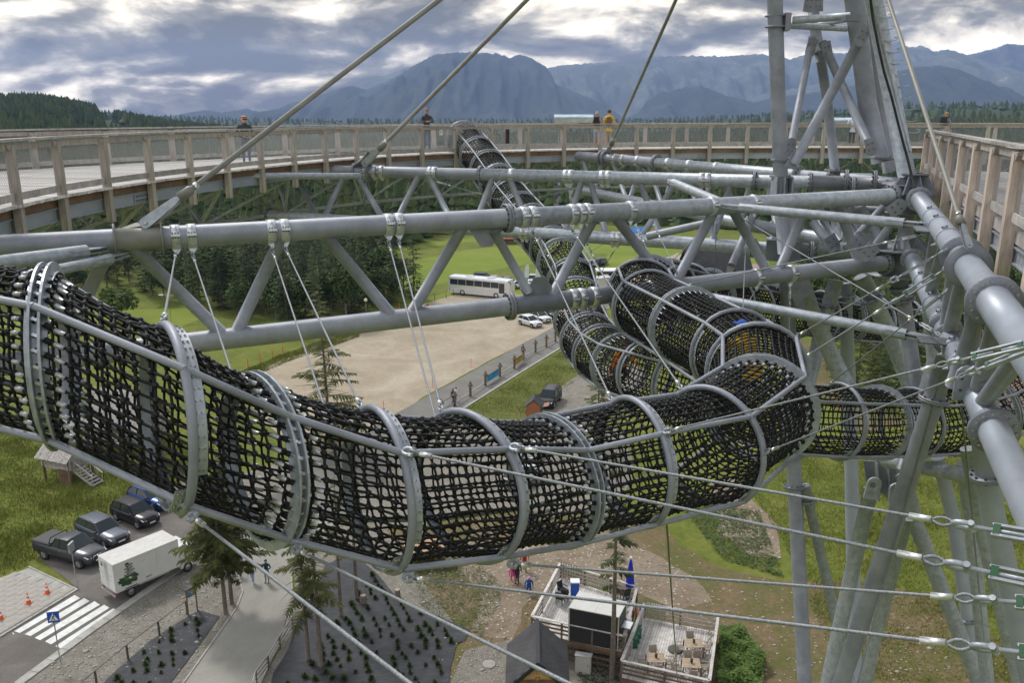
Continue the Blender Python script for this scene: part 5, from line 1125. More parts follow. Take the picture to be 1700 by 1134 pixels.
for i, (a_, b_) in enumerate(more):
    t = rope(P(*a_), P(*b_), 'thin wire rope with a turnbuckle among the tangle round the net tunnels behind the trusses', .85, .010, group='wire ropes in the tangle behind the trusses', name='wire_rope_stay')
# long heavy cables fixed to the front tunnel
def bigcable(a, b, label, s=1.4, cr=.0125, swap=False):
    t = thing('guy_cable', label, 'steel cable', Vector(a), 'heavy guy cables of the front net tunnel'); linkset(t, b, a, s, cable_r=cr, tb=True, tbl=.34); return t
bot = lambda i, a=-math.pi * .62: rp1(i, a, .88)
mid_ = lambda i: rp1(i, -2.36 + math.pi * 0 + 0, .86)
def cable_px(p0, p1, label, s=1.4, cr=.0125, tb=True): return bigcable(Vector(p0), P(*p1), label, s, cr)
nearrail = lambda i: max((rp1(i, a, .86) for a in (math.pi / 4, 3 * math.pi / 4)), key=lambda v: -v.y)
nearlow = lambda i: max((rp1(i, a, .88) for a in (-math.pi / 4, -3 * math.pi / 4)), key=lambda v: -v.y)
cable_px(nearlow(2), (1250, 1575, 2.6), 'heavy cable from the second big hoop running down to the lower edge, leftmost')
cable_px(nearlow(3), (1620, 1470, 2.9), 'heavy cable from the third hoop running down over the dark roofed hut')
cable_px(nearlow(4), (1975, 1118, 4.2), 'lowest of the heavy cables that cross to the right edge')
cable_px(nearlow(5), (1930, 1019, 4.8), 'second lowest of the heavy cables that cross to the right edge')
cable_px(nearrail(4), (1900, 1004, 4.6), 'heavy cable from the side pipe of the fourth hoop to the right edge')
cable_px(nearrail(5), (1882, 921, 5.0), 'uppermost heavy cable from the side pipe towards the right edge')
cable_px(nearrail(7), (1750, 560, 6.8), 'double cable rising from the front tunnel to the big right hand tube', 1.2, .010)
cable_px(rp1(8, .2, .8), (1745, 566, 7.2), 'second strand rising beside the double cable to the right hand tube', 1.2, .010)
cable_px(P(1316, 562, 15.8), (1571, 414, 13.5), 'upper cable with a long turnbuckle in front of the right hand legs', 1.5, .013)
cable_px(P(1322, 602, 14.2), (1580, 440, 13.0), 'lower cable with a long turnbuckle in front of the right hand legs', 1.5, .013)
cable_px(P(1375, 640, 17), (1572, 482, 13.4), 'short cable from the right hand tunnel up to the lower tube', 1.2, .012)
cable_px(P(1135, 475, 18.9), (1538, 388, 16.6), 'dark slim cable rising from the crossing of the struts to the mast', .9, .014)
cable_px(P(1222, 357, 20.4), (1560, 556, 14.8), 'slim cable falling from the upper truss node to the lower strut bracket', .9, .015)
t = thing('ground_cable', 'thin cable dropping straight from the front tunnel to the ground by the terraces', 'steel cable', bot(8)); a = P(1107, 872, 10.2); MB().tube(a, P(1126, 1150, 40), .014, None, 6).build('wire_rope', CABLE, t)
for (a_, b_, lb) in (((1563, 617, 15.4), (1424, 1134, 18.7), 'thin cable running down in front of the long raking leg'), ((1596, 672, 12.5), (1640, 1134, 15), 'thin cable running down between the pale right hand legs')):
    t = thing('ground_cable', lb, 'steel cable', P(*a_)); MB().tube(P(*a_), P(*b_), .014, None, 6).build('wire_rope', CABLE, t)
# ------------------------------------------------------------------ vehicles
GLASS = mat('car_glass', (.03, .04, .045), .08, 0, spec=.8); TYRE = mat('tyre_rubber', (.025, .025, .025), .8); RIM = mat('alloy_rim', (.42, .42, .43), .35, .7)
LAMPW = mat('headlight_glass', (.65, .66, .66), .15, .2); LAMPR = mat('tail_light', (.35, .02, .015), .25); TRIM = mat('black_trim', (.02, .02, .022), .6); CHROME = mat('chrome_trim', (.6, .6, .6), .2, .9); PLATEW = mat('number_plate_white', (.75, .75, .72), .5)
def paint(name, c): return mat('paint_' + name, c, .28, .35, spec=.6, var=.06, scale=1)
def car(kind, pmat, label, loc, heading, group=None, detail=True, size=1.0, name=None):
    """front towards +x of its own frame"""
    L, W_, H_, gc, hood, cab = {'hatch': (4.1, 1.76, 1.5, .24, .92, (.28, .47, .88, .99)), 'wagon': (4.6, 1.78, 1.5, .22, .90, (.30, .46, .90, .99)), 'suv': (4.4, 1.82, 1.72, .28, 1.02, (.27, .43, .90, .99)), 'sedan': (4.5, 1.8, 1.45, .2, .88, (.3, .47, .77, .9)), 'pickup': (5.3, 1.86, 1.82, .38, 1.12, (.25, .39, .60, .665))}[kind]
    root = thing(name or {'pickup': 'pickup_truck'}.get(kind, 'parked_car'), label, 'pickup' if kind == 'pickup' else 'car', loc, group, heading); root.scale = (size,) * 3
    belt = hood + .03
    X = lambda f: L / 2 - f * L
    # lower body: sections front to back; f, top height, half width, belly height
    tail = {'pickup': belt + .10, 'sedan': belt + .04}.get(kind, belt + .06)
    sec = [(0, .60, .72, .38), (.012, hood * .80, .80, gc), (.05, hood * .88, .90, gc), (.14, hood * .955, .97, gc), (cab[0], hood, 1.0, gc), (cab[1], belt, 1.0, gc), (.72, belt + .03, 1.0, gc), (.9, tail, .985, gc), (.975, tail - .02, .95, gc + .05), (1.0, tail - .15, .90, .42)]
    V = []
    for f, zt, w, zb in sec:
        hw = W_ / 2 * w; x = X(f); V += [(x, -hw * .92, zb), (x, -hw, zb + .16), (x, -hw, (zb + zt) / 2 + .08), (x, -hw * .965, zt - .10), (x, -hw * .86, zt - .015), (x, -hw * .4, zt + .02), (x, hw * .4, zt + .02), (x, hw * .86, zt - .015), (x, hw * .965, zt - .10), (x, hw, (zb + zt) / 2 + .08), (x, hw, zb + .16), (x, hw * .92, zb)]
    n = 12; F = [(i * n + j, (i + 1) * n + j, (i + 1) * n + (j + 1) % n, i * n + (j + 1) % n) for i in range(len(sec) - 1) for j in range(n)] + [tuple(range(n)), tuple(range(len(V) - 1, len(V) - n - 1, -1))]
    mb = MB(); mb.raw(V, F, 0, True)
    # roof shell
    roofz = H_; r0, r1 = cab[1] - .0, cab[2]; hw = W_ / 2
    A = [(X(cab[0]), belt - .02, .90), (X(cab[1]), roofz - .05, .70), (X((r0 + r1) / 2), roofz, .72), (X(r1 - .03), roofz - .04, .70), (X(cab[3]), tail - .04, .88)]
    V = []
    for x, z, w in A: V += [(x, -hw * w, z - .03), (x, -hw * w * .6, z), (x, hw * w * .6, z), (x, hw * w, z - .03)]
    F = [(i * 4 + j, (i + 1) * 4 + j, (i + 1) * 4 + j + 1, i * 4 + j + 1) for i in (1, 2) for j in range(3)]
    mb.raw(V, F, 0, True)
    # pillars
    for s in (-1, 1):
        for (x0, z0, x1, z1) in ((X(cab[0]), belt - .02, X(cab[1]), roofz - .07), (X((cab[1] + cab[2]) / 2 + .01), belt, X((cab[1] + cab[2]) / 2), roofz - .03), (X(cab[3] - .01), tail - .05, X(cab[2] - .02), roofz - .07)):
            mb.beam((x0, s * hw * .90, z0), (x1, s * hw * .705, z1), .07, .05)
        mb.beam((X(cab[1]), s * hw * .70, roofz - .07), (X(cab[2] - .02), s * hw * .70, roofz - .07), .07, .06)
    if kind == 'pickup':
        for s in (-1, 1): mb.box((X(.83), s * hw * .9, belt + .08), (L * .33, .10, .10))
    mb.build('body', pmat, root, origin=(0, 0, 0))
    def part(nm, m, f):
        b = MB(); f(b); o = b.build(nm, m, root, origin=(0, 0, 0)); return o
    e = .012
    part('windscreen', GLASS, lambda b: b.raw([(X(cab[0]) + e, -hw * .86, belt), (X(cab[0]) + e, hw * .86, belt), (X(cab[1]) + e, hw * .68, roofz - .06), (X(cab[1]) + e, -hw * .68, roofz - .06)], [(0, 1, 2, 3)]))
    part('rear_window', GLASS, lambda b: b.raw([(X(cab[3]) - e, hw * .84, tail - .02), (X(cab[3]) - e, -hw * .84, tail - .02), (X(r1 - .03) - e, -hw * .66, roofz - .08), (X(r1 - .03) - e, hw * .66, roofz - .08)], [(0, 1, 2, 3)]))
    for s in (-1, 1):
        xa, xb, xm = X(cab[0] + .03), X(cab[3] - .03), X((cab[1] + cab[2]) / 2 + .01)
        xa2, xb2 = X(cab[1] + .012), X(cab[2] - .035)
        for (p, q, p2, q2) in ((xa, xm + .05, xa2, xm + .05), (xm - .05, xb, xm - .05, xb2)):
            part('side_window', GLASS, lambda b: b.raw([(p, s * hw * .905, belt + .02), (q, s * hw * .905, belt + .02), (q2, s * hw * .725, roofz - .10), (p2, s * hw * .725, roofz - .10)], [(0, 1, 2, 3) if s < 0 else (3, 2, 1, 0)]))
        for fx in ((.17, .80) if kind != 'pickup' else (.165, .79)):
            wr = .33 if kind not in ('pickup', 'suv') else .38; c = (X(fx), s * (hw - .09), wr)
            wo = MB(); wo.lathe((c[0], c[1] - .11, c[2]), (0, 1, 0), [(0, wr * .6), (0, wr * .96), (.03, wr), (.19, wr), (.22, wr * .96), (.22, wr * .6)], 20); w_ = wo.build('tyre', TYRE, root, origin=(0, 0, 0))
            ro_ = MB(); ro_.lathe((c[0], c[1] + s * .06, c[2]), (0, s, 0), [(0, wr * .64), (.05, wr * .62), (.03, wr * .5), (.035, .06), (.05, 0)], 18)
            for q in range(5): t = q * 1.2566; ro_.beam((c[0], c[1] + s * .105, c[2]), (c[0] + math.cos(t) * wr * .58, c[1] + s * .105, c[2] + math.sin(t) * wr * .58), .05, .04, (0, 1, 0))
            ro_.build('rim', RIM, w_, origin=(0, 0, 0))
            part('wheel_arch', TRIM, lambda b: b.path([(c[0] + math.cos(t) * wr * 1.14, s * (hw + .004), c[2] + math.sin(t) * wr * 1.14) for t in [i * math.pi / 10 for i in range(11)]], .035, 5))
        part('headlight', LAMPW, lambda b: b.prism([(X(.005), s * hw * .52, hood * .70), (X(.02), s * hw * .86, hood * .72), (X(.075), s * hw * .92, hood * .86), (X(.02), s * hw * .55, hood * .80)], (.02, 0, .02)))
        part('tail_light', LAMPR, lambda b: b.box((X(.985), s * hw * .84, tail - .25), (.10, .16, .26)))
        part('wing_mirror', TRIM if kind != 'pickup' else pmat, lambda b: b.box((X(cab[0] + .045), s * (hw + .07), belt + .07), (.10, .18, .13)))
        if detail: part('door_handle', CHROME if kind == 'pickup' else pmat, lambda b: [b.box((X(f), s * (hw + .008), belt - .14), (.16, .03, .03)) for f in ((cab[1] + cab[2]) / 2 - .02, cab[2] + .0)])
        if detail: part('door_gap', TRIM, lambda b: [b.beam((X(f), s * (hw + .003), belt - .04), (X(f), s * (hw + .003), gc + .2), .008, .012, (1, 0, 0)) for f in (cab[0] + .05, (cab[1] + cab[2]) / 2 + .01, cab[2] + .02)])
    part('grille', TRIM, lambda b: [b.box((X(.004), 0, hood * .66), (.05, W_ * .48, .16)), b.box((X(.0), 0, gc + .14), (.07, W_ * .62, .14))])
    part('bumper', TRIM if kind in ('suv', 'hatch') else pmat, lambda b: b.box((X(.995), 0, .5), (.12, W_ * .86, .2)))
    part('number_plate', PLATEW, lambda b: b.box((X(-.008), 0, hood * .47), (.02, .5, .11))); part('number_plate', PLATEW, lambda b: b.box((X(1.012), 0, .62), (.02, .5, .11)))
    if kind == 'wagon' or kind == 'suv': part('roof_rails', CHROME if kind == 'wagon' else TRIM, lambda b: [b.beam((X(cab[1] + .04), s * hw * .62, roofz + .03), (X(cab[2] - .04), s * hw * .62, roofz + .02), .03, .03) for s in (-1, 1)])
    if kind == 'pickup':
        part('cargo_cover', TRIM, lambda b: b.box((X(.835), 0, belt + .13), (L * .315, W_ * .86, .04))); part('roll_bar', TRIM, lambda b: b.path([(X(.70), -hw * .82, belt + .1), (X(.675), -hw * .7, roofz - .12), (X(.675), hw * .7, roofz - .12), (X(.70), hw * .82, belt + .1)], .04, 6))
        part('chrome_surround', CHROME, lambda b: b.path([(X(-.004), -.36, hood * .78), (X(-.004), -.44, hood * .60), (X(.0), -.30, .52), (X(.0), .30, .52), (X(-.004), .44, hood * .60), (X(-.004), .36, hood * .78)], .025, 5, closed=True)); part('side_step', TRIM, lambda b: [b.box((X(.48), s * (hw - .02), .40), (1.9, .14, .05)) for s in (-1, 1)])
    return root
def head(p0, p1, h=0):
    a, b = G(*p0, h), G(*p1, h); return math.atan2(b.y - a.y, b.x - a.x)
def mid2(px, py): return G(px, py) + V3(0, 0, .055)
car('pickup', paint('graphite', (.055, .058, .066)), 'dark grey double cab pickup with black cargo cover, nearest to the slab pavement', mid2(119, 928), head((80, 931), (131, 945)))
car('wagon', paint('blue_grey', (.10, .11, .135)), 'blue grey estate car with roof rails between the pickup and the black hatchback', mid2(172, 894), head((134, 889), (174, 907)))
car('suv', paint('aubergine_black', (.018, .014, .018)), 'black high hatchback at the far end of the bay beside the estate car', mid2(226, 866), head((190, 862), (228, 877)), size=.93)
car('hatch', paint('royal_blue', (.01, .05, .22)), 'blue car partly hidden by the lower edge of the front net tunnel', mid2(253, 838), head((190, 862), (228, 877)))
car('hatch', paint('white', (.72, .73, .73)), 'white hatchback nearest in the tan lot, below the joint of the front truss', mid2(880, 541), head((866, 536), (890, 543)), 'white cars in the tan lot')
car('hatch', paint('white', (.72, .73, .73)), 'white hatchback parked second, just behind the nearest white one', mid2(896, 533), head((880, 528), (906, 536)), 'white cars in the tan lot')
car('hatch', paint('anthracite', (.035, .03, .03)), 'dark hatchback parked third, beyond the two white ones', mid2(912, 527), head((896, 523), (922, 531)), 'cars in the tan lot')
car('suv', paint('black', (.012, .013, .015)), 'black off-roader beside the orange brown kiosk on the earth track', mid2(912, 671), head((920, 660), (902, 682)))
car('suv', paint('dark_blue_grey', (.03, .04, .05)), 'dark off-roader parked behind the white coach', mid2(803, 468), head((783, 468), (815, 469)), 'cars behind the coach')
car('sedan', paint('silver', (.35, .36, .37)), 'silver saloon half hidden by the front of the coach', mid2(824, 471), head((812, 470), (836, 472)), 'cars behind the coach')
car('hatch', paint('slate', (.10, .11, .12)), 'grey hatchback at the nose of the white coach', mid2(843, 474), head((838, 466), (846, 478)), 'cars behind the coach')
car('sedan', paint('white', (.72, .73, .73)), 'white car beside the two white feather flags', mid2(863, 478), head((850, 478), (872, 476)), 'cars near the flags')
car('hatch', paint('pale_silver', (.5, .51, .52)), 'pale silver car directly under the right feather flag', mid2(884, 470), head((890, 462), (880, 478)), 'cars near the flags')
for i, (x, y, c, l) in enumerate(((976, 446, 'graphite', 'left'), (984, 443, 'silver', 'second from left'), (991, 441, 'black', 'third from left'), (999, 439, 'slate', 'right'))):
    cc = {'graphite': (.055, .058, .066), 'silver': (.35, .36, .37), 'black': (.012, .013, .015), 'slate': (.10, .11, .12)}[c]
    car('hatch', paint(c, cc), '%s car, %s in the distant row behind the net tunnels' % ({'graphite': 'dark grey', 'silver': 'silver', 'black': 'black', 'slate': 'mid grey'}[c], l), mid2(x, y), head((970, 448), (976, 441)), 'distant row of cars', False)
# cars and small things seen through the net of the front tunnel
car('hatch', paint('white', (.72, .73, .73)), 'white hatchback seen through the mesh of the front net tunnel', mid2(872, 765), head((850, 775), (890, 752)))
car('hatch', paint('white', (.72, .73, .73)), 'white hatchback seen through the mesh, lower left of the other one', mid2(868, 800), head((850, 812), (884, 790)))
# white van by the far stalls
def van(loc, hd, label):
    t = thing('delivery_van', label, 'van', loc, None, hd); p = paint('white', (.72, .73, .73))
    mb = MB(); mb.prism([(-2.6, -.98, .4), (2.6, -.98, .4), (2.6, -.98, 1.05), (1.7, -.98, 1.25), (1.1, -.98, 2.2), (-2.6, -.98, 2.3)], (0, 1.96, 0)); mb.build('body', p, t, origin=(0, 0, 0))
    mb = MB(); mb.raw([(1.72, -.9, 1.3), (1.72, .9, 1.3), (1.18, .8, 2.1), (1.18, -.8, 2.1)], [(0, 1, 2, 3)]); mb.build('windscreen', GLASS, t, origin=(0, 0, 0))
    for s in (-1, 1):
        MB().box((1.1, s * .985, 1.6), (.8, .01, .5)).build('side_window', GLASS, t, origin=(0, 0, 0))
        for x in (-1.7, 1.7): MB().lathe((x, s * .8, .35), (0, s, 0), [(0, .2), (0, .35), (.2, .35), (.2, .2), (.18, 0)], 16).build('tyre', TYRE, t, origin=(0, 0, 0))
van(mid2(1003, 480), head((990, 482), (1012, 478)), 'white van near the small dark stall behind the net tunnels')
# coach
def coach(loc, hd):
    t = thing('coach', 'long white coach with dark windows parked across the far end of the tan lot', 'coach', loc, None, hd); p = paint('coach_white', (.76, .77, .77)); L = 11.6
    o0 = (0, 0, 0); mb = MB(); sec = []
    for x, w, zt, zb in ((-L / 2, 1.17, 3.0, .5), (-L / 2 + .25, 1.25, 3.2, .32), (L / 2 - .9, 1.25, 3.2, .32), (L / 2 - .3, 1.22, 3.12, .32), (L / 2, 1.12, 2.2, .38)):
        sec.append([(x, -w, zb), (x, -w, zt - .3), (x, -w * .9, zt - .05), (x, 0, zt), (x, w * .9, zt - .05), (x, w, zt - .3), (x, w, zb)])
    V = [q for s in sec for q in s]; F = [(i * 7 + j, (i + 1) * 7 + j, (i + 1) * 7 + (j + 1) % 7, i * 7 + (j + 1) % 7) for i in range(4) for j in range(7)] + [tuple(range(7)), tuple(range(34, 27, -1))]
    mb.raw(V, F); mb.build('body', p, t, origin=o0)
    for s in (-1, 1):
        for k in range(6): MB().box((-L / 2 + 1.2 + k * 1.55, s * 1.256, 2.25), (1.46, .02, .95)).build('window', GLASS, t, origin=o0)
        MB().box((L / 2 - 1.35, s * 1.256, 1.8), (1.0, .025, 1.7)).build('cab_window', GLASS, t, origin=o0)
        for k in range(5): MB().box((-L / 2 + 1.6 + k * 1.6, s * 1.256, .95), (1.5, .012, .62)).build('luggage_flap', mat('coach_panel', (.68, .69, .70), .35), t, origin=o0)
        for x in (-3.0, 3.4):
            w_ = MB().lathe((x, s * 1.0, .5), (0, s, 0), [(0, .3), (0, .48), (.03, .5), (.24, .5), (.27, .47), (.27, .3)], 22).build('tyre', TYRE, t, origin=o0); MB().lathe((x, s * 1.23, .5), (0, s, 0), [(0, .3), (.03, .28), (-.02, .12), (.05, .08), (.05, 0)], 18).build('rim', RIM, w_, origin=o0)
        MB().box((-L / 2 + .35, s * 1.2, .9), (.1, .1, .4)).build('tail_light', LAMPR, t, origin=o0); MB().box((L / 2 - .03, s * .85, .85), (.12, .35, .2)).build('headlight', LAMPW, t, origin=o0)
        MB().path([(L / 2 - .3, s * 1.1, 3.0), (L / 2 + .3, s * 1.3, 2.9), (L / 2 + .35, s * 1.3, 2.5)], .06, 6).build('mirror_arm', TRIM, t, origin=o0)
    MB().raw([(L / 2 + .01, -1.02, 1.1), (L / 2 + .01, 1.02, 1.1), (L / 2 - .26, 1.05, 2.85), (L / 2 - .26, -1.05, 2.85)], [(0, 1, 2, 3)]).build('windscreen', GLASS, t, origin=o0)
    MB().box((-L / 2 + .35, -1.262, 2.95), (.35, .012, .28)).build('route_sign', mat('yellow_sign', (.6, .4, .02), .5), t, origin=o0)
    for k in range(2): MB().box((-2 + k * 4, 0, 3.24), (1.2, 1.0, .16)).build('roof_hatch', p, t, origin=o0)
coach(mid2(799, 491), head((759, 488), (841, 496)))
# box lorry
def lorry(loc, hd):
    o0 = (0, 0, 0); t = thing('box_lorry', 'white box lorry with plants and stones pictured on its side, stopped before the crossing', 'lorry', loc, None, hd)
    BW = mat('lorry_white', (.70, .70, .68), .45, 0, var=.05, scale=.8); L = 5.6
    MB().box((-.6, 0, 1.95), (L, 2.2, 2.25)).build('box_body', BW, t, origin=o0); MB().box((-.6, 0, 3.085), (L + .04, 2.24, .03)).build('box_roof', mat('lorry_roof', (.60, .585, .55), .7, 0, var=.08, scale=2), t, origin=o0)
    rx = -.6 - L / 2
    for s in (-1, 1):
        MB().box((rx - .012, s * .545, 1.97), (.025, 1.04, 2.1)).build('rear_door', BW, t, origin=o0)
        MB().tube((rx - .05, s * .12, .95), (rx - .05, s * .12, 2.95), .018, None, 6).build('lock_rod', ALU, t, origin=o0); MB().tube((rx - .05, s * .22, .95), (rx - .05, s * .22, 2.95), .012, None, 6).build('lock_rod', ALU, t, origin=o0)
        MB().box((rx, s * .9, .62), (.10, .26, .14)).build('tail_light', LAMPR, t, origin=o0)
        for z in (1.1, 2.0, 2.8): MB().box((rx - .03, s * 1.08, z), (.03, .05, .12)).build('hinge', ALU, t, origin=o0)
        for x in (-2.15, 2.9):
            w_ = MB().lathe((x, s * .78, .42), (0, s, 0), [(0, .25), (0, .41), (.03, .42), (.24, .42), (.27, .4), (.27, .25)], 24).build('tyre', TYRE, t, origin=o0); MB().lathe((x, s * 1.0, .42), (0, s, 0), [(0, .26), (.04, .24), (-.04, .12), (.04, .08), (.04, 0)], 18).build('rim', RIM, w_, origin=o0)
        MB().box((-.1, s * 1.0, .72), (2.6, .05, .10)).build('side_guard', ALU, t, origin=o0); MB().box((-2.15, s * .98, .9), (1.0, .3, .05)).build('mudguard', TRIM, t, origin=o0)
        for (w, x) in ((.03, rx + .02), (.03, -.6 + L / 2 - .02), (.02, -1.28), (.02, .2)): MB().box((x, s * 1.105, 1.95), (w, .02, 2.2)).build('panel_seam', ALU, t, origin=o0)
        MB().box((-.6, s * 1.105, .84), (L, .03, .06)).build('panel_seam', ALU, t, origin=o0)
    MB().box((rx - .06, 0, .55), (.08, 2.0, .14)).build('bumper', ALU, t, origin=o0)
    PUR = mat('purple_print', (.10, .03, .22), .6); GRN = mat('dark_green_print', (.03, .07, .035), .6); STN = mat('grey_stone_print', (.22, .225, .21), .6); GRN2 = mat('leaf_green_print', (.08, .20, .04), .6); GT = mat('grey_print', (.35, .36, .35), .6); GT2 = mat('pale_green_print', (.35, .6, .3), .6)
    MB().box((rx - .027, .62, 2.62), (.004, .28, .36)).build('printed_panel', PUR, t, origin=o0); MB().box((rx - .029, .62, 2.72), (.004, .2, .12)).build('printed_panel', mat('lime_print', (.35, .6, .15), .6), t, origin=o0)
    for z, w in ((2.1, .3), (1.92, .22), (1.84, .34), (1.62, .3), (1.55, .26)): MB().box((rx - .027, .62, z), (.004, w, .02)).build('printed_line', GT, t, origin=o0)
    for z, w in ((2.6, .36), (2.05, .36), (1.98, .24), (1.7, .3)): MB().box((rx - .027, -.55, z), (.004, w, .03)).build('printed_line', GT2 if z > 2 else GT, t, origin=o0)
    # picture: pile of flat stones with herbs, on both sides, flat print
    for s in (-1, 1):
        y = s * 1.107
        def blot(name, m, cx, cz, rx_, rz_, n=26, seed=1, rough=.12, tilt=0, yy=0):
            r = random.Random(seed); V = [(cx, y + s * yy, cz)]
            for i in range(n):
                a = 2 * math.pi * i / n; q = 1 + r.uniform(-rough, rough); X_, Z_ = math.cos(a) * rx_ * q * 1.45, math.sin(a) * rz_ * q * 1.1; V.append((cx + X_ * math.cos(tilt) - Z_ * math.sin(tilt), y + s * yy, cz + X_ * math.sin(tilt) + Z_ * math.cos(tilt)))
            MB().raw(V, [(0, 1 + i, 1 + (i + 1) % n) for i in range(n)]).build(name, m, t, origin=o0)
        bx = -2.15
        blot('printed_leaves', GRN, bx - .1, 1.52, .60, .36, seed=3, rough=.25); blot('printed_leaves', GRN2, bx - .25, 1.62, .2, .1, seed=5, rough=.5, yy=.002); blot('printed_leaves', GRN2, bx + .2, 1.55, .22, .09, seed=6, rough=.5, yy=.002); blot('printed_flower', PLATEW, bx + .02, 1.62, .09, .07, seed=9, rough=.3, yy=.003)
        for i, (dx, z, w) in enumerate(((-.02, 1.92, .42), (.04, 2.17, .38), (-.03, 2.40, .33), (.02, 2.62, .28))):
            blot('printed_stone', STN, bx + dx, z, w * .82, .10, seed=20 + i, rough=.05, yy=.002); blot('printed_stone_light', mat('light_stone_print', (.42, .43, .42), .6), bx + dx, z + .05, w * .7, .03, seed=30 + i, rough=.05, yy=.004); blot('printed_leaves', GRN, bx + dx - .3 * w, z + .09, .06, .05, seed=40 + i, rough=.4, yy=.005)
        blot('printed_leaves', GRN, bx - .12, 2.74, .12, .10, seed=51, rough=.3, yy=.003)
        MB().box((bx + .05, y + s * .003, 1.08), (.5, .003, .05)).build('printed_line', GT, t, origin=o0); MB().box((-.62, y + s * .003, 1.12), (.5, .003, .14)).build('printed_line', GT, t, origin=o0)
        MB().box((-.9, y + s * .003, 2.5), (.4, .003, .03)).build('printed_line', GT2, t, origin=o0)
    mb = MB(); mb.prism([(2.3, -1.0, .45), (4.15, -1.0, .45), (4.2, -1.0, 1.15), (3.6, -1.0, 1.9), (3.3, -1.0, 2.25), (2.3, -1.0, 2.3)], (0, 2.0, 0)); mb.build('cab', BW, t, origin=o0)
    MB().raw([(4.18, -.9, 1.2), (4.18, .9, 1.2), (3.62, .85, 1.95), (3.62, -.85, 1.95)], [(0, 1, 2, 3)]).build('windscreen', GLASS, t, origin=o0)
    for s in (-1, 1): MB().box((3.1, s * 1.005, 1.7), (.8, .015, .5)).build('side_window', GLASS, t, origin=o0); MB().box((4.18, s * .75, .85), (.06, .3, .18)).build('headlight', LAMPW, t, origin=o0)
    MB().box((.4, 0, .6), (6.2, .9, .16)).build('chassis', TRIM, t, origin=o0)
    t.scale = (.78, .88, .88)
hl = head((212, 992), (330, 940)); c = G(207, 993) + Vector((math.cos(hl), math.sin(hl), 0)) * 2.0
nrm_ = Vector((-math.sin(hl), math.cos(hl), 0)); lorry(c + nrm_ * .55 + V3(0, 0, .05), hl)
# ------------------------------------------------------------------ signs, cones, lamps, posts
BLUE = mat('sign_blue', (.005, .08, .42), .4); WHITE = mat('sign_white', (.78, .78, .78), .5); OR = mat('cone_orange', (.75, .12, .02), .5); SGREY = mat('sign_back_grey', (.3, .31, .32), .5, .5); BLK = mat('print_black', (.01, .01, .01), .6)
g = G(100, 1098); t = thing('crossing_sign', 'blue pedestrian crossing sign on a thin grey pole beside the zebra stripes', 'road sign', g)
MB().tube(g, g + V3(0, 0, 3.1), .03, None, 8).build('pole', SGREY, t)
c = g + V3(0, 0, 2.85) + V3(.02, 0, 0); q = math.radians(12); X_ = Vector((math.cos(q), math.sin(q), 0)); N_ = Vector((math.sin(q), -math.cos(q), 0)); Zv = V3(0, 0, 1)
MB().box(c + N_ * .04, (.62, .02, .68), (X_, N_, Zv)).build('sign_plate', BLUE, t)
MB().prism([c + N_ * .055 + X_ * -.25 - Zv * .22, c + N_ * .055 + X_ * .25 - Zv * .22, c + N_ * .055 + Zv * .26], N_ * .004).build('white_triangle', WHITE, t)
mb = MB(); o_ = c + N_ * .063
for a, b, w in (((.02, .13), (-.02, -.02), .055), ((-.02, -.02), (-.10, -.17), .035), ((-.02, -.02), (.07, -.17), .035), ((.02, .07), (-.08, .01), .025), ((.02, .07), (.09, .0), .025)): mb.beam(o_ + X_ * a[0] + Zv * a[1], o_ + X_ * b[0] + Zv * b[1], w, .004, N_)
mb.blobs([tuple(o_ + X_ * .03 + Zv * .165)], [.032], 'ico', sq=(1, .2, 1))
for i in range(5): mb.box(o_ + X_ * (-.16 + i * .08) - Zv * .19, (.045, .004, .02), (X_, N_, Zv))
mb.build('walking_figure', BLK, t)
g = G(128, 975); t = thing('sign_post', 'grey sign seen from its edge on a pole between pickup and lorry', 'road sign', g); MB().tube(g, g + V3(0, 0, 3.2), .035, None, 8).build('pole', SGREY, t); MB().box(g + V3(0, 0, 2.9), (.12, .6, .62)).build('sign_plate', SGREY, t); MB().lathe(g + V3(0, 0, 1.5), (0, 0, 1), [(0, .037), (0, .042), (.06, .042), (.06, .037)], 8).build('band', mat('yellow_sign', (.6, .4, .02), .5), t)
for x, y, l in ((79, 987, 'orange and white cone farthest right on the slab pavement'), (48, 1004, 'orange and white cone in the middle of the slab pavement'), (2, 1030, 'orange and white cone cut by the left edge of the picture')):
    g = G(x, y) + V3(0, 0, .1); t = thing('traffic_cone', l, 'traffic cone', g, 'cones on the slab pavement'); MB().box(g + V3(0, 0, .015), (.36, .36, .03)).build('base', OR, t)
    prof = lambda z: .15 - z * .17
    for z0, z1, m, nm in ((.03, .22, OR, 'cone_body'), (.22, .36, WHITE, 'white_band'), (.36, .47, OR, 'cone_body'), (.47, .58, WHITE, 'white_band'), (.58, .70, OR, 'cone_body')): MB().lathe(g, (0, 0, 1), [(z0, prof(z0)), (z1, prof(z1))] + ([(z1, 0)] if z1 > .65 else []), 16).build(nm, m, t)
# info board on two brown legs
g0, g1 = G(313, 1023), G(328, 1015); t = thing('information_board', 'small blue information board on two brown legs above the fabric bed', 'information board', g0)
for q in (g0, g1): MB().beam(q, q + V3(0, 0, 1.75), .07, .07, (1, 0, 0)).build('leg', WOODB, t)
MB().beam(g0.lerp(g1, -.05) + V3(0, 0, 1.45), g0.lerp(g1, 1.05) + V3(0, 0, 1.45), .04, .5).build('panel', mat('board_blue', (.02, .12, .30), .5, 0, col2=(.30, .40, .50), scale=5), t); MB().beam(g0.lerp(g1, -.2) + V3(0, 0, 1.8), g0.lerp(g1, 1.2) + V3(0, 0, 1.8), .25, .05).build('roof_board', TRIM, t)
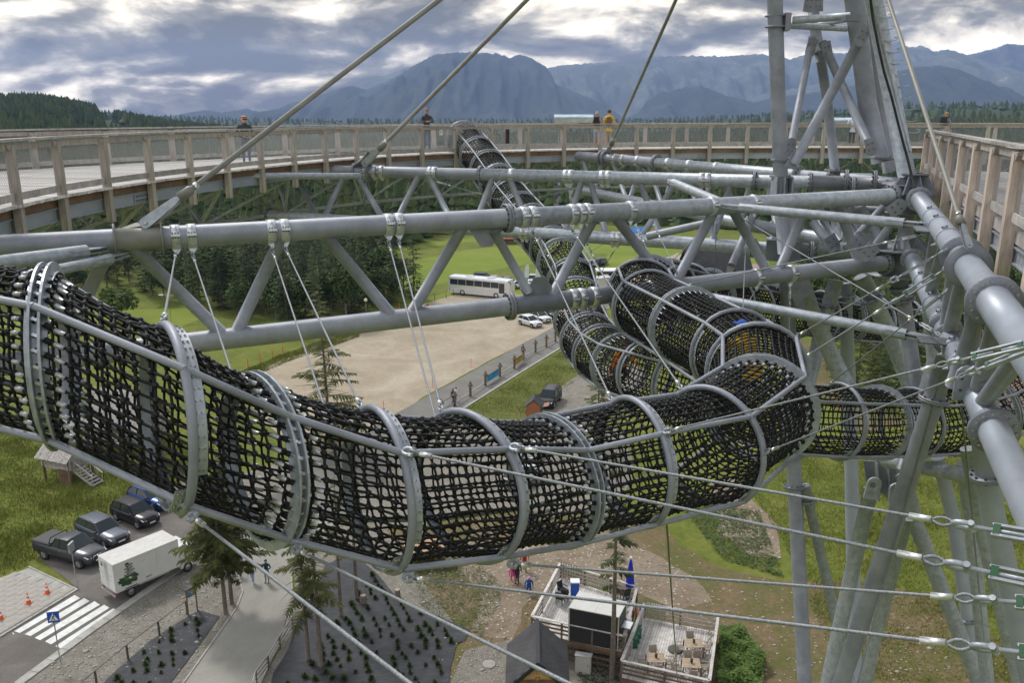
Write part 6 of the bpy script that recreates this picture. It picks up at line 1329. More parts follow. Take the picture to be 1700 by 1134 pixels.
# handrail by the gravel and fence by the footpath
MET = mat('dark_rail_metal', (.10, .09, .08), .6, .3)
def rail_line(px, h, label, posts=True, rails=(1.0,), m=MET, r=.03, pm=MET, wood=False, pw=.05):
    pts = [G(*p) for p in px]; t = thing('fence', label, 'fence', pts[0])
    for p in pts: MB().box(p + V3(0, 0, h / 2), (pw, pw, h)).build('post', pm, t)
    for a, b in zip(pts, pts[1:]):
        for f in rails:
            mb = MB(); (mb.beam(a + V3(0, 0, h * f), b + V3(0, 0, h * f), .04, .12) if wood else mb.tube(a + V3(0, 0, h * f), b + V3(0, 0, h * f), r, None, 8)); mb.build('rail', m, t)
    return t
rail_line([(105, 1190), (161, 1140), (213, 1096), (265, 1056), (311, 1021)], .95, 'dark metal handrail with square posts beside the gravel verge', pw=.09, r=.02)
rail_line([(418, 1170), (426, 1138), (446, 1112), (465, 1079), (486, 1045)], .85, 'brown fence with three rails along the edge of the footpath', rails=(.35, .65, .98), m=WOODG, pm=WOODD, wood=True, pw=.1)
# orange stakes and snow fence, marker stakes
ORF = mat('orange_plastic', (.70, .14, .03), .6)
stk = [(412, 612), (433, 603), (452, 596), (470, 591), (598, 549), (618, 536), (630, 531), (651, 522), (663, 516), (672, 512), (690, 506), (700, 501), (722, 500), (741, 496), (753, 492)]
for i, (x, y) in enumerate(stk):
    g = G(x, y); t = solo(MB().beam(g, g + V3(rnd.uniform(-.1, .1), 0, 1.3), .09, .09, (1, 0, 0)), 'marker_stake', ORF if i < 12 else WOODD, 'orange stake along the far edge of the tan lot' if i < 12 else 'brown stake along the edge of the lot left of the coach', 'stake', g, 'stakes along the lot edge')
a_, b_ = G(598, 552), G(712, 512); mb = MB(); n = 26
for i in range(n):
    p = a_.lerp(b_, i / n); 
    if i % 3 < 2: mb.beam(p + V3(0, 0, .45 + .1 * math.sin(i)), a_.lerp(b_, (i + 1) / n) + V3(0, 0, .45 + .1 * math.sin(i + 1)), .03, .6)
solo(mb, 'snow_fence', mat('faded_orange_net', (.45, .10, .03), .8, 0, col2=(.25, .12, .05), scale=2), 'sagging orange net fence along the lot under the broadleaf trees', 'net fence', a_)
for x, y, l in ((566, 674, 'red stake standing alone in the gravel behind the third hanger rope'), (637, 682, 'red stake at the near corner of the lot by the road'), (718, 645, 'red stake near the middle of the road edge of the lot'), (782, 609, 'red stake on the road edge before the carved posts'), (883, 545, 'red stake in front of the nearest white hatchback')):
    g = G(x, y); t = thing('marker_stake', l, 'stake', g, 'red stakes on the lot'); MB().tube(g, g + V3(0, 0, 1.1), .03, None, 6).build('rod', ORF, t); MB().lathe(g, (0, 0, 1), [(0, .16), (.05, .16), (.06, 0)], 10).build('foot', ORF, t)
for x, y, h, l, s in ((609, 545, 4.0, 'lamp post with a pale globe at the far edge of the lot', 1), (287, 560, 6.0, 'lamp post with two arms behind the second hoop', 0)):
    g = G(x, y); t = thing('lamp_post', l, 'lamp post', g); MB().tube(g, g + V3(0, 0, h), .06, .04, 8).build('pole', SGREY, t)
    if s: MB().blobs([tuple(g + V3(0, 0, h + .2))], [.3], 'ico').build('globe', mat('opal_globe', (.75, .70, .5), .4), t); MB().lathe(g + V3(0, 0, h + .05), (0, 0, 1), [(0, .1), (.1, .12)], 8).build('collar', SGREY, t)
    else: MB().tube(g + V3(-.9, 0, h), g + V3(.9, 0, h), .03, None, 6).build('arm', SGREY, t); MB().box(g + V3(-1.0, 0, h + .02), (.6, .25, .08)).build('lamp_head', WHITE, t); MB().box(g + V3(1.0, 0, h + .02), (.6, .25, .08)).build('lamp_head', WHITE, t)
# carved dark posts with pointed caps along the road
cp = [(733, 690), (755, 676), (781, 659), (806, 641), (830, 626), (854, 613), (869, 598), (889, 586), (907, 577), (922, 568)]
for i, (x, y) in enumerate(cp):
    g = G(x, y); t = thing('carved_post', 'dark wooden post with a pointed cap in the roadside row, number from the near end differs only by place', 'carved post', g, 'pointed posts along the road')
    t['label'] = 'dark wooden post with a pointed cap in the row along the road'
    MB().box(g + V3(0, 0, .55), (.26, .26, 1.1)).build('shaft', WOODD, t); MB().box(g + V3(0, 0, 1.2), (.2, .2, .22)).build('neck', WOODD, t); MB().lathe(g + V3(0, 0, 1.28), (0, 0, 1), [(0, .02), (0, .34), (.1, .26), (.55, .01)], 4).build('cap', WOODD, t)
for (p, q, m1_, m2_, l) in ((G(807, 641), G(829, 627), (.005, .10, .38), (.02, .35, .5), 'blue banner hung between two pointed posts'), (G(851, 615), (G(870, 601)), (.02, .02, .02), (.5, .35, .02), 'black banner with yellow lines between two pointed posts')):
    t = thing('banner', l, 'banner', p); MB().beam(p.lerp(q, .08) + V3(0, 0, .75), p.lerp(q, .95) + V3(0, 0, .75), .03, .75).build('sheet', mat('banner_' + l[:4].strip(), m1_, .5, 0, col2=m2_, scale=1.2), t); MB().beam(p.lerp(q, .02) + V3(0, 0, 1.15), p.lerp(q, .98) + V3(0, 0, 1.15), .05, .05).build('top_rail', WOODD, t)
g = G(738, 684); t = thing('banner', 'white banner leaning between the nearest pointed posts by the hoop', 'banner', g); MB().beam(G(736, 686) + V3(0, 0, .7), G(750, 676) + V3(0, 0, .7), .03, .9).build('sheet', WHITE, t); MB().beam(G(736, 686) + V3(0, 0, 1.2), G(750, 676) + V3(0, 0, 1.2), .05, .05).build('top_rail', WOODD, t)
for i in range(len(cp) - 1):
    a, b = G(*cp[i]), G(*cp[i + 1]); t = solo(MB().beam(a.lerp(b, .08) + V3(0, 0, .45), a.lerp(b, .92) + V3(0, 0, .45), .08, .12), 'roadside_rail', WOODG, 'low wooden rail lying between two of the pointed posts along the road', 'rail', a, 'rails between the pointed posts')
# feather flags
for x, y, l in ((871, 475, 'left white feather flag in the meadow near the parked cars'), (889, 477, 'right white feather flag in the meadow near the parked cars')):
    g = G(x, y); t = thing('feather_flag', l, 'flag', g, 'feather flags'); MB().path([g, g + V3(0, 0, 2.5), g + V3(.15, 0, 3.6), g + V3(.6, 0, 4.1)], .03, 5).build('pole', WHITE, t)
    MB().prism([g + V3(.05, 0, .7), g + V3(.65, 0, .9), g + V3(.8, 0, 3.6), g + V3(.6, 0, 4.1), g + V3(.15, 0, 3.6), g + V3(.03, 0, 2.5)], V3(0, .02, 0)).build('sail', mat('flag_white', (.6, .66, .68), .7), t); MB().prism([g + V3(.06, -.01, .7), g + V3(.6, -.01, .9), g + V3(.65, -.01, 1.6), g + V3(.05, -.01, 1.5)], V3(0, .02, 0)).build('green_band', mat('flag_green', (.2, .42, .08), .7), t)
# ------------------------------------------------------------------ buildings
ROOFD = mat('dark_roof', (.035, .034, .036), .7, 0, col2=(.065, .063, .066), scale=.8); WALLW = mat('white_render', (.55, .55, .52), .9); WALLB = mat('brown_boarding', (.12, .07, .045), .85, 0, col2=(.2, .13, .08), scale=1.5); ROOFR = mat('red_roof', (.25, .07, .04), .8, 0, col2=(.36, .12, .07), scale=1)
def gable_house(loc, L, W_, hw, hr, rz, label, wall, roof, name='house', over=.5, chim=True, win=True, dorm=False):
    t = thing(name, label, 'building', loc, None, rz); o0 = (0, 0, 0)
    MB().prism([(-L / 2, -W_ / 2, 0), (-L / 2, W_ / 2, 0), (-L / 2, W_ / 2, hw), (-L / 2, 0, hr - .25), (-L / 2, -W_ / 2, hw)], (L, 0, 0)).build('wall', wall, t, origin=o0)
    for s in (-1, 1):
        k = (hr - hw) / (W_ / 2); e = W_ / 2 + over
        MB().prism([(-L / 2 - over, 0, hr), (-L / 2 - over, s * e, hr - k * e), (-L / 2 - over, s * e, hr - k * e - .18), (-L / 2 - over, 0, hr - .18)], (L + 2 * over, 0, 0)).build('roof', roof, t, origin=o0)
    if chim: MB().box((L * .2, W_ * .1, hr + .3), (.6, .6, 1.5)).build('chimney', WALLW if wall != WALLW else ROOFR, t, origin=o0)
    if win:
        for s in (-1, 1):
            for k in range(max(2, int(L / 2.6))):
                w_ = MB().box((-L / 2 + 1.4 + k * 2.5, s * (W_ / 2 + .02), hw * .55), (1.1, .06, 1.2)).build('window', WHITE, t, origin=o0); MB().box((-L / 2 + 1.4 + k * 2.5, s * (W_ / 2 + .055), hw * .55), (.92, .02, 1.0)).build('pane', GLASS, w_, origin=o0)
            for y in (-1.2, 1.2): w_ = MB().box((s * (L / 2 + .02), y, hw * .6), (.06, 1.0, 1.2)).build('window', WHITE, t, origin=o0); MB().box((s * (L / 2 + .055), y, hw * .6), (.02, .82, 1.0)).build('pane', GLASS, w_, origin=o0)
    if dorm:
        MB().prism([(0, -W_ / 2 + .2, hw + .3), (2.6, -W_ / 2 + .2, hw + .3), (1.3, -W_ / 2 + .2, hw + 2.6)], (0, W_ / 2 - .5, 0)).build('dormer', wall, t, origin=o0)
        for s in (-1, 1): MB().prism([(1.3, -W_ / 2 - .3, hw + 3.0), (1.3 + s * 1.8, -W_ / 2 - .3, hw + .2), (1.3 + s * 1.8, -W_ / 2 - .3, hw + .05), (1.3, -W_ / 2 - .3, hw + 2.8)], (0, W_ / 2, 0)).build('dormer_roof', roof, t, origin=o0)
    return t
gable_house(G(1183, 492), 10.5, 9, 2.6, 8.2, math.radians(12), 'large steep dark roofed chalet seen above the net tunnels', WALLB, ROOFD, dorm=True)
gable_house(G(905, 356), 22, 11, 4, 9, 0.1, 'long dark roofed building with a reddish strip on its ridge, far behind the trusses', WALLB, ROOFD)
gable_house(G(955, 358), 14, 11, 4, 11, 1.2, 'far white gabled house with a dark steep roof', WALLW, ROOFD)
gable_house(G(882, 352), 12, 9, 3, 7.5, .3, 'far house with a red roof left of the long dark building', WALLW, ROOFR)
gable_house(G(995, 362), 12, 9, 3, 8.0, .9, 'far brown house right of the white gabled one', WALLB, ROOFD)
gable_house(G(1247, 465), 5, 3, 2.2, 3.0, .2, 'small shed with a pale pink roof right of the chalet', WALLB, mat('pink_roof', (.45, .32, .30), .8), name='shed', win=False, chim=False)
gable_house(G(1052, 398), 4, 3, 2.3, 3.2, .4, 'small blue topped stall among the far houses', WALLB, mat('blue_roof', (.03, .2, .5), .6), name='market_stall', win=False, chim=False)
gable_house(G(832, 402), 5, 3, 1.5, 2.2, .0, 'low green topped market stall in the far meadow', WALLW, mat('green_roof', (.03, .25, .18), .6), name='market_stall', win=False, chim=False)
gable_house(G(843, 404), 3, 3, 1.6, 2.2, .0, 'low red topped market stall in the far meadow', WALLB, ROOFR, name='market_stall', win=False, chim=False)
g = G(1006, 470); t = thing('ticket_booth', 'small flat roofed booth with a pale front behind the second net tunnel', 'booth', g); MB().box(g + V3(0, 0, 1.2), (3.2, 2.4, 2.4)).build('wall', TRIM, t); MB().box(g + V3(0, 0, 2.5), (3.8, 3, .2)).build('roof', WHITE, t); MB().box(g + V3(-.3, -1.22, 1.3), (1.2, .04, 1.2)).build('window', WHITE, t)
g = G(1140, 480); t = thing('timber_stack', 'stack of brown crates in front of the chalet', 'crates', g)
for i in range(4): MB().box(g + V3((i % 2) * 1.3, 0, .45 + (i // 2) * .9), (1.2, 1.2, .85)).build('crate', WOODB, t)
# kiosk by the earth track
g = G(887, 697); t = thing('kiosk', 'small orange brown wooden kiosk with a black gable roof and open counter flap', 'kiosk', g, None, math.radians(-8)); o0 = (0, 0, 0); KW = mat('orange_stained_boards', (.30, .11, .04), .7, 0, col2=(.42, .17, .07), scale=3, stretch=(1, 1, 5)); KW2 = mat('flap_boards', (.32, .17, .11), .8)
MB().prism([(-.72, -.9, 0), (.72, -.9, 0), (.72, -.9, 1.7), (0, -.9, 2.35), (-.72, -.9, 1.7)], (0, 1.8, 0)).build('wall', KW, t, origin=o0)
for i in range(8): MB().box((0, -.91, .12 + i * .21), (1.45, .02, .012)).build('board_joint', WOODD, t, origin=o0)
for s in (-1, 1): MB().prism([(0, -1.05, 2.5), (s * .95, -1.05, 1.62), (s * .95, -1.05, 1.54), (0, -1.05, 2.42)], (0, 2.1, 0)).build('roof', ROOFD, t, origin=o0)
MB().prism([(.73, -.6, 1.55), (.73, .6, 1.55), (1.5, .6, 1.75), (1.5, -.6, 1.75)], (0, 0, .03)).build('counter_flap', KW2, t, origin=o0); MB().box((.735, 0, 1.15), (.02, 1.2, .7)).build('opening', TRIM, t, origin=o0); MB().box((.75, -.3, .5), (.02, .5, .6)).build('poster', mat('poster', (.5, .1, .3), .6, 0, col2=(.1, .2, .5), scale=4), t, origin=o0)
# log hut on stilts at the left
def shingle_roof(t, A, B, C_, D_, rows, cols, m, name='roof_board'):
    """boards laid down the slope from edge A-B (ridge) to D-C (eave)"""
    for i in range(cols):
        f0, f1 = i / cols, (i + .93) / cols; a, b = A.lerp(B, f0), A.lerp(B, f1); d, c = D_.lerp(C_, f0), D_.lerp(C_, f1); nrm = (B - A).cross(D_ - A).normalized(); nrm = nrm if nrm.z > 0 else -nrm; r = rnd.uniform(0, .03)
        MB().prism([a + nrm * r, b + nrm * r, c + nrm * r + (c - b) * rnd.uniform(0, .04), d + nrm * r], nrm * .03).build(name, m, t, origin=(0, 0, 0))
def hut(loc, rz, L, W_, zf, hw, hr, label, stairs=True):
    t = thing('timber_hut', label, 'hut', loc, None, rz); o0 = (0, 0, 0)
    n = 7
    for i in range(n):
        z = zf + .1 + i * (hw / n)
        for s in (-1, 1): MB().tube((-L / 2 - .15, s * W_ / 2, z), (L / 2 + .15, s * W_ / 2, z), hw / n * .52, None, 8).build('log', WOODG, t, origin=o0); MB().tube((s * L / 2, -W_ / 2 - .15, z + .05), (s * L / 2, W_ / 2 + .15, z + .05), hw / n * .52, None, 8).build('log', WOODG, t, origin=o0)
    for x in (-L / 2, L / 2):
        for y in (-W_ / 2, W_ / 2): MB().box((x, y, zf / 2), (.16, .16, zf)).build('stilt', WOODD, t, origin=o0)
        MB().prism([(x, -W_ / 2, zf + hw), (x, W_ / 2, zf + hw), (x, 0, zf + hr)], (.05 if x < 0 else -.05, 0, 0)).build('gable', WOODB, t, origin=o0)
    MB().box((0, 0, zf - .05), (L, W_, .1)).build('floor', WOODG, t, origin=o0)
    k = (hr - hw) / (W_ / 2)
    for s in (-1, 1): shingle_roof(t, Vector((-L / 2 - .4, 0, zf + hr + .05)), Vector((L / 2 + .4, 0, zf + hr + .05)), Vector((L / 2 + .4, s * (W_ / 2 + .45), zf + hr + .05 - k * (W_ / 2 + .45))), Vector((-L / 2 - .4, s * (W_ / 2 + .45), zf + hr + .05 - k * (W_ / 2 + .45))), 1, int(L / .17), WOODG)
    if stairs:
        for i in range(7): MB().box((L / 2 + .35 + i * .28, -.3, zf - .05 - i * (zf / 7)), (.26, .95, .05)).build('step', WOODG, t, origin=o0)
        for s in (-.8, .2): MB().beam((L / 2, s, zf + .85), (L / 2 + 2.2, s, .9), .08, .08).build('stair_rail', WOODG, t, origin=o0); MB().beam((L / 2, s, zf - .1), (L / 2 + 2.2, s, 0), .06, .2).build('stringer', WOODG, t, origin=o0); [MB().beam((L / 2 + .2 + q, s, zf - .2 - q * .7), (L / 2 + .2 + q, s, zf + .8 - q * .7), .06, .06, (1, 0, 0)).build('baluster', WOODG, t, origin=o0) for q in (0, .7, 1.4, 1.9)]
        for q in range(9): MB().box((L / 2 - 1.2 + q * .13, -W_ / 2 - .02, zf / 2), (.09, .03, zf)).build('plank', WOODB, t, origin=o0)
    return t
hut(G(116, 792), math.radians(-22), 2.9, 2.3, 1.25, 1.15, 2.1, 'weathered log hut on stilts with steps, on the grass under the front tunnel')
hut(G(212, 728), math.radians(-12), 5.6, 4.4, .3, 2.0, 4.6, 'larger timber hut with a steep weathered roof behind the front net tunnel', False)
# ------------------------------------------------------------------ terraces
def terrace(px, h, rail, label, n_dir=0, gate=True):
    """px: railing corners far-left, far-right, near-right, near-left"""
    T_ = [G(x, y, h + rail) for x, y in px]; Fq = [Vector((p.x, p.y, h)) for p in T_]; c = sum(Fq, Vector()) / 4; t = thing('timber_terrace', label, 'terrace', (c.x, c.y, 0))
    base = worldloc(t); e1_ = (Fq[1] - Fq[0]); n = int(((Fq[1] - Fq[0]).length + (Fq[2] - Fq[3]).length) / 2 / .145)
    for i in range(n):
        f0, f1 = i / n, (i + .88) / n; a, b = Fq[0].lerp(Fq[1], f0), Fq[0].lerp(Fq[1], f1); d, c_ = Fq[3].lerp(Fq[2], f0), Fq[3].lerp(Fq[2], f1)
        mb = MB(); mb.prism([a - V3(0, 0, .03), b - V3(0, 0, .03), c_ - V3(0, 0, .03), d - V3(0, 0, .03)], V3(0, 0, .03 + rnd.uniform(-.004, .004))); mb.build('deck_board', BOARD, t)
    for i in range(4):
        a, b = Fq[i], Fq[(i + 1) % 4]; L = (b - a).length; m = max(2, int(L / 1.6)); d = (b - a).normalized()
        MB().beam(a + V3(0, 0, -.15), b + V3(0, 0, -.15), .06, .2).build('edge_beam', WOODB, t)
        for k in range(m): p = a.lerp(b, k / m); MB().beam(Vector((p.x, p.y, 0)), p + V3(0, 0, rail), .10, .10, d).build('post', WOODD, t)
        nn = d.cross(V3(0, 0, 1)); MB().beam(a + V3(0, 0, rail + .02), b + V3(0, 0, rail + .02), .16, .04).build('handrail', BOARD, t)
        for f in (.25, .5, .75): MB().beam(a + V3(0, 0, rail * f) + nn * .04, b + V3(0, 0, rail * f) + nn * .04, .03, .11).build('rail', WOODG if i != 2 else WOODD, t)
        if i == 2:
            for z in (h * .25, h * .5, h * .75): MB().beam(Vector((a.x, a.y, z)) + nn * .05, Vector((b.x, b.y, z)) + nn * .05, .03, .14).build('skirt_board', WOODD, t)
        if i == 1:
            for k in range(m + 3): p = a.lerp(b, (k + .3) / (m + 3)); MB().beam(p + V3(0, 0, rail * .9), p + nn * .55 + V3(0, 0, -.05), .06, .06).build('brace', WOODG, t); MB().beam(p + V3(0, 0, -.1), p + nn * .6 + V3(0, 0, -.1), .06, .06).build('brace', WOODG, t)
    if gate:
        a, b = Fq[0], Fq[0].lerp(Fq[1], .30)
        for k in range(9): p = a.lerp(b, (k + .5) / 9); MB().beam(p + V3(0, 0, .1), p + V3(0, 0, rail + .15), .10, .025, (b - a)).build('picket', WOODD, t)
    return t, Fq
tA, FA = terrace([(930, 936), (1058, 975), (1036, 1057), (883, 1024)], 1.5, 1.0, 'upper timber terrace carrying the black sided food container')
tB, FB = terrace([(1070, 1002), (1192, 1025), (1178, 1131), (1032, 1098)], .75, 1.0, 'lower timber terrace with three tan tables, right of the tree trunk')
# container
def bil(F_, u, v): return F_[0].lerp(F_[1], u).lerp(F_[3].lerp(F_[2], u), v)
ht = 2.1; rc = [G(962, 982, 1.5 + ht), G(1040, 1000, 1.5 + ht), G(1027, 1025, 1.5 + ht), G(945, 1009, 1.5 + ht)]
cc = sum(rc, Vector()) / 4; t = thing('food_container', 'low black sided container with a white roof on the upper terrace', 'container', (cc.x, cc.y, 1.5))
MB().prism([Vector((p.x, p.y, 1.5)) for p in rc][::-1], V3(0, 0, ht - .05)).build('body', mat('container_black', (.022, .024, .028), .5), t)
MB().prism([Vector((p.x, p.y, 1.5 + ht - .049)) + (p - cc) * .02 for p in rc][::-1], V3(0, 0, .05)).build('roof', mat('container_roof', (.58, .57, .53), .8, 0, col2=(.62, .61, .58), scale=2), t)
for i in range(4): MB().beam(Vector((rc[i].x, rc[i].y, 1.5)), Vector((rc[i].x, rc[i].y, 1.5 + ht)), .07, .07, (1, 0, 0)).build('corner_strip', ALU, t)
MB().beam(rc[0].lerp(rc[1], .5) + V3(0, 0, .01), rc[3].lerp(rc[2], .5) + V3(0, 0, .01), .03, .02).build('roof_seam', ALU, t)
d = (rc[2] - rc[1]).normalized(); nn = Vector((d.y, -d.x, 0)); nn = nn if nn.x > 0 else -nn
MB().box(rc[1].lerp(rc[2], .5) + nn * .3 + V3(0, 0, -.9), (.5, .7, .04), (nn, d, (0, 0, 1))).build('serving_shelf', ALU, t)
t = thing('drinks_fridge', 'white topped blue fridge standing behind the black container', 'fridge', G(954, 990, 1.5)); g = G(955, 1000, 1.5); MB().box(g + V3(0, .5, .55), (.5, .45, 1.1)).build('body', BLUE, t, origin=worldloc(t)); MB().box(g + V3(0, .5, 1.13), (.56, .5, .06)).build('lid', WHITE, t, origin=worldloc(t))
# closed parasol
g = G(1045, 993, 1.5); t = thing('closed_parasol', 'closed bright blue parasol at the far corner of the upper terrace', 'parasol', g)
MB().tube(g, g + V3(0, 0, 2.75), .03, None, 8).build('pole', WHITE, t); mb = MB(); pr = []
k = 14; V = []
for z, r in ((.75, .20), (.9, .21), (1.3, .19), (1.9, .14), (2.45, .07), (2.62, .03)):
    for j in range(k): a = 2 * math.pi * j / k; q = r * (1 + (.28 if j % 2 else -.18)); V.append((g.x + math.cos(a) * q, g.y + math.sin(a) * q, g.z + z))
mb.raw(V, [(i * k + j, i * k + (j + 1) % k, (i + 1) * k + (j + 1) % k, (i + 1) * k + j) for i in range(5) for j in range(k)] + [tuple(range(k))]); mb.build('canopy', mat('parasol_blue', (.008, .03, .50), .7), t); MB().blobs([tuple(g + V3(0, 0, 2.72))], [.10], 'ico').build('cap', WHITE, t); MB().box(g + V3(0, 0, .05), (.5, .5, .1)).build('base', TRIM, t)
# furniture
TAN = mat('tan_table_top', (.34, .25, .165), .7, 0, col2=(.44, .34, .24), scale=4); SEATM = mat('beige_chair', (.34, .29, .23), .7); DKM = mat('dark_chair', (.03, .03, .033), .7)
def chair_proto(m, name, label, cat, loc, rz, group):
    t = thing(name, label, cat, loc, group, rz); o0 = (0, 0, 0)
    MB().box((0, 0, .43), (.46, .46, .05)).build('seat', m, t, origin=o0); MB().beam((-.21, 0, .45), (-.29, 0, .92), .44, .04, (1, 0, 0)).build('backrest', m, t, origin=o0)
    for x in (-.2, .2):
        for y in (-.2, .2): MB().tube((x, y, 0), (x * .95, y * .95, .42), .022, None, 6).build('leg', m, t, origin=o0)
    for y in (-.24, .24): MB().beam((-.22, y, .64), (.16, y, .64), .05, .03).build('armrest', m, t, origin=o0)
    return t
def table(px, py, label, desc, rz):
    g = G(px, py, .75 + .73); g = Vector((g.x, g.y, .75)); t = thing('terrace_table', label, 'table', g, 'tan tables on the lower terrace', rz); o0 = (0, 0, 0)
    for i in range(5): MB().box((0, -.31 + i * .165, .73), (.95, .155, .03)).build('slat', TAN, t, origin=o0)
    for x in (-.48, .48):
        for y in (-.36, .36): MB().box((x, y, .36), (.06, .06, .72)).build('leg', WOODD, t, origin=o0)
    p = thing('potted_plant', 'small potted plant on the ' + desc, 'plant', g + V3(0, 0, .75)); MB().lathe((0, 0, 0), (0, 0, 1), [(0, .05), (.12, .08), (.12, 0)], 10).build('pot', TRIM, p, origin=o0); MB().blobs([(rnd.uniform(-.05, .05), rnd.uniform(-.05, .05), .16 + rnd.uniform(0, .08)) for _ in range(9)], [.05] * 9, 'octa').build('leaves', LEAF[1], p, origin=o0)
    return g
cr0 = None; spots = [(1152, 1069, 'tan slatted table farthest back on the lower terrace', 'rear table', .05), (1089, 1093, 'tan slatted table nearest to the tree trunk on the lower terrace', 'left table', .0), (1148, 1102, 'tan slatted table nearest to the front right corner of the lower terrace', 'front right table', -.05)]
for i, (x, y, l, dsc, rz) in enumerate(spots):
    g = table(x, y, l, dsc, rz)
    for k, (dx, dy, rr, w) in enumerate(((0, -.58, math.pi / 2, 'near side'), (0, .62, -math.pi / 2, 'far side'), (-.75, .05, 0, 'left end'), (.75, .05, math.pi, 'right end'))):
        lb = 'beige chair at the %s of the %s' % (w, dsc); p = g + V3(dx + rnd.uniform(-.05, .05), dy, 0)
        if cr0 is None: cr0 = chair_proto(SEATM, 'terrace_chair', lb, 'chair', p, rr, 'beige terrace chairs')
        else: copy_tree(cr0, p, rr + rnd.uniform(-.2, .2), lb)
dk0 = None
for x, y, rz, l in ((930, 1003, 1.2, 'black folded chair standing nearest the left railing of the upper terrace'), (937, 998, 1.6, 'black chair right behind the one at the left railing'), (934, 990, -.8, 'black chair farthest back in the left group of the upper terrace'), (1028, 992, .3, 'black chair beside the blue parasol'), (1037, 997, 2.0, 'black chair between the parasol and the container')):
    p = G(x, y, 1.5)
    if dk0 is None: dk0 = chair_proto(DKM, 'terrace_chair', l, 'chair', p, rz, 'black terrace chairs')
    else: copy_tree(dk0, p, rz, l)
g = G(1121, 1080, .75); t = thing('parasol_base', 'round dark weighted parasol base in the middle of the lower terrace', 'parasol base', g); MB().lathe(g, (0, 0, 1), [(0, .42), (.06, .42), (.09, .36), (.09, 0)], 22).build('disc', mat('base_grey', (.09, .08, .07), .7), t); MB().tube(g, g + V3(0, 0, .35), .035, None, 8).build('socket', WHITE, t)
g = G(1054, 1068, .75); GB = mat('green_bin', (.02, .12, .07), .5)
for i in range(3):
    p = G(1051 + i * 3, 1074 - i * 8, .75); t = thing('green_crate', ['green crate nearest, by the step between the terraces', 'green crate in the middle of the row between the terraces', 'green crate farthest back in the row between the terraces'][i], 'crate', p, 'green crates'); MB().box(p + V3(0, 0, .3), (.45, .45, .55)).build('bin', GB, t); MB().box(p + V3(0, 0, .6), (.5, .5, .05)).build('lid', GB, t)
p = G(1057, 1048, .75); t = thing('leaning_skis', 'brown and orange boards leaning against the wall between the terraces', 'boards', p)
for i, m in enumerate((WOODB, ORF, WOODG, BLUE)): MB().beam(p + V3(i * .12, i * .15, 0), p + V3(-.15 + i * .12, .1 + i * .15, 1.5), .12, .03).build('board', m, t)
# grey boxes
GBX = mat('cabinet_grey', (.45, .45, .43), .6)
for x, y, w, h, l in ((973, 1066, .8, 1.3, 'left of the two pale grey utility cabinets under the upper terrace'), (985, 1083, 1.1, 1.45, 'right of the two pale grey utility cabinets under the upper terrace'), (968, 1118, 1.25, 1.15, 'pale grey utility cabinet standing alone before the tree trunk')):
    g = G(x, y); t = thing('utility_cabinet', l, 'utility cabinet', g, 'utility cabinets', math.radians(-14)); MB().box((0, 0, h / 2), (w * .7, .35, h)).build('housing', GBX, t, origin=(0, 0, 0)); MB().box((0, 0, h + .02), (w * .7 + .06, .42, .04)).build('cap', GBX, t, origin=(0, 0, 0)); MB().box((0, -.18, h * .55), (w * .6, .012, h * .8)).build('door', mat('cabinet_door', (.5, .5, .48), .6), t, origin=(0, 0, 0)); MB().box((w * .22, -.19, h * .55), (.03, .02, .12)).build('latch', TRIM, t, origin=(0, 0, 0))
# dark roofed hut at the bottom
ap = G(893, 1104, 4.4); fa = G(892, 1030, 4.4); L = min(4.6, (fa - ap).length); dv = Vector((0.02, 1, 0)).normalized()
t = thing('gabled_hut', 'dark shingled hut at the bottom with a carved timber gable', 'hut', (ap.x, ap.y, 0)); hwid = 1.55; ez = 2.7; bs = Vector((ap.x, ap.y, 0)); fr = dv * .5
MB().prism([bs + fr + V3(-1.3, 0, 0), bs + fr + V3(1.3, 0, 0), bs + fr + V3(1.3, 0, ez), bs + fr + V3(0, 0, 4.2), bs + fr + V3(-1.3, 0, ez)], dv * (L - .8)).build('wall', WOODB, t)
GT_ = mat('honey_timber', (.42, .22, .08), .7, 0, col2=(.55, .32, .13), scale=4)
MB().prism([bs + fr * .94 + V3(-1.0, 0, 3.22), bs + fr * .94 + V3(1.0, 0, 3.22), bs + fr * .94 + V3(0, 0, 4.15)], dv * -.03).build('gable_panel', GT_, t)
for k in range(9):
    a = math.radians(20 + k * 17.5); c = bs + fr * .94 - dv * .05 + V3(0, 0, 3.27); MB().beam(c, c + V3(math.cos(a) * .62, 0, math.sin(a) * .5), .07, .03, (0, 1, 0)).build('sunburst_ray', mat('pale_timber', (.62, .42, .20), .7), t)
MB().blobs([tuple(bs + fr * .94 - dv * .05 + V3(0, 0, 3.3))], [.12], 'ico').build('sunburst_centre', GT_, t)
for s in (-1, 1):
    k = 1.75 / 1.8; A_p = bs + V3(0, 0, 4.42); E_p = bs + V3(s * hwid, 0, 4.42 - hwid * k)
    MB().prism([A_p, E_p, E_p - V3(0, 0, .12), A_p - V3(0, 0, .12)], dv * L).build('roof_deck', TRIM, t)
    nr_ = (E_p - A_p).cross(dv).normalized(); nr_ = nr_ if nr_.z > 0 else -nr_
    for r in range(8):
        for c_ in range(10):
            f = c_ / 10 + (.05 if r % 2 else 0)
            if f > .97: continue
            a = A_p.lerp(E_p, r / 8) + dv * L * f; b = A_p.lerp(E_p, (r + 1.06) / 8) + dv * L * f; w = dv * L * min(.098, 1 - f)
            MB().prism([a + nr_ * .008, b + nr_ * .03, b + w + nr_ * .03, a + w + nr_ * .008], nr_ * .012).build('shingle', ROOFD, t)
    MB().beam(A_p - dv * .03, E_p - dv * .03 , .04, .2, (0, 0, 1)).build('barge_board', TRIM, t)
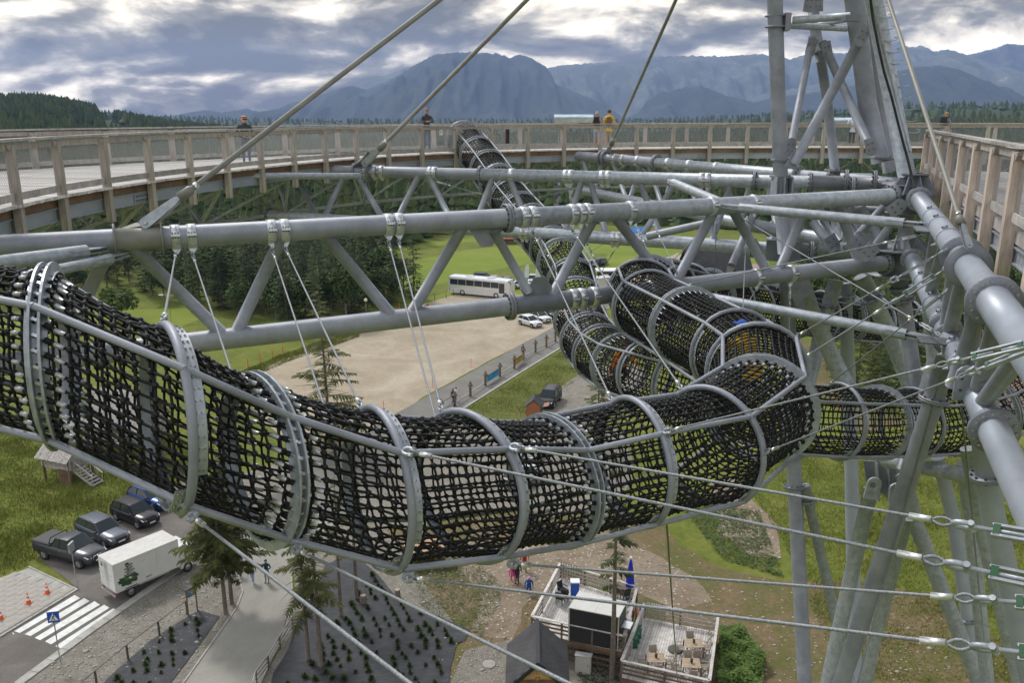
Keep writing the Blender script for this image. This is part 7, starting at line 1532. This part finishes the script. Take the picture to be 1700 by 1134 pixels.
MB().beam(bs + V3(0, 0, 4.46), bs + V3(0, 0, 4.46) + dv * L, .2, .05).build('ridge_cap', TRIM, t)
g = G(812, 1105); t = thing('manhole_cover', 'round pale manhole cover in the gravel left of the dark hut', 'manhole', g + V3(0, 0, .04)); MB().lathe(g + V3(0, 0, .04), (0, 0, 1), [(0, .36), (.05, .36), (.05, .30), (.04, .29), (.04, 0)], 24).build('ring', KERB, t); MB().lathe(g + V3(0, 0, .04), (0, 0, 1), [(.045, .27), (.055, .25), (.055, 0)], 24).build('lid', SLAB, t)
# lath box under the front tunnel
g = G(738, 945); t = thing('timber_planter', 'pale timber box with a louvred corner just under the front tunnel', 'timber box', g, None, math.radians(8)); MB().box((-1.1, 1.2, .95), (3.2, 2.2, .3)).build('body', mat('fresh_timber', (.45, .28, .16), .8), t, origin=(0, 0, 0)); MB().box((.35, .3, .4), (.5, .4, .8)).build('louvre', WOODG, t, origin=(0, 0, 0))
# stumps
for x, y, l in ((603, 1003, 'short sawn stump beside the thick trunk on the fabric'), (660, 993, 'short pale stump at the upper edge of the fabric')):
    g = G(x, y); t = thing('tree_stump', l, 'tree stump', g); MB().lathe(g, (0, 0, 1), [(0, .26), (.12, .2), (.6, .18), (.6, .0)], 12).build('bark', BARK, t); MB().lathe(g + V3(0, 0, .602), (0, 0, 1), [(0, .17), (.005, .0)], 12).build('cut_face', TAN, t)
# low shrubs planted through the fabric
def bush_mesh(seed, n=26):
    r = random.Random(seed); mb = MB(); V = []; F = []
    for i in range(n):
        a = r.uniform(0, 6.28); e = r.uniform(.3, 1.5); l = r.uniform(.13, .26); d = Vector((math.cos(a) * math.cos(e), math.sin(a) * math.cos(e), math.sin(e))); s = d.cross(Vector((0, 0, 1))).normalized() * .035; m_ = d * l * .55; i0 = len(V); V += [d * .02 - s * .3, m_ - s, d * l, m_ + s, d * .02 + s * .3]; F.append((i0, i0 + 1, i0 + 2, i0 + 3, i0 + 4))
    mb.raw([tuple(v) for v in V], F); return mb
bushes = [bush_mesh(s, 60).mesh('shrub', LEAF[1]) for s in (1, 2, 3)]
hole = MAT_HOLE = mat('bare_soil', (.10, .06, .045), .95)
cnt_b = 0; rb_ = random.Random(3); holes_ = MB()
for fi, fp in enumerate(fabric_polys):
    W_ = [G(*p) for p in fp]; x0, x1 = min(p.x for p in W_), max(p.x for p in W_); y0, y1 = min(p.y for p in W_), max(p.y for p in W_); rr = 0; y = y0
    while y < y1:
        x = x0 + (rr % 2) * .45
        while x < x1:
            X_, Y_ = x + rb_.uniform(-.12, .12) + (y - y0) * .25, y + rb_.uniform(-.1, .1)
            ins = all(inside((X_ + dx, Y_ + dy), [(p.x, p.y) for p in W_]) for dx, dy in ((.3, 0), (-.3, 0), (0, .3), (0, -.3)))
            q = proj((X_, Y_, 0))
            if ins and q[1] < 1165 and -20 < q[0]:
                if rb_.random() < .62 and cnt_b < 290:
                    o = bpy.data.objects.new('shrub', rb_.choice(bushes)); C.objects.link(o); o.location = (X_, Y_, .08); s_ = rb_.uniform(.8, 1.5); o.scale = (s_, s_, s_); o.rotation_euler = (0, 0, rb_.uniform(0, 6)); cnt_b += 1
                    tag(o, 'small green shrub planted through the %s black fabric' % ('larger' if fi else 'smaller left'), 'shrub', 'small shrubs planted through the black fabric')
                else: holes_.raw([(X_ + math.cos(a) * .06 * rb_.uniform(.6, 1.3), Y_ + math.sin(a) * .06, .088 + (a % .01)) for a in [i * 1.047 for i in range(6)]], [(0, 1, 2, 3, 4, 5)])
            x += .78
        y += .56; rr += 1
structure(holes_, 'planting_holes', hole, 'stuff')
# leafy ground cover by the lower terrace and on the earth
def leafy(name, poly, n, hh, m, seed, sz=.09, kind='stuff'):
    r = random.Random(seed); W_ = [G(*p) for p in poly]; xs = [p.x for p in W_]; ys = [p.y for p in W_]; V = []; F = []; k = 0; wp_ = [(p.x, p.y) for p in W_]
    while k < n:
        x, y = r.uniform(min(xs), max(xs)), r.uniform(min(ys), max(ys))
        if not inside((x, y), wp_): continue
        k += 1; clump = max(.05, mnoise.noise(Vector((x * .9, y * .9, seed))) + .45); z = r.random() ** .6 * hh * clump; a = r.uniform(0, 6.28); s = sz * r.uniform(.6, 1.4); u = Vector((math.cos(a), math.sin(a), r.uniform(-.3, .5))) * s; v = Vector((-math.sin(a), math.cos(a), r.uniform(-.2, .3))) * s * .6; p = Vector((x, y, z + .03)); i0 = len(V); V += [p - u, p - v, p + u, p + v]; F.append((i0, i0 + 1, i0 + 2, i0 + 3))
    mb = MB(); mb.raw([tuple(v) for v in V], F); return structure(mb, name, m, kind)
leafy('bramble_patch', [(1195, 1040), (1235, 1050), (1270, 1110), (1260, 1160), (1190, 1180)], 6500, 1.0, leafmat('bramble_leaves', (.06, .10, .02), (.09, .15, .03), (.14, .20, .05)), 4, .09)
leafy('weed_patches', [(680, 925), (760, 900), (840, 980), (800, 1060), (700, 1010)], 3000, .25, LEAF[1], 5, .06)
leafy('weed_patches', [(1120, 830), (1260, 850), (1300, 960), (1200, 930)], 3500, .3, LEAF[1], 6, .09)
leafy('weed_patches', [(960, 1080), (1010, 1080), (1030, 1140), (960, 1140)], 700, .2, LEAF[0], 7, .06)
GR2 = mat3('grass_blades', [(.3, (.12, .15, .022)), (.5, (.19, .21, .04)), (.7, (.27, .26, .085))], .4, scale2=3, amt2=.5, bump=0)
def blades(name, poly, n, hh, m, seed, w=.02):
    r = random.Random(seed); W_ = [G(*p) for p in poly]; wp_ = [(p.x, p.y) for p in W_]; xs = [p[0] for p in wp_]; ys = [p[1] for p in wp_]; V = []; F = []; k = 0
    while k < n:
        x, y = r.uniform(min(xs), max(xs)), r.uniform(min(ys), max(ys))
        if not inside((x, y), wp_): continue
        k += 1; cl_ = .4 + 1.1 * max(0, mnoise.noise(Vector((x * .35, y * .35, seed))) + .35); h = hh * r.uniform(.5, 1.2) * cl_; a = r.uniform(0, 6.28); b = r.uniform(0, 6.28); dx, dy = math.cos(a) * w, math.sin(a) * w; lx, ly = math.cos(b) * h * .45 + h * .25, math.sin(b) * h * .45; i0 = len(V); V += [(x - dx, y - dy, .02), (x + dx, y + dy, .02), (x + lx, y + ly, h)]; F.append((i0, i0 + 1, i0 + 2))
    mb = MB(); mb.raw(V, F); return structure(mb, name, m, 'stuff')
blades('grass', [(-120, 700), (80, 690), (330, 740), (300, 800), (250, 825), (62, 922), (48, 940), (-140, 1008)], 60000, .30, GR2, 8, .028)
blades('grass', [(1220, 780), (1360, 740), (1700, 740), (1760, 1134), (1400, 1134), (1300, 900)], 50000, .28, GR2, 9, .03)
blades('grass', [(380, 645), (390, 622), (470, 588), (600, 545), (596, 560), (476, 602), (412, 630)], 9000, .3, GR2, 12, .04)
blades('grass', [(757, 690), (948, 575), (1000, 570), (1010, 600), (930, 650), (870, 690), (860, 715), (770, 705)], 16000, .25, GR2, 10, .03)
# loose stones
st = MB(); rs = random.Random(4)
for poly, n in (([(640, 890), (1000, 860), (1150, 960), (1060, 1000), (880, 1020), (850, 1130), (740, 1134)], 900), ([(1150, 960), (1500, 1040), (1650, 1134), (1200, 1134)], 250), ([(30, 1134), (160, 1050), (300, 955), (400, 990), (300, 1134)], 500)):
    W_ = [(G(*p).x, G(*p).y) for p in poly]; k = 0
    while k < n:
        x, y = rs.uniform(min(p[0] for p in W_), max(p[0] for p in W_)), rs.uniform(min(p[1] for p in W_), max(p[1] for p in W_))
        if inside((x, y), W_): st.blobs([(x, y, .05)], [rs.uniform(.03, .11) * (1 if rs.random() < .93 else 2)], 'octa', sq=(1, rs.uniform(.6, 1), rs.uniform(.4, .7))); k += 1
structure(st, 'loose_stones', mat('pale_stone', (.33, .31, .27), .9, 0, col2=(.5, .48, .44), scale=8), 'stuff')
# things fixed to the walkway
def info_panel(x0, x1, y, z, label):
    a, b = P(x0, y, z), P(x1, y, z); t = thing('panorama_board', label, 'information board', a.lerp(b, .5)); d = (b - a).normalized(); nn = d.cross(V3(0, 0, 1)); up = (V3(0, 0, 1) * .35 + Vector((nn.y, -nn.x, 0)) * 0 + V3(0, 1, 0) * .75).normalized(); up = V3(0, .8, .45).normalized()
    c = a.lerp(b, .5); w = (b - a).length
    MB().box(c, (w, .85, .03), (d, up, d.cross(up))).build('panel', mat('panorama_land', (.10, .12, .09), .5, 0, col2=(.22, .24, .2), scale=2), t)
    MB().box(c + up * .27 + d.cross(up) * .018, (w * .99, .28, .012), (d, up, d.cross(up))).build('sky_print', mat('panorama_sky', (.35, .52, .68), .5, 0, col2=(.65, .75, .82), scale=2), t)
    for q in (.12, .88): p = a.lerp(b, q); MB().tube(Vector((p.x, p.y, DZ)), p, .04, None, 6).build('leg', SGREY, t)
info_panel(920, 986, 197, 43.3, 'sloping panorama board with a printed mountain view left of the two visitors')
info_panel(1381, 1438, 202, 45.2, 'sloping panorama board behind the mast beside the visitor in white')
c = P(843, 226, 37.6); t = thing('fire_extinguisher_case', 'tall black case with a red edge hanging on the inner railing', 'case', c); MB().box(c, (.15, .22, .62)).build('case', TRIM, t); MB().box(c + V3(-.09, 0, 0), (.03, .2, .58)).build('red_edge', LAMPR, t)
c = P(732, 219, 36.0); t = thing('notice_plate', 'small white notice plate on the railing mesh beside the tunnel entrance', 'notice', c); MB().box(c, (.14, .01, .26)).build('plate', WHITE, t); MB().box(c + V3(0, -.008, 0), (.1, .004, .02)).build('printed_line', BLK, t)
# ------------------------------------------------------------------ people
SKIN = mat('skin', (.50, .30, .22), .6)
def cloth(n, c): return mat('cloth_' + n, c, .85, 0, var=.12, scale=6)
def person(label, loc, rz, pose, top, legs, hair, h=1.72, group=None, shoe=(.03, .03, .03), shorts=False, hood=False, cap=None, glasses=False, female=False, tilt=None):
    J = {}; E = []
    def j(n, x, y, z, r): J[n] = (Vector((x, y, z)), r)
    def e(a, b, tag_): E.append((a, b, tag_))
    w = .185 if not female else .165; lf = 0.0
    lean = {'lean': .12, 'walk': .04, 'crouch': .35}.get(pose, 0.0); hipz = .50 * h
    if pose == 'crouch': hipz = .30 * h
    def sp(z): return lean * (z - hipz) / (.38 * h) if z > hipz else 0
    hz_ = lambda f: hipz + (f - .50) * h
    j('pelvis', 0, 0, hipz, .135); j('waist', sp(hz_(.60)), 0, hz_(.60), .125); j('chest', sp(hz_(.72)), 0, hz_(.72), .145); j('neckb', sp(hz_(.80)), 0, hz_(.805), .085); j('neck', sp(hz_(.84)), 0, hz_(.845), .052)
    hx = sp(hz_(.9)) + .02; j('head', hx, 0, hz_(.905), .088); j('crown', hx - .01, 0, hz_(.96), .082)
    for a, b, t in (('pelvis', 'waist', 't'), ('waist', 'chest', 't'), ('chest', 'neckb', 't'), ('neckb', 'neck', 's'), ('neck', 'head', 's'), ('head', 'crown', 's')): e(a, b, t)
    j('nose', hx + .105, 0, hz_(.905), .014); e('head', 'nose', 's')
    for s, q in ((1, 'l'), (-1, 'r')):
        j('ear' + q, hx - .005, s * .095, hz_(.905), .016); e('head', 'ear' + q, 's')
        st = {'walk': .22 * s, 'stand': .03 * s, 'lean': .05 * s}.get(pose, 0)
        if pose == 'crouch': kn = (.38, s * .14, .42 * h * .62); an = (.10, s * .14, .06)
        else: kn = (st * .6 + (.05 if pose == 'walk' else .01), s * .095, .275 * h); an = (st - (.06 if pose == 'walk' and s < 0 else 0), s * .10, .055)
        j('hip' + q, 0, s * .09, hipz - .05, .098); j('knee' + q, *kn, .062); j('calf' + q, lerp(kn[0], an[0], .3) - .015, lerp(kn[1], an[1], .3), lerp(kn[2], an[2], .3), .060); j('ankle' + q, *an, .038); j('toe' + q, an[0] + .17, an[1] + s * .02, .03, .036)
        e('pelvis', 'hip' + q, 'p'); e('hip' + q, 'knee' + q, 'p'); e('knee' + q, 'calf' + q, 'c'); e('calf' + q, 'ankle' + q, 'c'); e('ankle' + q, 'toe' + q, 'f')
        sh = (sp(hz_(.79)), s * w, hz_(.79))
        if pose == 'lean': el = (sh[0] + .20, s * (w + .07), sh[2] - .24); wr = (sh[0] + .40, s * .05, sh[2] - .22)
        elif pose == 'crouch': el = (sh[0] + .2, s * (w + .06), sh[2] - .2); wr = (sh[0] + .42, s * .14, sh[2] - .22)
        elif pose == 'hold': el = (sh[0] - .02, s * (w + .10), sh[2] - .28); wr = (sh[0] + .16, s * .12, sh[2] - .34)
        else: a_ = -.6 * st; el = (sh[0] + a_ * .25 - .02, s * (w + .07), sh[2] - .29); wr = (sh[0] + a_ * .8 + .05, s * (w + .09), sh[2] - .53)
        j('sh' + q, *sh, .066); j('el' + q, *el, .046); j('wr' + q, *wr, .030); e('chest', 'sh' + q, 't'); e('sh' + q, 'el' + q, 't'); e('el' + q, 'wr' + q, 't')
        d = (Vector(wr) - Vector(el)).normalized(); sd = Vector((0, 1, 0)) if abs(d.y) < .8 else Vector((0, 0, 1)); sd = (sd - d * sd.dot(d)).normalized(); up = d.cross(sd)
        if pose in ('stand', 'walk', 'hold'): sd = Vector((1, 0, 0)) - d * d.x; sd.normalize(); up = d.cross(sd)
        pm = Vector(wr) + d * .07; j('palm' + q, *pm, .030); e('wr' + q, 'palm' + q, 's')
        for i, (o, L) in enumerate(((-.030, .070), (-.010, .080), (.010, .075), (.028, .058))):
            a1 = pm + sd * o + d * .028; a2 = a1 + d * L * .6 + up * .008; a3 = a2 + d * L * .35 + up * .022
            j('f%d%s' % (i, q), *a1, .010); j('g%d%s' % (i, q), *a2, .009); j('h%d%s' % (i, q), *a3, .008); e('palm' + q, 'f%d%s' % (i, q), 's'); e('f%d%s' % (i, q), 'g%d%s' % (i, q), 's'); e('g%d%s' % (i, q), 'h%d%s' % (i, q), 's')
        t1 = Vector(wr) + d * .03 + sd * .035; t2 = t1 + d * .035 + sd * .02; j('tha' + q, *t1, .011); j('thb' + q, *t2, .009); e('palm' + q, 'tha' + q, 's'); e('tha' + q, 'thb' + q, 's')
    names = list(J); bm = bmesh.new(); vs_ = [bm.verts.new(J[n][0]) for n in names]; idx = {n: i for i, n in enumerate(names)}
    for a, b, _ in E: bm.edges.new((vs_[idx[a]], vs_[idx[b]]))
    me = bpy.data.meshes.new('figure'); bm.to_mesh(me); bm.free(); o = bpy.data.objects.new('figure_build', me); C.objects.link(o)
    md = o.modifiers.new('skin', 'SKIN'); md.use_smooth_shade = True
    for i, n in enumerate(names): r = J[n][1]; o.data.skin_vertices[0].data[i].radius = (r, r * (.82 if n in ('chest', 'waist', 'pelvis') else 1)); o.data.skin_vertices[0].data[i].use_root = (n == 'pelvis')
    sb = o.modifiers.new('sub', 'SUBSURF'); sb.levels = 1; sb.render_levels = 1
    dg = bpy.context.evaluated_depsgraph_get(); body = bpy.data.meshes.new_from_object(o.evaluated_get(dg)); bpy.data.objects.remove(o)
    body.materials.clear(); mats = [SKIN, top, legs, mat('shoe_%d' % int(shoe[0] * 100), shoe, .7)]
    for m in mats: body.materials.append(m)
    cod = {'s': 0, 't': 1, 'p': 2, 'c': 0 if shorts else 2, 'f': 3}; A = np.array([J[a][0] for a, b, t in E]); B = np.array([J[b][0] for a, b, t in E]); R = np.array([min(J[a][1], J[b][1]) for a, b, t in E]); T_ = [cod[t] for a, b, t in E]; D = B - A; LL = (D * D).sum(1) + 1e-9
    for f in body.polygons:
        p = np.array(f.center); u = np.clip(((p - A) * D).sum(1) / LL, 0, 1); ds = np.linalg.norm(p - (A + D * u[:, None]), axis=1) - R; f.material_index = T_[int(ds.argmin())]; f.use_smooth = True
    t = thing('person', label, 'person', loc, group, rz); bo = bpy.data.objects.new('body', body); C.objects.link(bo); bo.parent = t
    if tilt: t.rotation_euler = (0, tilt, rz)
    hc = J['head'][0] + Vector((-.012, 0, .03)); mb = MB(); r_ = .112; V = []; k = 12; rows = 6
    for i in range(rows + 1):
        ph = math.radians(90 - i * (24 if hood or female else 18))
        for q in range(k): a = 2 * math.pi * q / k; front = math.cos(a) > .35; rr = r_ * math.cos(ph); z = math.sin(ph) * r_ * 1.05; V.append((hc.x + math.cos(a) * rr * (.94 if front and i > 3 else 1.04) - (.03 if front and i > 3 else 0), hc.y + math.sin(a) * rr * .92, hc.z + z + (.03 if front and i > 3 else 0)))
    mb.raw(V, [(i * k + q, i * k + (q + 1) % k, (i + 1) * k + (q + 1) % k, (i + 1) * k + q) for i in range(rows) for q in range(k) if not (i >= 3 and math.cos(2 * math.pi * (q + .5) / k) > .4)], 0, True)
    mb.build('cap' if cap else ('hood' if hood else 'hair'), cap or hair, t, origin=(0, 0, 0))
    if cap: MB().box(tuple(hc + Vector((.13, 0, .03))), (.12, .14, .015)).build('cap_peak', cap, t, origin=(0, 0, 0))
    if glasses: MB().box(tuple(J['head'][0] + Vector((.088, 0, .02))), (.02, .14, .035)).build('sunglasses', TRIM, t, origin=(0, 0, 0))
    else:
        for s in (-1, 1): MB().blobs([tuple(J['head'][0] + Vector((.083, s * .034, .015)))], [.010], 'octa').build('eye', TRIM, t, origin=(0, 0, 0))
    MB().box(tuple(J['head'][0] + Vector((.086, 0, -.045))), (.01, .045, .01)).build('mouth', mat('lips', (.35, .13, .11), .6), t, origin=(0, 0, 0))
    if hood or pose != 'x': MB().lathe(tuple(J['neckb'][0] + Vector((0, 0, -.01))), (0, 0, 1), [(-.02, .11), (.03, .10), (.06, .075)], 12).build('collar', top, t, origin=(0, 0, 0))
    MB().lathe((0, 0, hipz - .09), (0, 0, 1), [(-.06, .165), (0, .16), (.1, .145)], 14).build('jacket_hem', top, t, origin=(0, 0, 0))
    return t
def backpack(at, rz, m, label, z=1.05):
    d = Vector((math.cos(rz), math.sin(rz), 0)); t = thing('backpack', label, 'backpack', Vector(at) - d * .20 + V3(0, 0, z), None, rz); o0 = (0, 0, 0)
    MB().box((0, 0, .22), (.18, .30, .46), taper=.8).build('bag', m, t, origin=o0); MB().box((-.11, 0, .14), (.07, .22, .22), taper=.85).build('pocket', m, t, origin=o0)
    for s in (-1, 1): MB().path([(.08, s * .1, .42), (.22, s * .12, .46), (.30, s * .12, .30), (.20, s * .14, .05), (.08, s * .12, .02)], .02, 5).build('strap', m, t, origin=o0)
GH = mat('grey_hair', (.25, .23, .21), .8); BH = mat('brown_hair', (.08, .045, .025), .8); DH = mat('dark_hair', (.02, .015, .012), .8); BEIGE = cloth('beige', (.42, .34, .26)); BLKC = cloth('black', (.02, .02, .022)); JEAN = cloth('jeans', (.05, .09, .20)); JEANL = cloth('pale_denim', (.28, .36, .58)); YEL = cloth('yellow', (.80, .50, .02)); KHA = cloth('khaki', (.33, .26, .17)); WHC = cloth('white', (.62, .64, .70)); PNK = cloth('pink', (.60, .30, .45)); GRY = cloth('grey', (.22, .23, .25)); NAV = cloth('navy', (.012, .02, .06)); SAGE = cloth('sage', (.24, .28, .23)); TEAL = cloth('teal', (.01, .06, .08)); REDC = cloth('red', (.42, .02, .03)); MAG = cloth('magenta', (.60, .04, .25)); BLUC = cloth('blue', (.02, .08, .35)); ORC = cloth('orange', (.75, .22, .02)); CHAR = cloth('charcoal', (.05, .052, .058))
def deckpt(px_, z): p = P(px_, 240, z); return Vector((p.x, p.y, DZ))
def face(p, away=False): a = math.atan2(-p.y, -p.x); return a + (math.pi if away else 0)
p = deckpt(709, 37.2); person('man in dark jacket, jeans and sunglasses leaning on the walkway rail beside the tunnel mouth', p, face(p) + .12, 'lean', CHAR, JEAN, GH, 1.95, glasses=True)
p = deckpt(990, 43.0); person('woman with beige headscarf, pale blue shorts standing left of the man in yellow', p, face(p, True) - .15, 'hold', BEIGE, JEANL, BEIGE, 1.80, shorts=True, hood=True, female=True, shoe=(.2, .2, .2)); backpack(p, face(p, True) - .15, BLKC, 'black backpack worn by the woman in the beige headscarf')
p = deckpt(1010, 42.8); person('man in bright yellow jacket and khaki shorts standing with his back to us', p, face(p, True), 'hold', YEL, KHA, BH, 1.90, shorts=True, shoe=(.25, .24, .22)); backpack(p, face(p, True), mat('brown_bag', (.16, .09, .05), .8), 'brown backpack worn by the man in yellow')
p = deckpt(1413, 45.2); person('visitor in white hooded top and black trousers with back turned, behind the mast', p, face(p, True), 'hold', WHC, BLKC, WHC, 1.72, hood=True, shoe=(.5, .5, .5))
p = deckpt(1474, 44.8); person('visitor in pink top and grey trousers walking right, half hidden by mast tubes', p, .3, 'walk', PNK, GRY, mat('red_hair', (.25, .05, .04), .8), 1.68, female=True)
p = deckpt(1478, 45.6); person('visitor in beige coat and jeans walking beside the one in pink', p, .2, 'walk', BEIGE, JEAN, DH, 1.66)
p = deckpt(1565, 43.9); person('visitor with light brown hair and grey hooded jacket at the far right of the walkway', p, .6, 'stand', GRY, CHAR, mat('sandy_hair', (.36, .20, .09), .8), 1.78); backpack(p, .6, BLKC, 'black backpack worn by the visitor in the grey hooded jacket')
p = deckpt(408, 28.4); person('visitor in dark jacket and salmon cap at the left part of the walkway', p, face(p) + .3, 'hold', CHAR, JEAN, BH, 1.60, cap=cloth('salmon', (.62, .28, .20)), glasses=True)
def gp(px_, py_, z=.06): q = G(px_, py_); q.z = z; return q
for (x, y, rz, pose, tp, lg, hr, h, kw, l) in (
    (397, 956, 1.9, 'walk', NAV, JEAN, DH, 1.75, {}, 'walker in navy jacket and jeans at the edge of the footpath by the spruces'),
    (420, 968, -1.5, 'walk', SAGE, JEANL, mat('auburn_hair', (.2, .06, .03), .8), 1.66, dict(female=True, shoe=(.6, .6, .6)), 'woman in sage green hoodie and pale jeans walking on the footpath'),
    (444, 969, -1.6, 'hold', TEAL, GRY, TEAL, 1.72, dict(hood=True), 'walker in hooded dark teal jacket and grey trousers on the footpath'),
    (752, 672, .9, 'walk', NAV, JEAN, DH, 1.75, {}, 'walker in navy top and jeans by the nearest pointed posts'),
    (757, 668, .9, 'walk', WHC, JEANL, mat('red_brown_hair', (.2, .06, .03), .8), 1.68, dict(female=True), 'walker in a white top beside the one in navy by the pointed posts'),
    (868, 594, .8, 'walk', CHAR, BLKC, DH, 1.74, {}, 'walker in dark clothes on the road before the white cars'),
    (871, 948, -1.7, 'walk', REDC, KHA, GH, 1.70, dict(cap=WHITE), 'walker in red jacket, tan trousers and white cap on the earth track'),
    (859, 968, -1.8, 'walk', BLKC, BLKC, DH, 1.66, dict(female=True), 'walker all in black on the earth track beside the magenta child'),
    (852, 967, -1.4, 'walk', MAG, MAG, DH, 1.25, {}, 'child in magenta walking beside the walker in black'),
    (878, 987, -1.5, 'walk', BLUC, BLUC, PNK, 1.22, dict(hood=True, shoe=(.5, .03, .03)), 'child in blue with a pink hat nearest to the upper terrace'),
    (1000, 667, 2.5, 'stand', ORC, GRY, DH, 1.7, {}, 'person in orange standing behind the front tunnel near the small spruce')):
    person(l, gp(x, y), rz, pose, tp, lg, hr, h, **kw)
q = P(1248, 640, 13.7); person('climber in yellow crawling inside the bend of the front net tunnel', (q.x, q.y, q.z - .15), 1.9, 'crouch', YEL, BLKC, BH, 1.45, cap=BLUC)
q = P(1020, 628, 21.6); person('climber in orange crouching inside the second net tunnel', (q.x, q.y, q.z - .15), -1.0, 'crouch', ORC, CHAR, BH, 1.5)
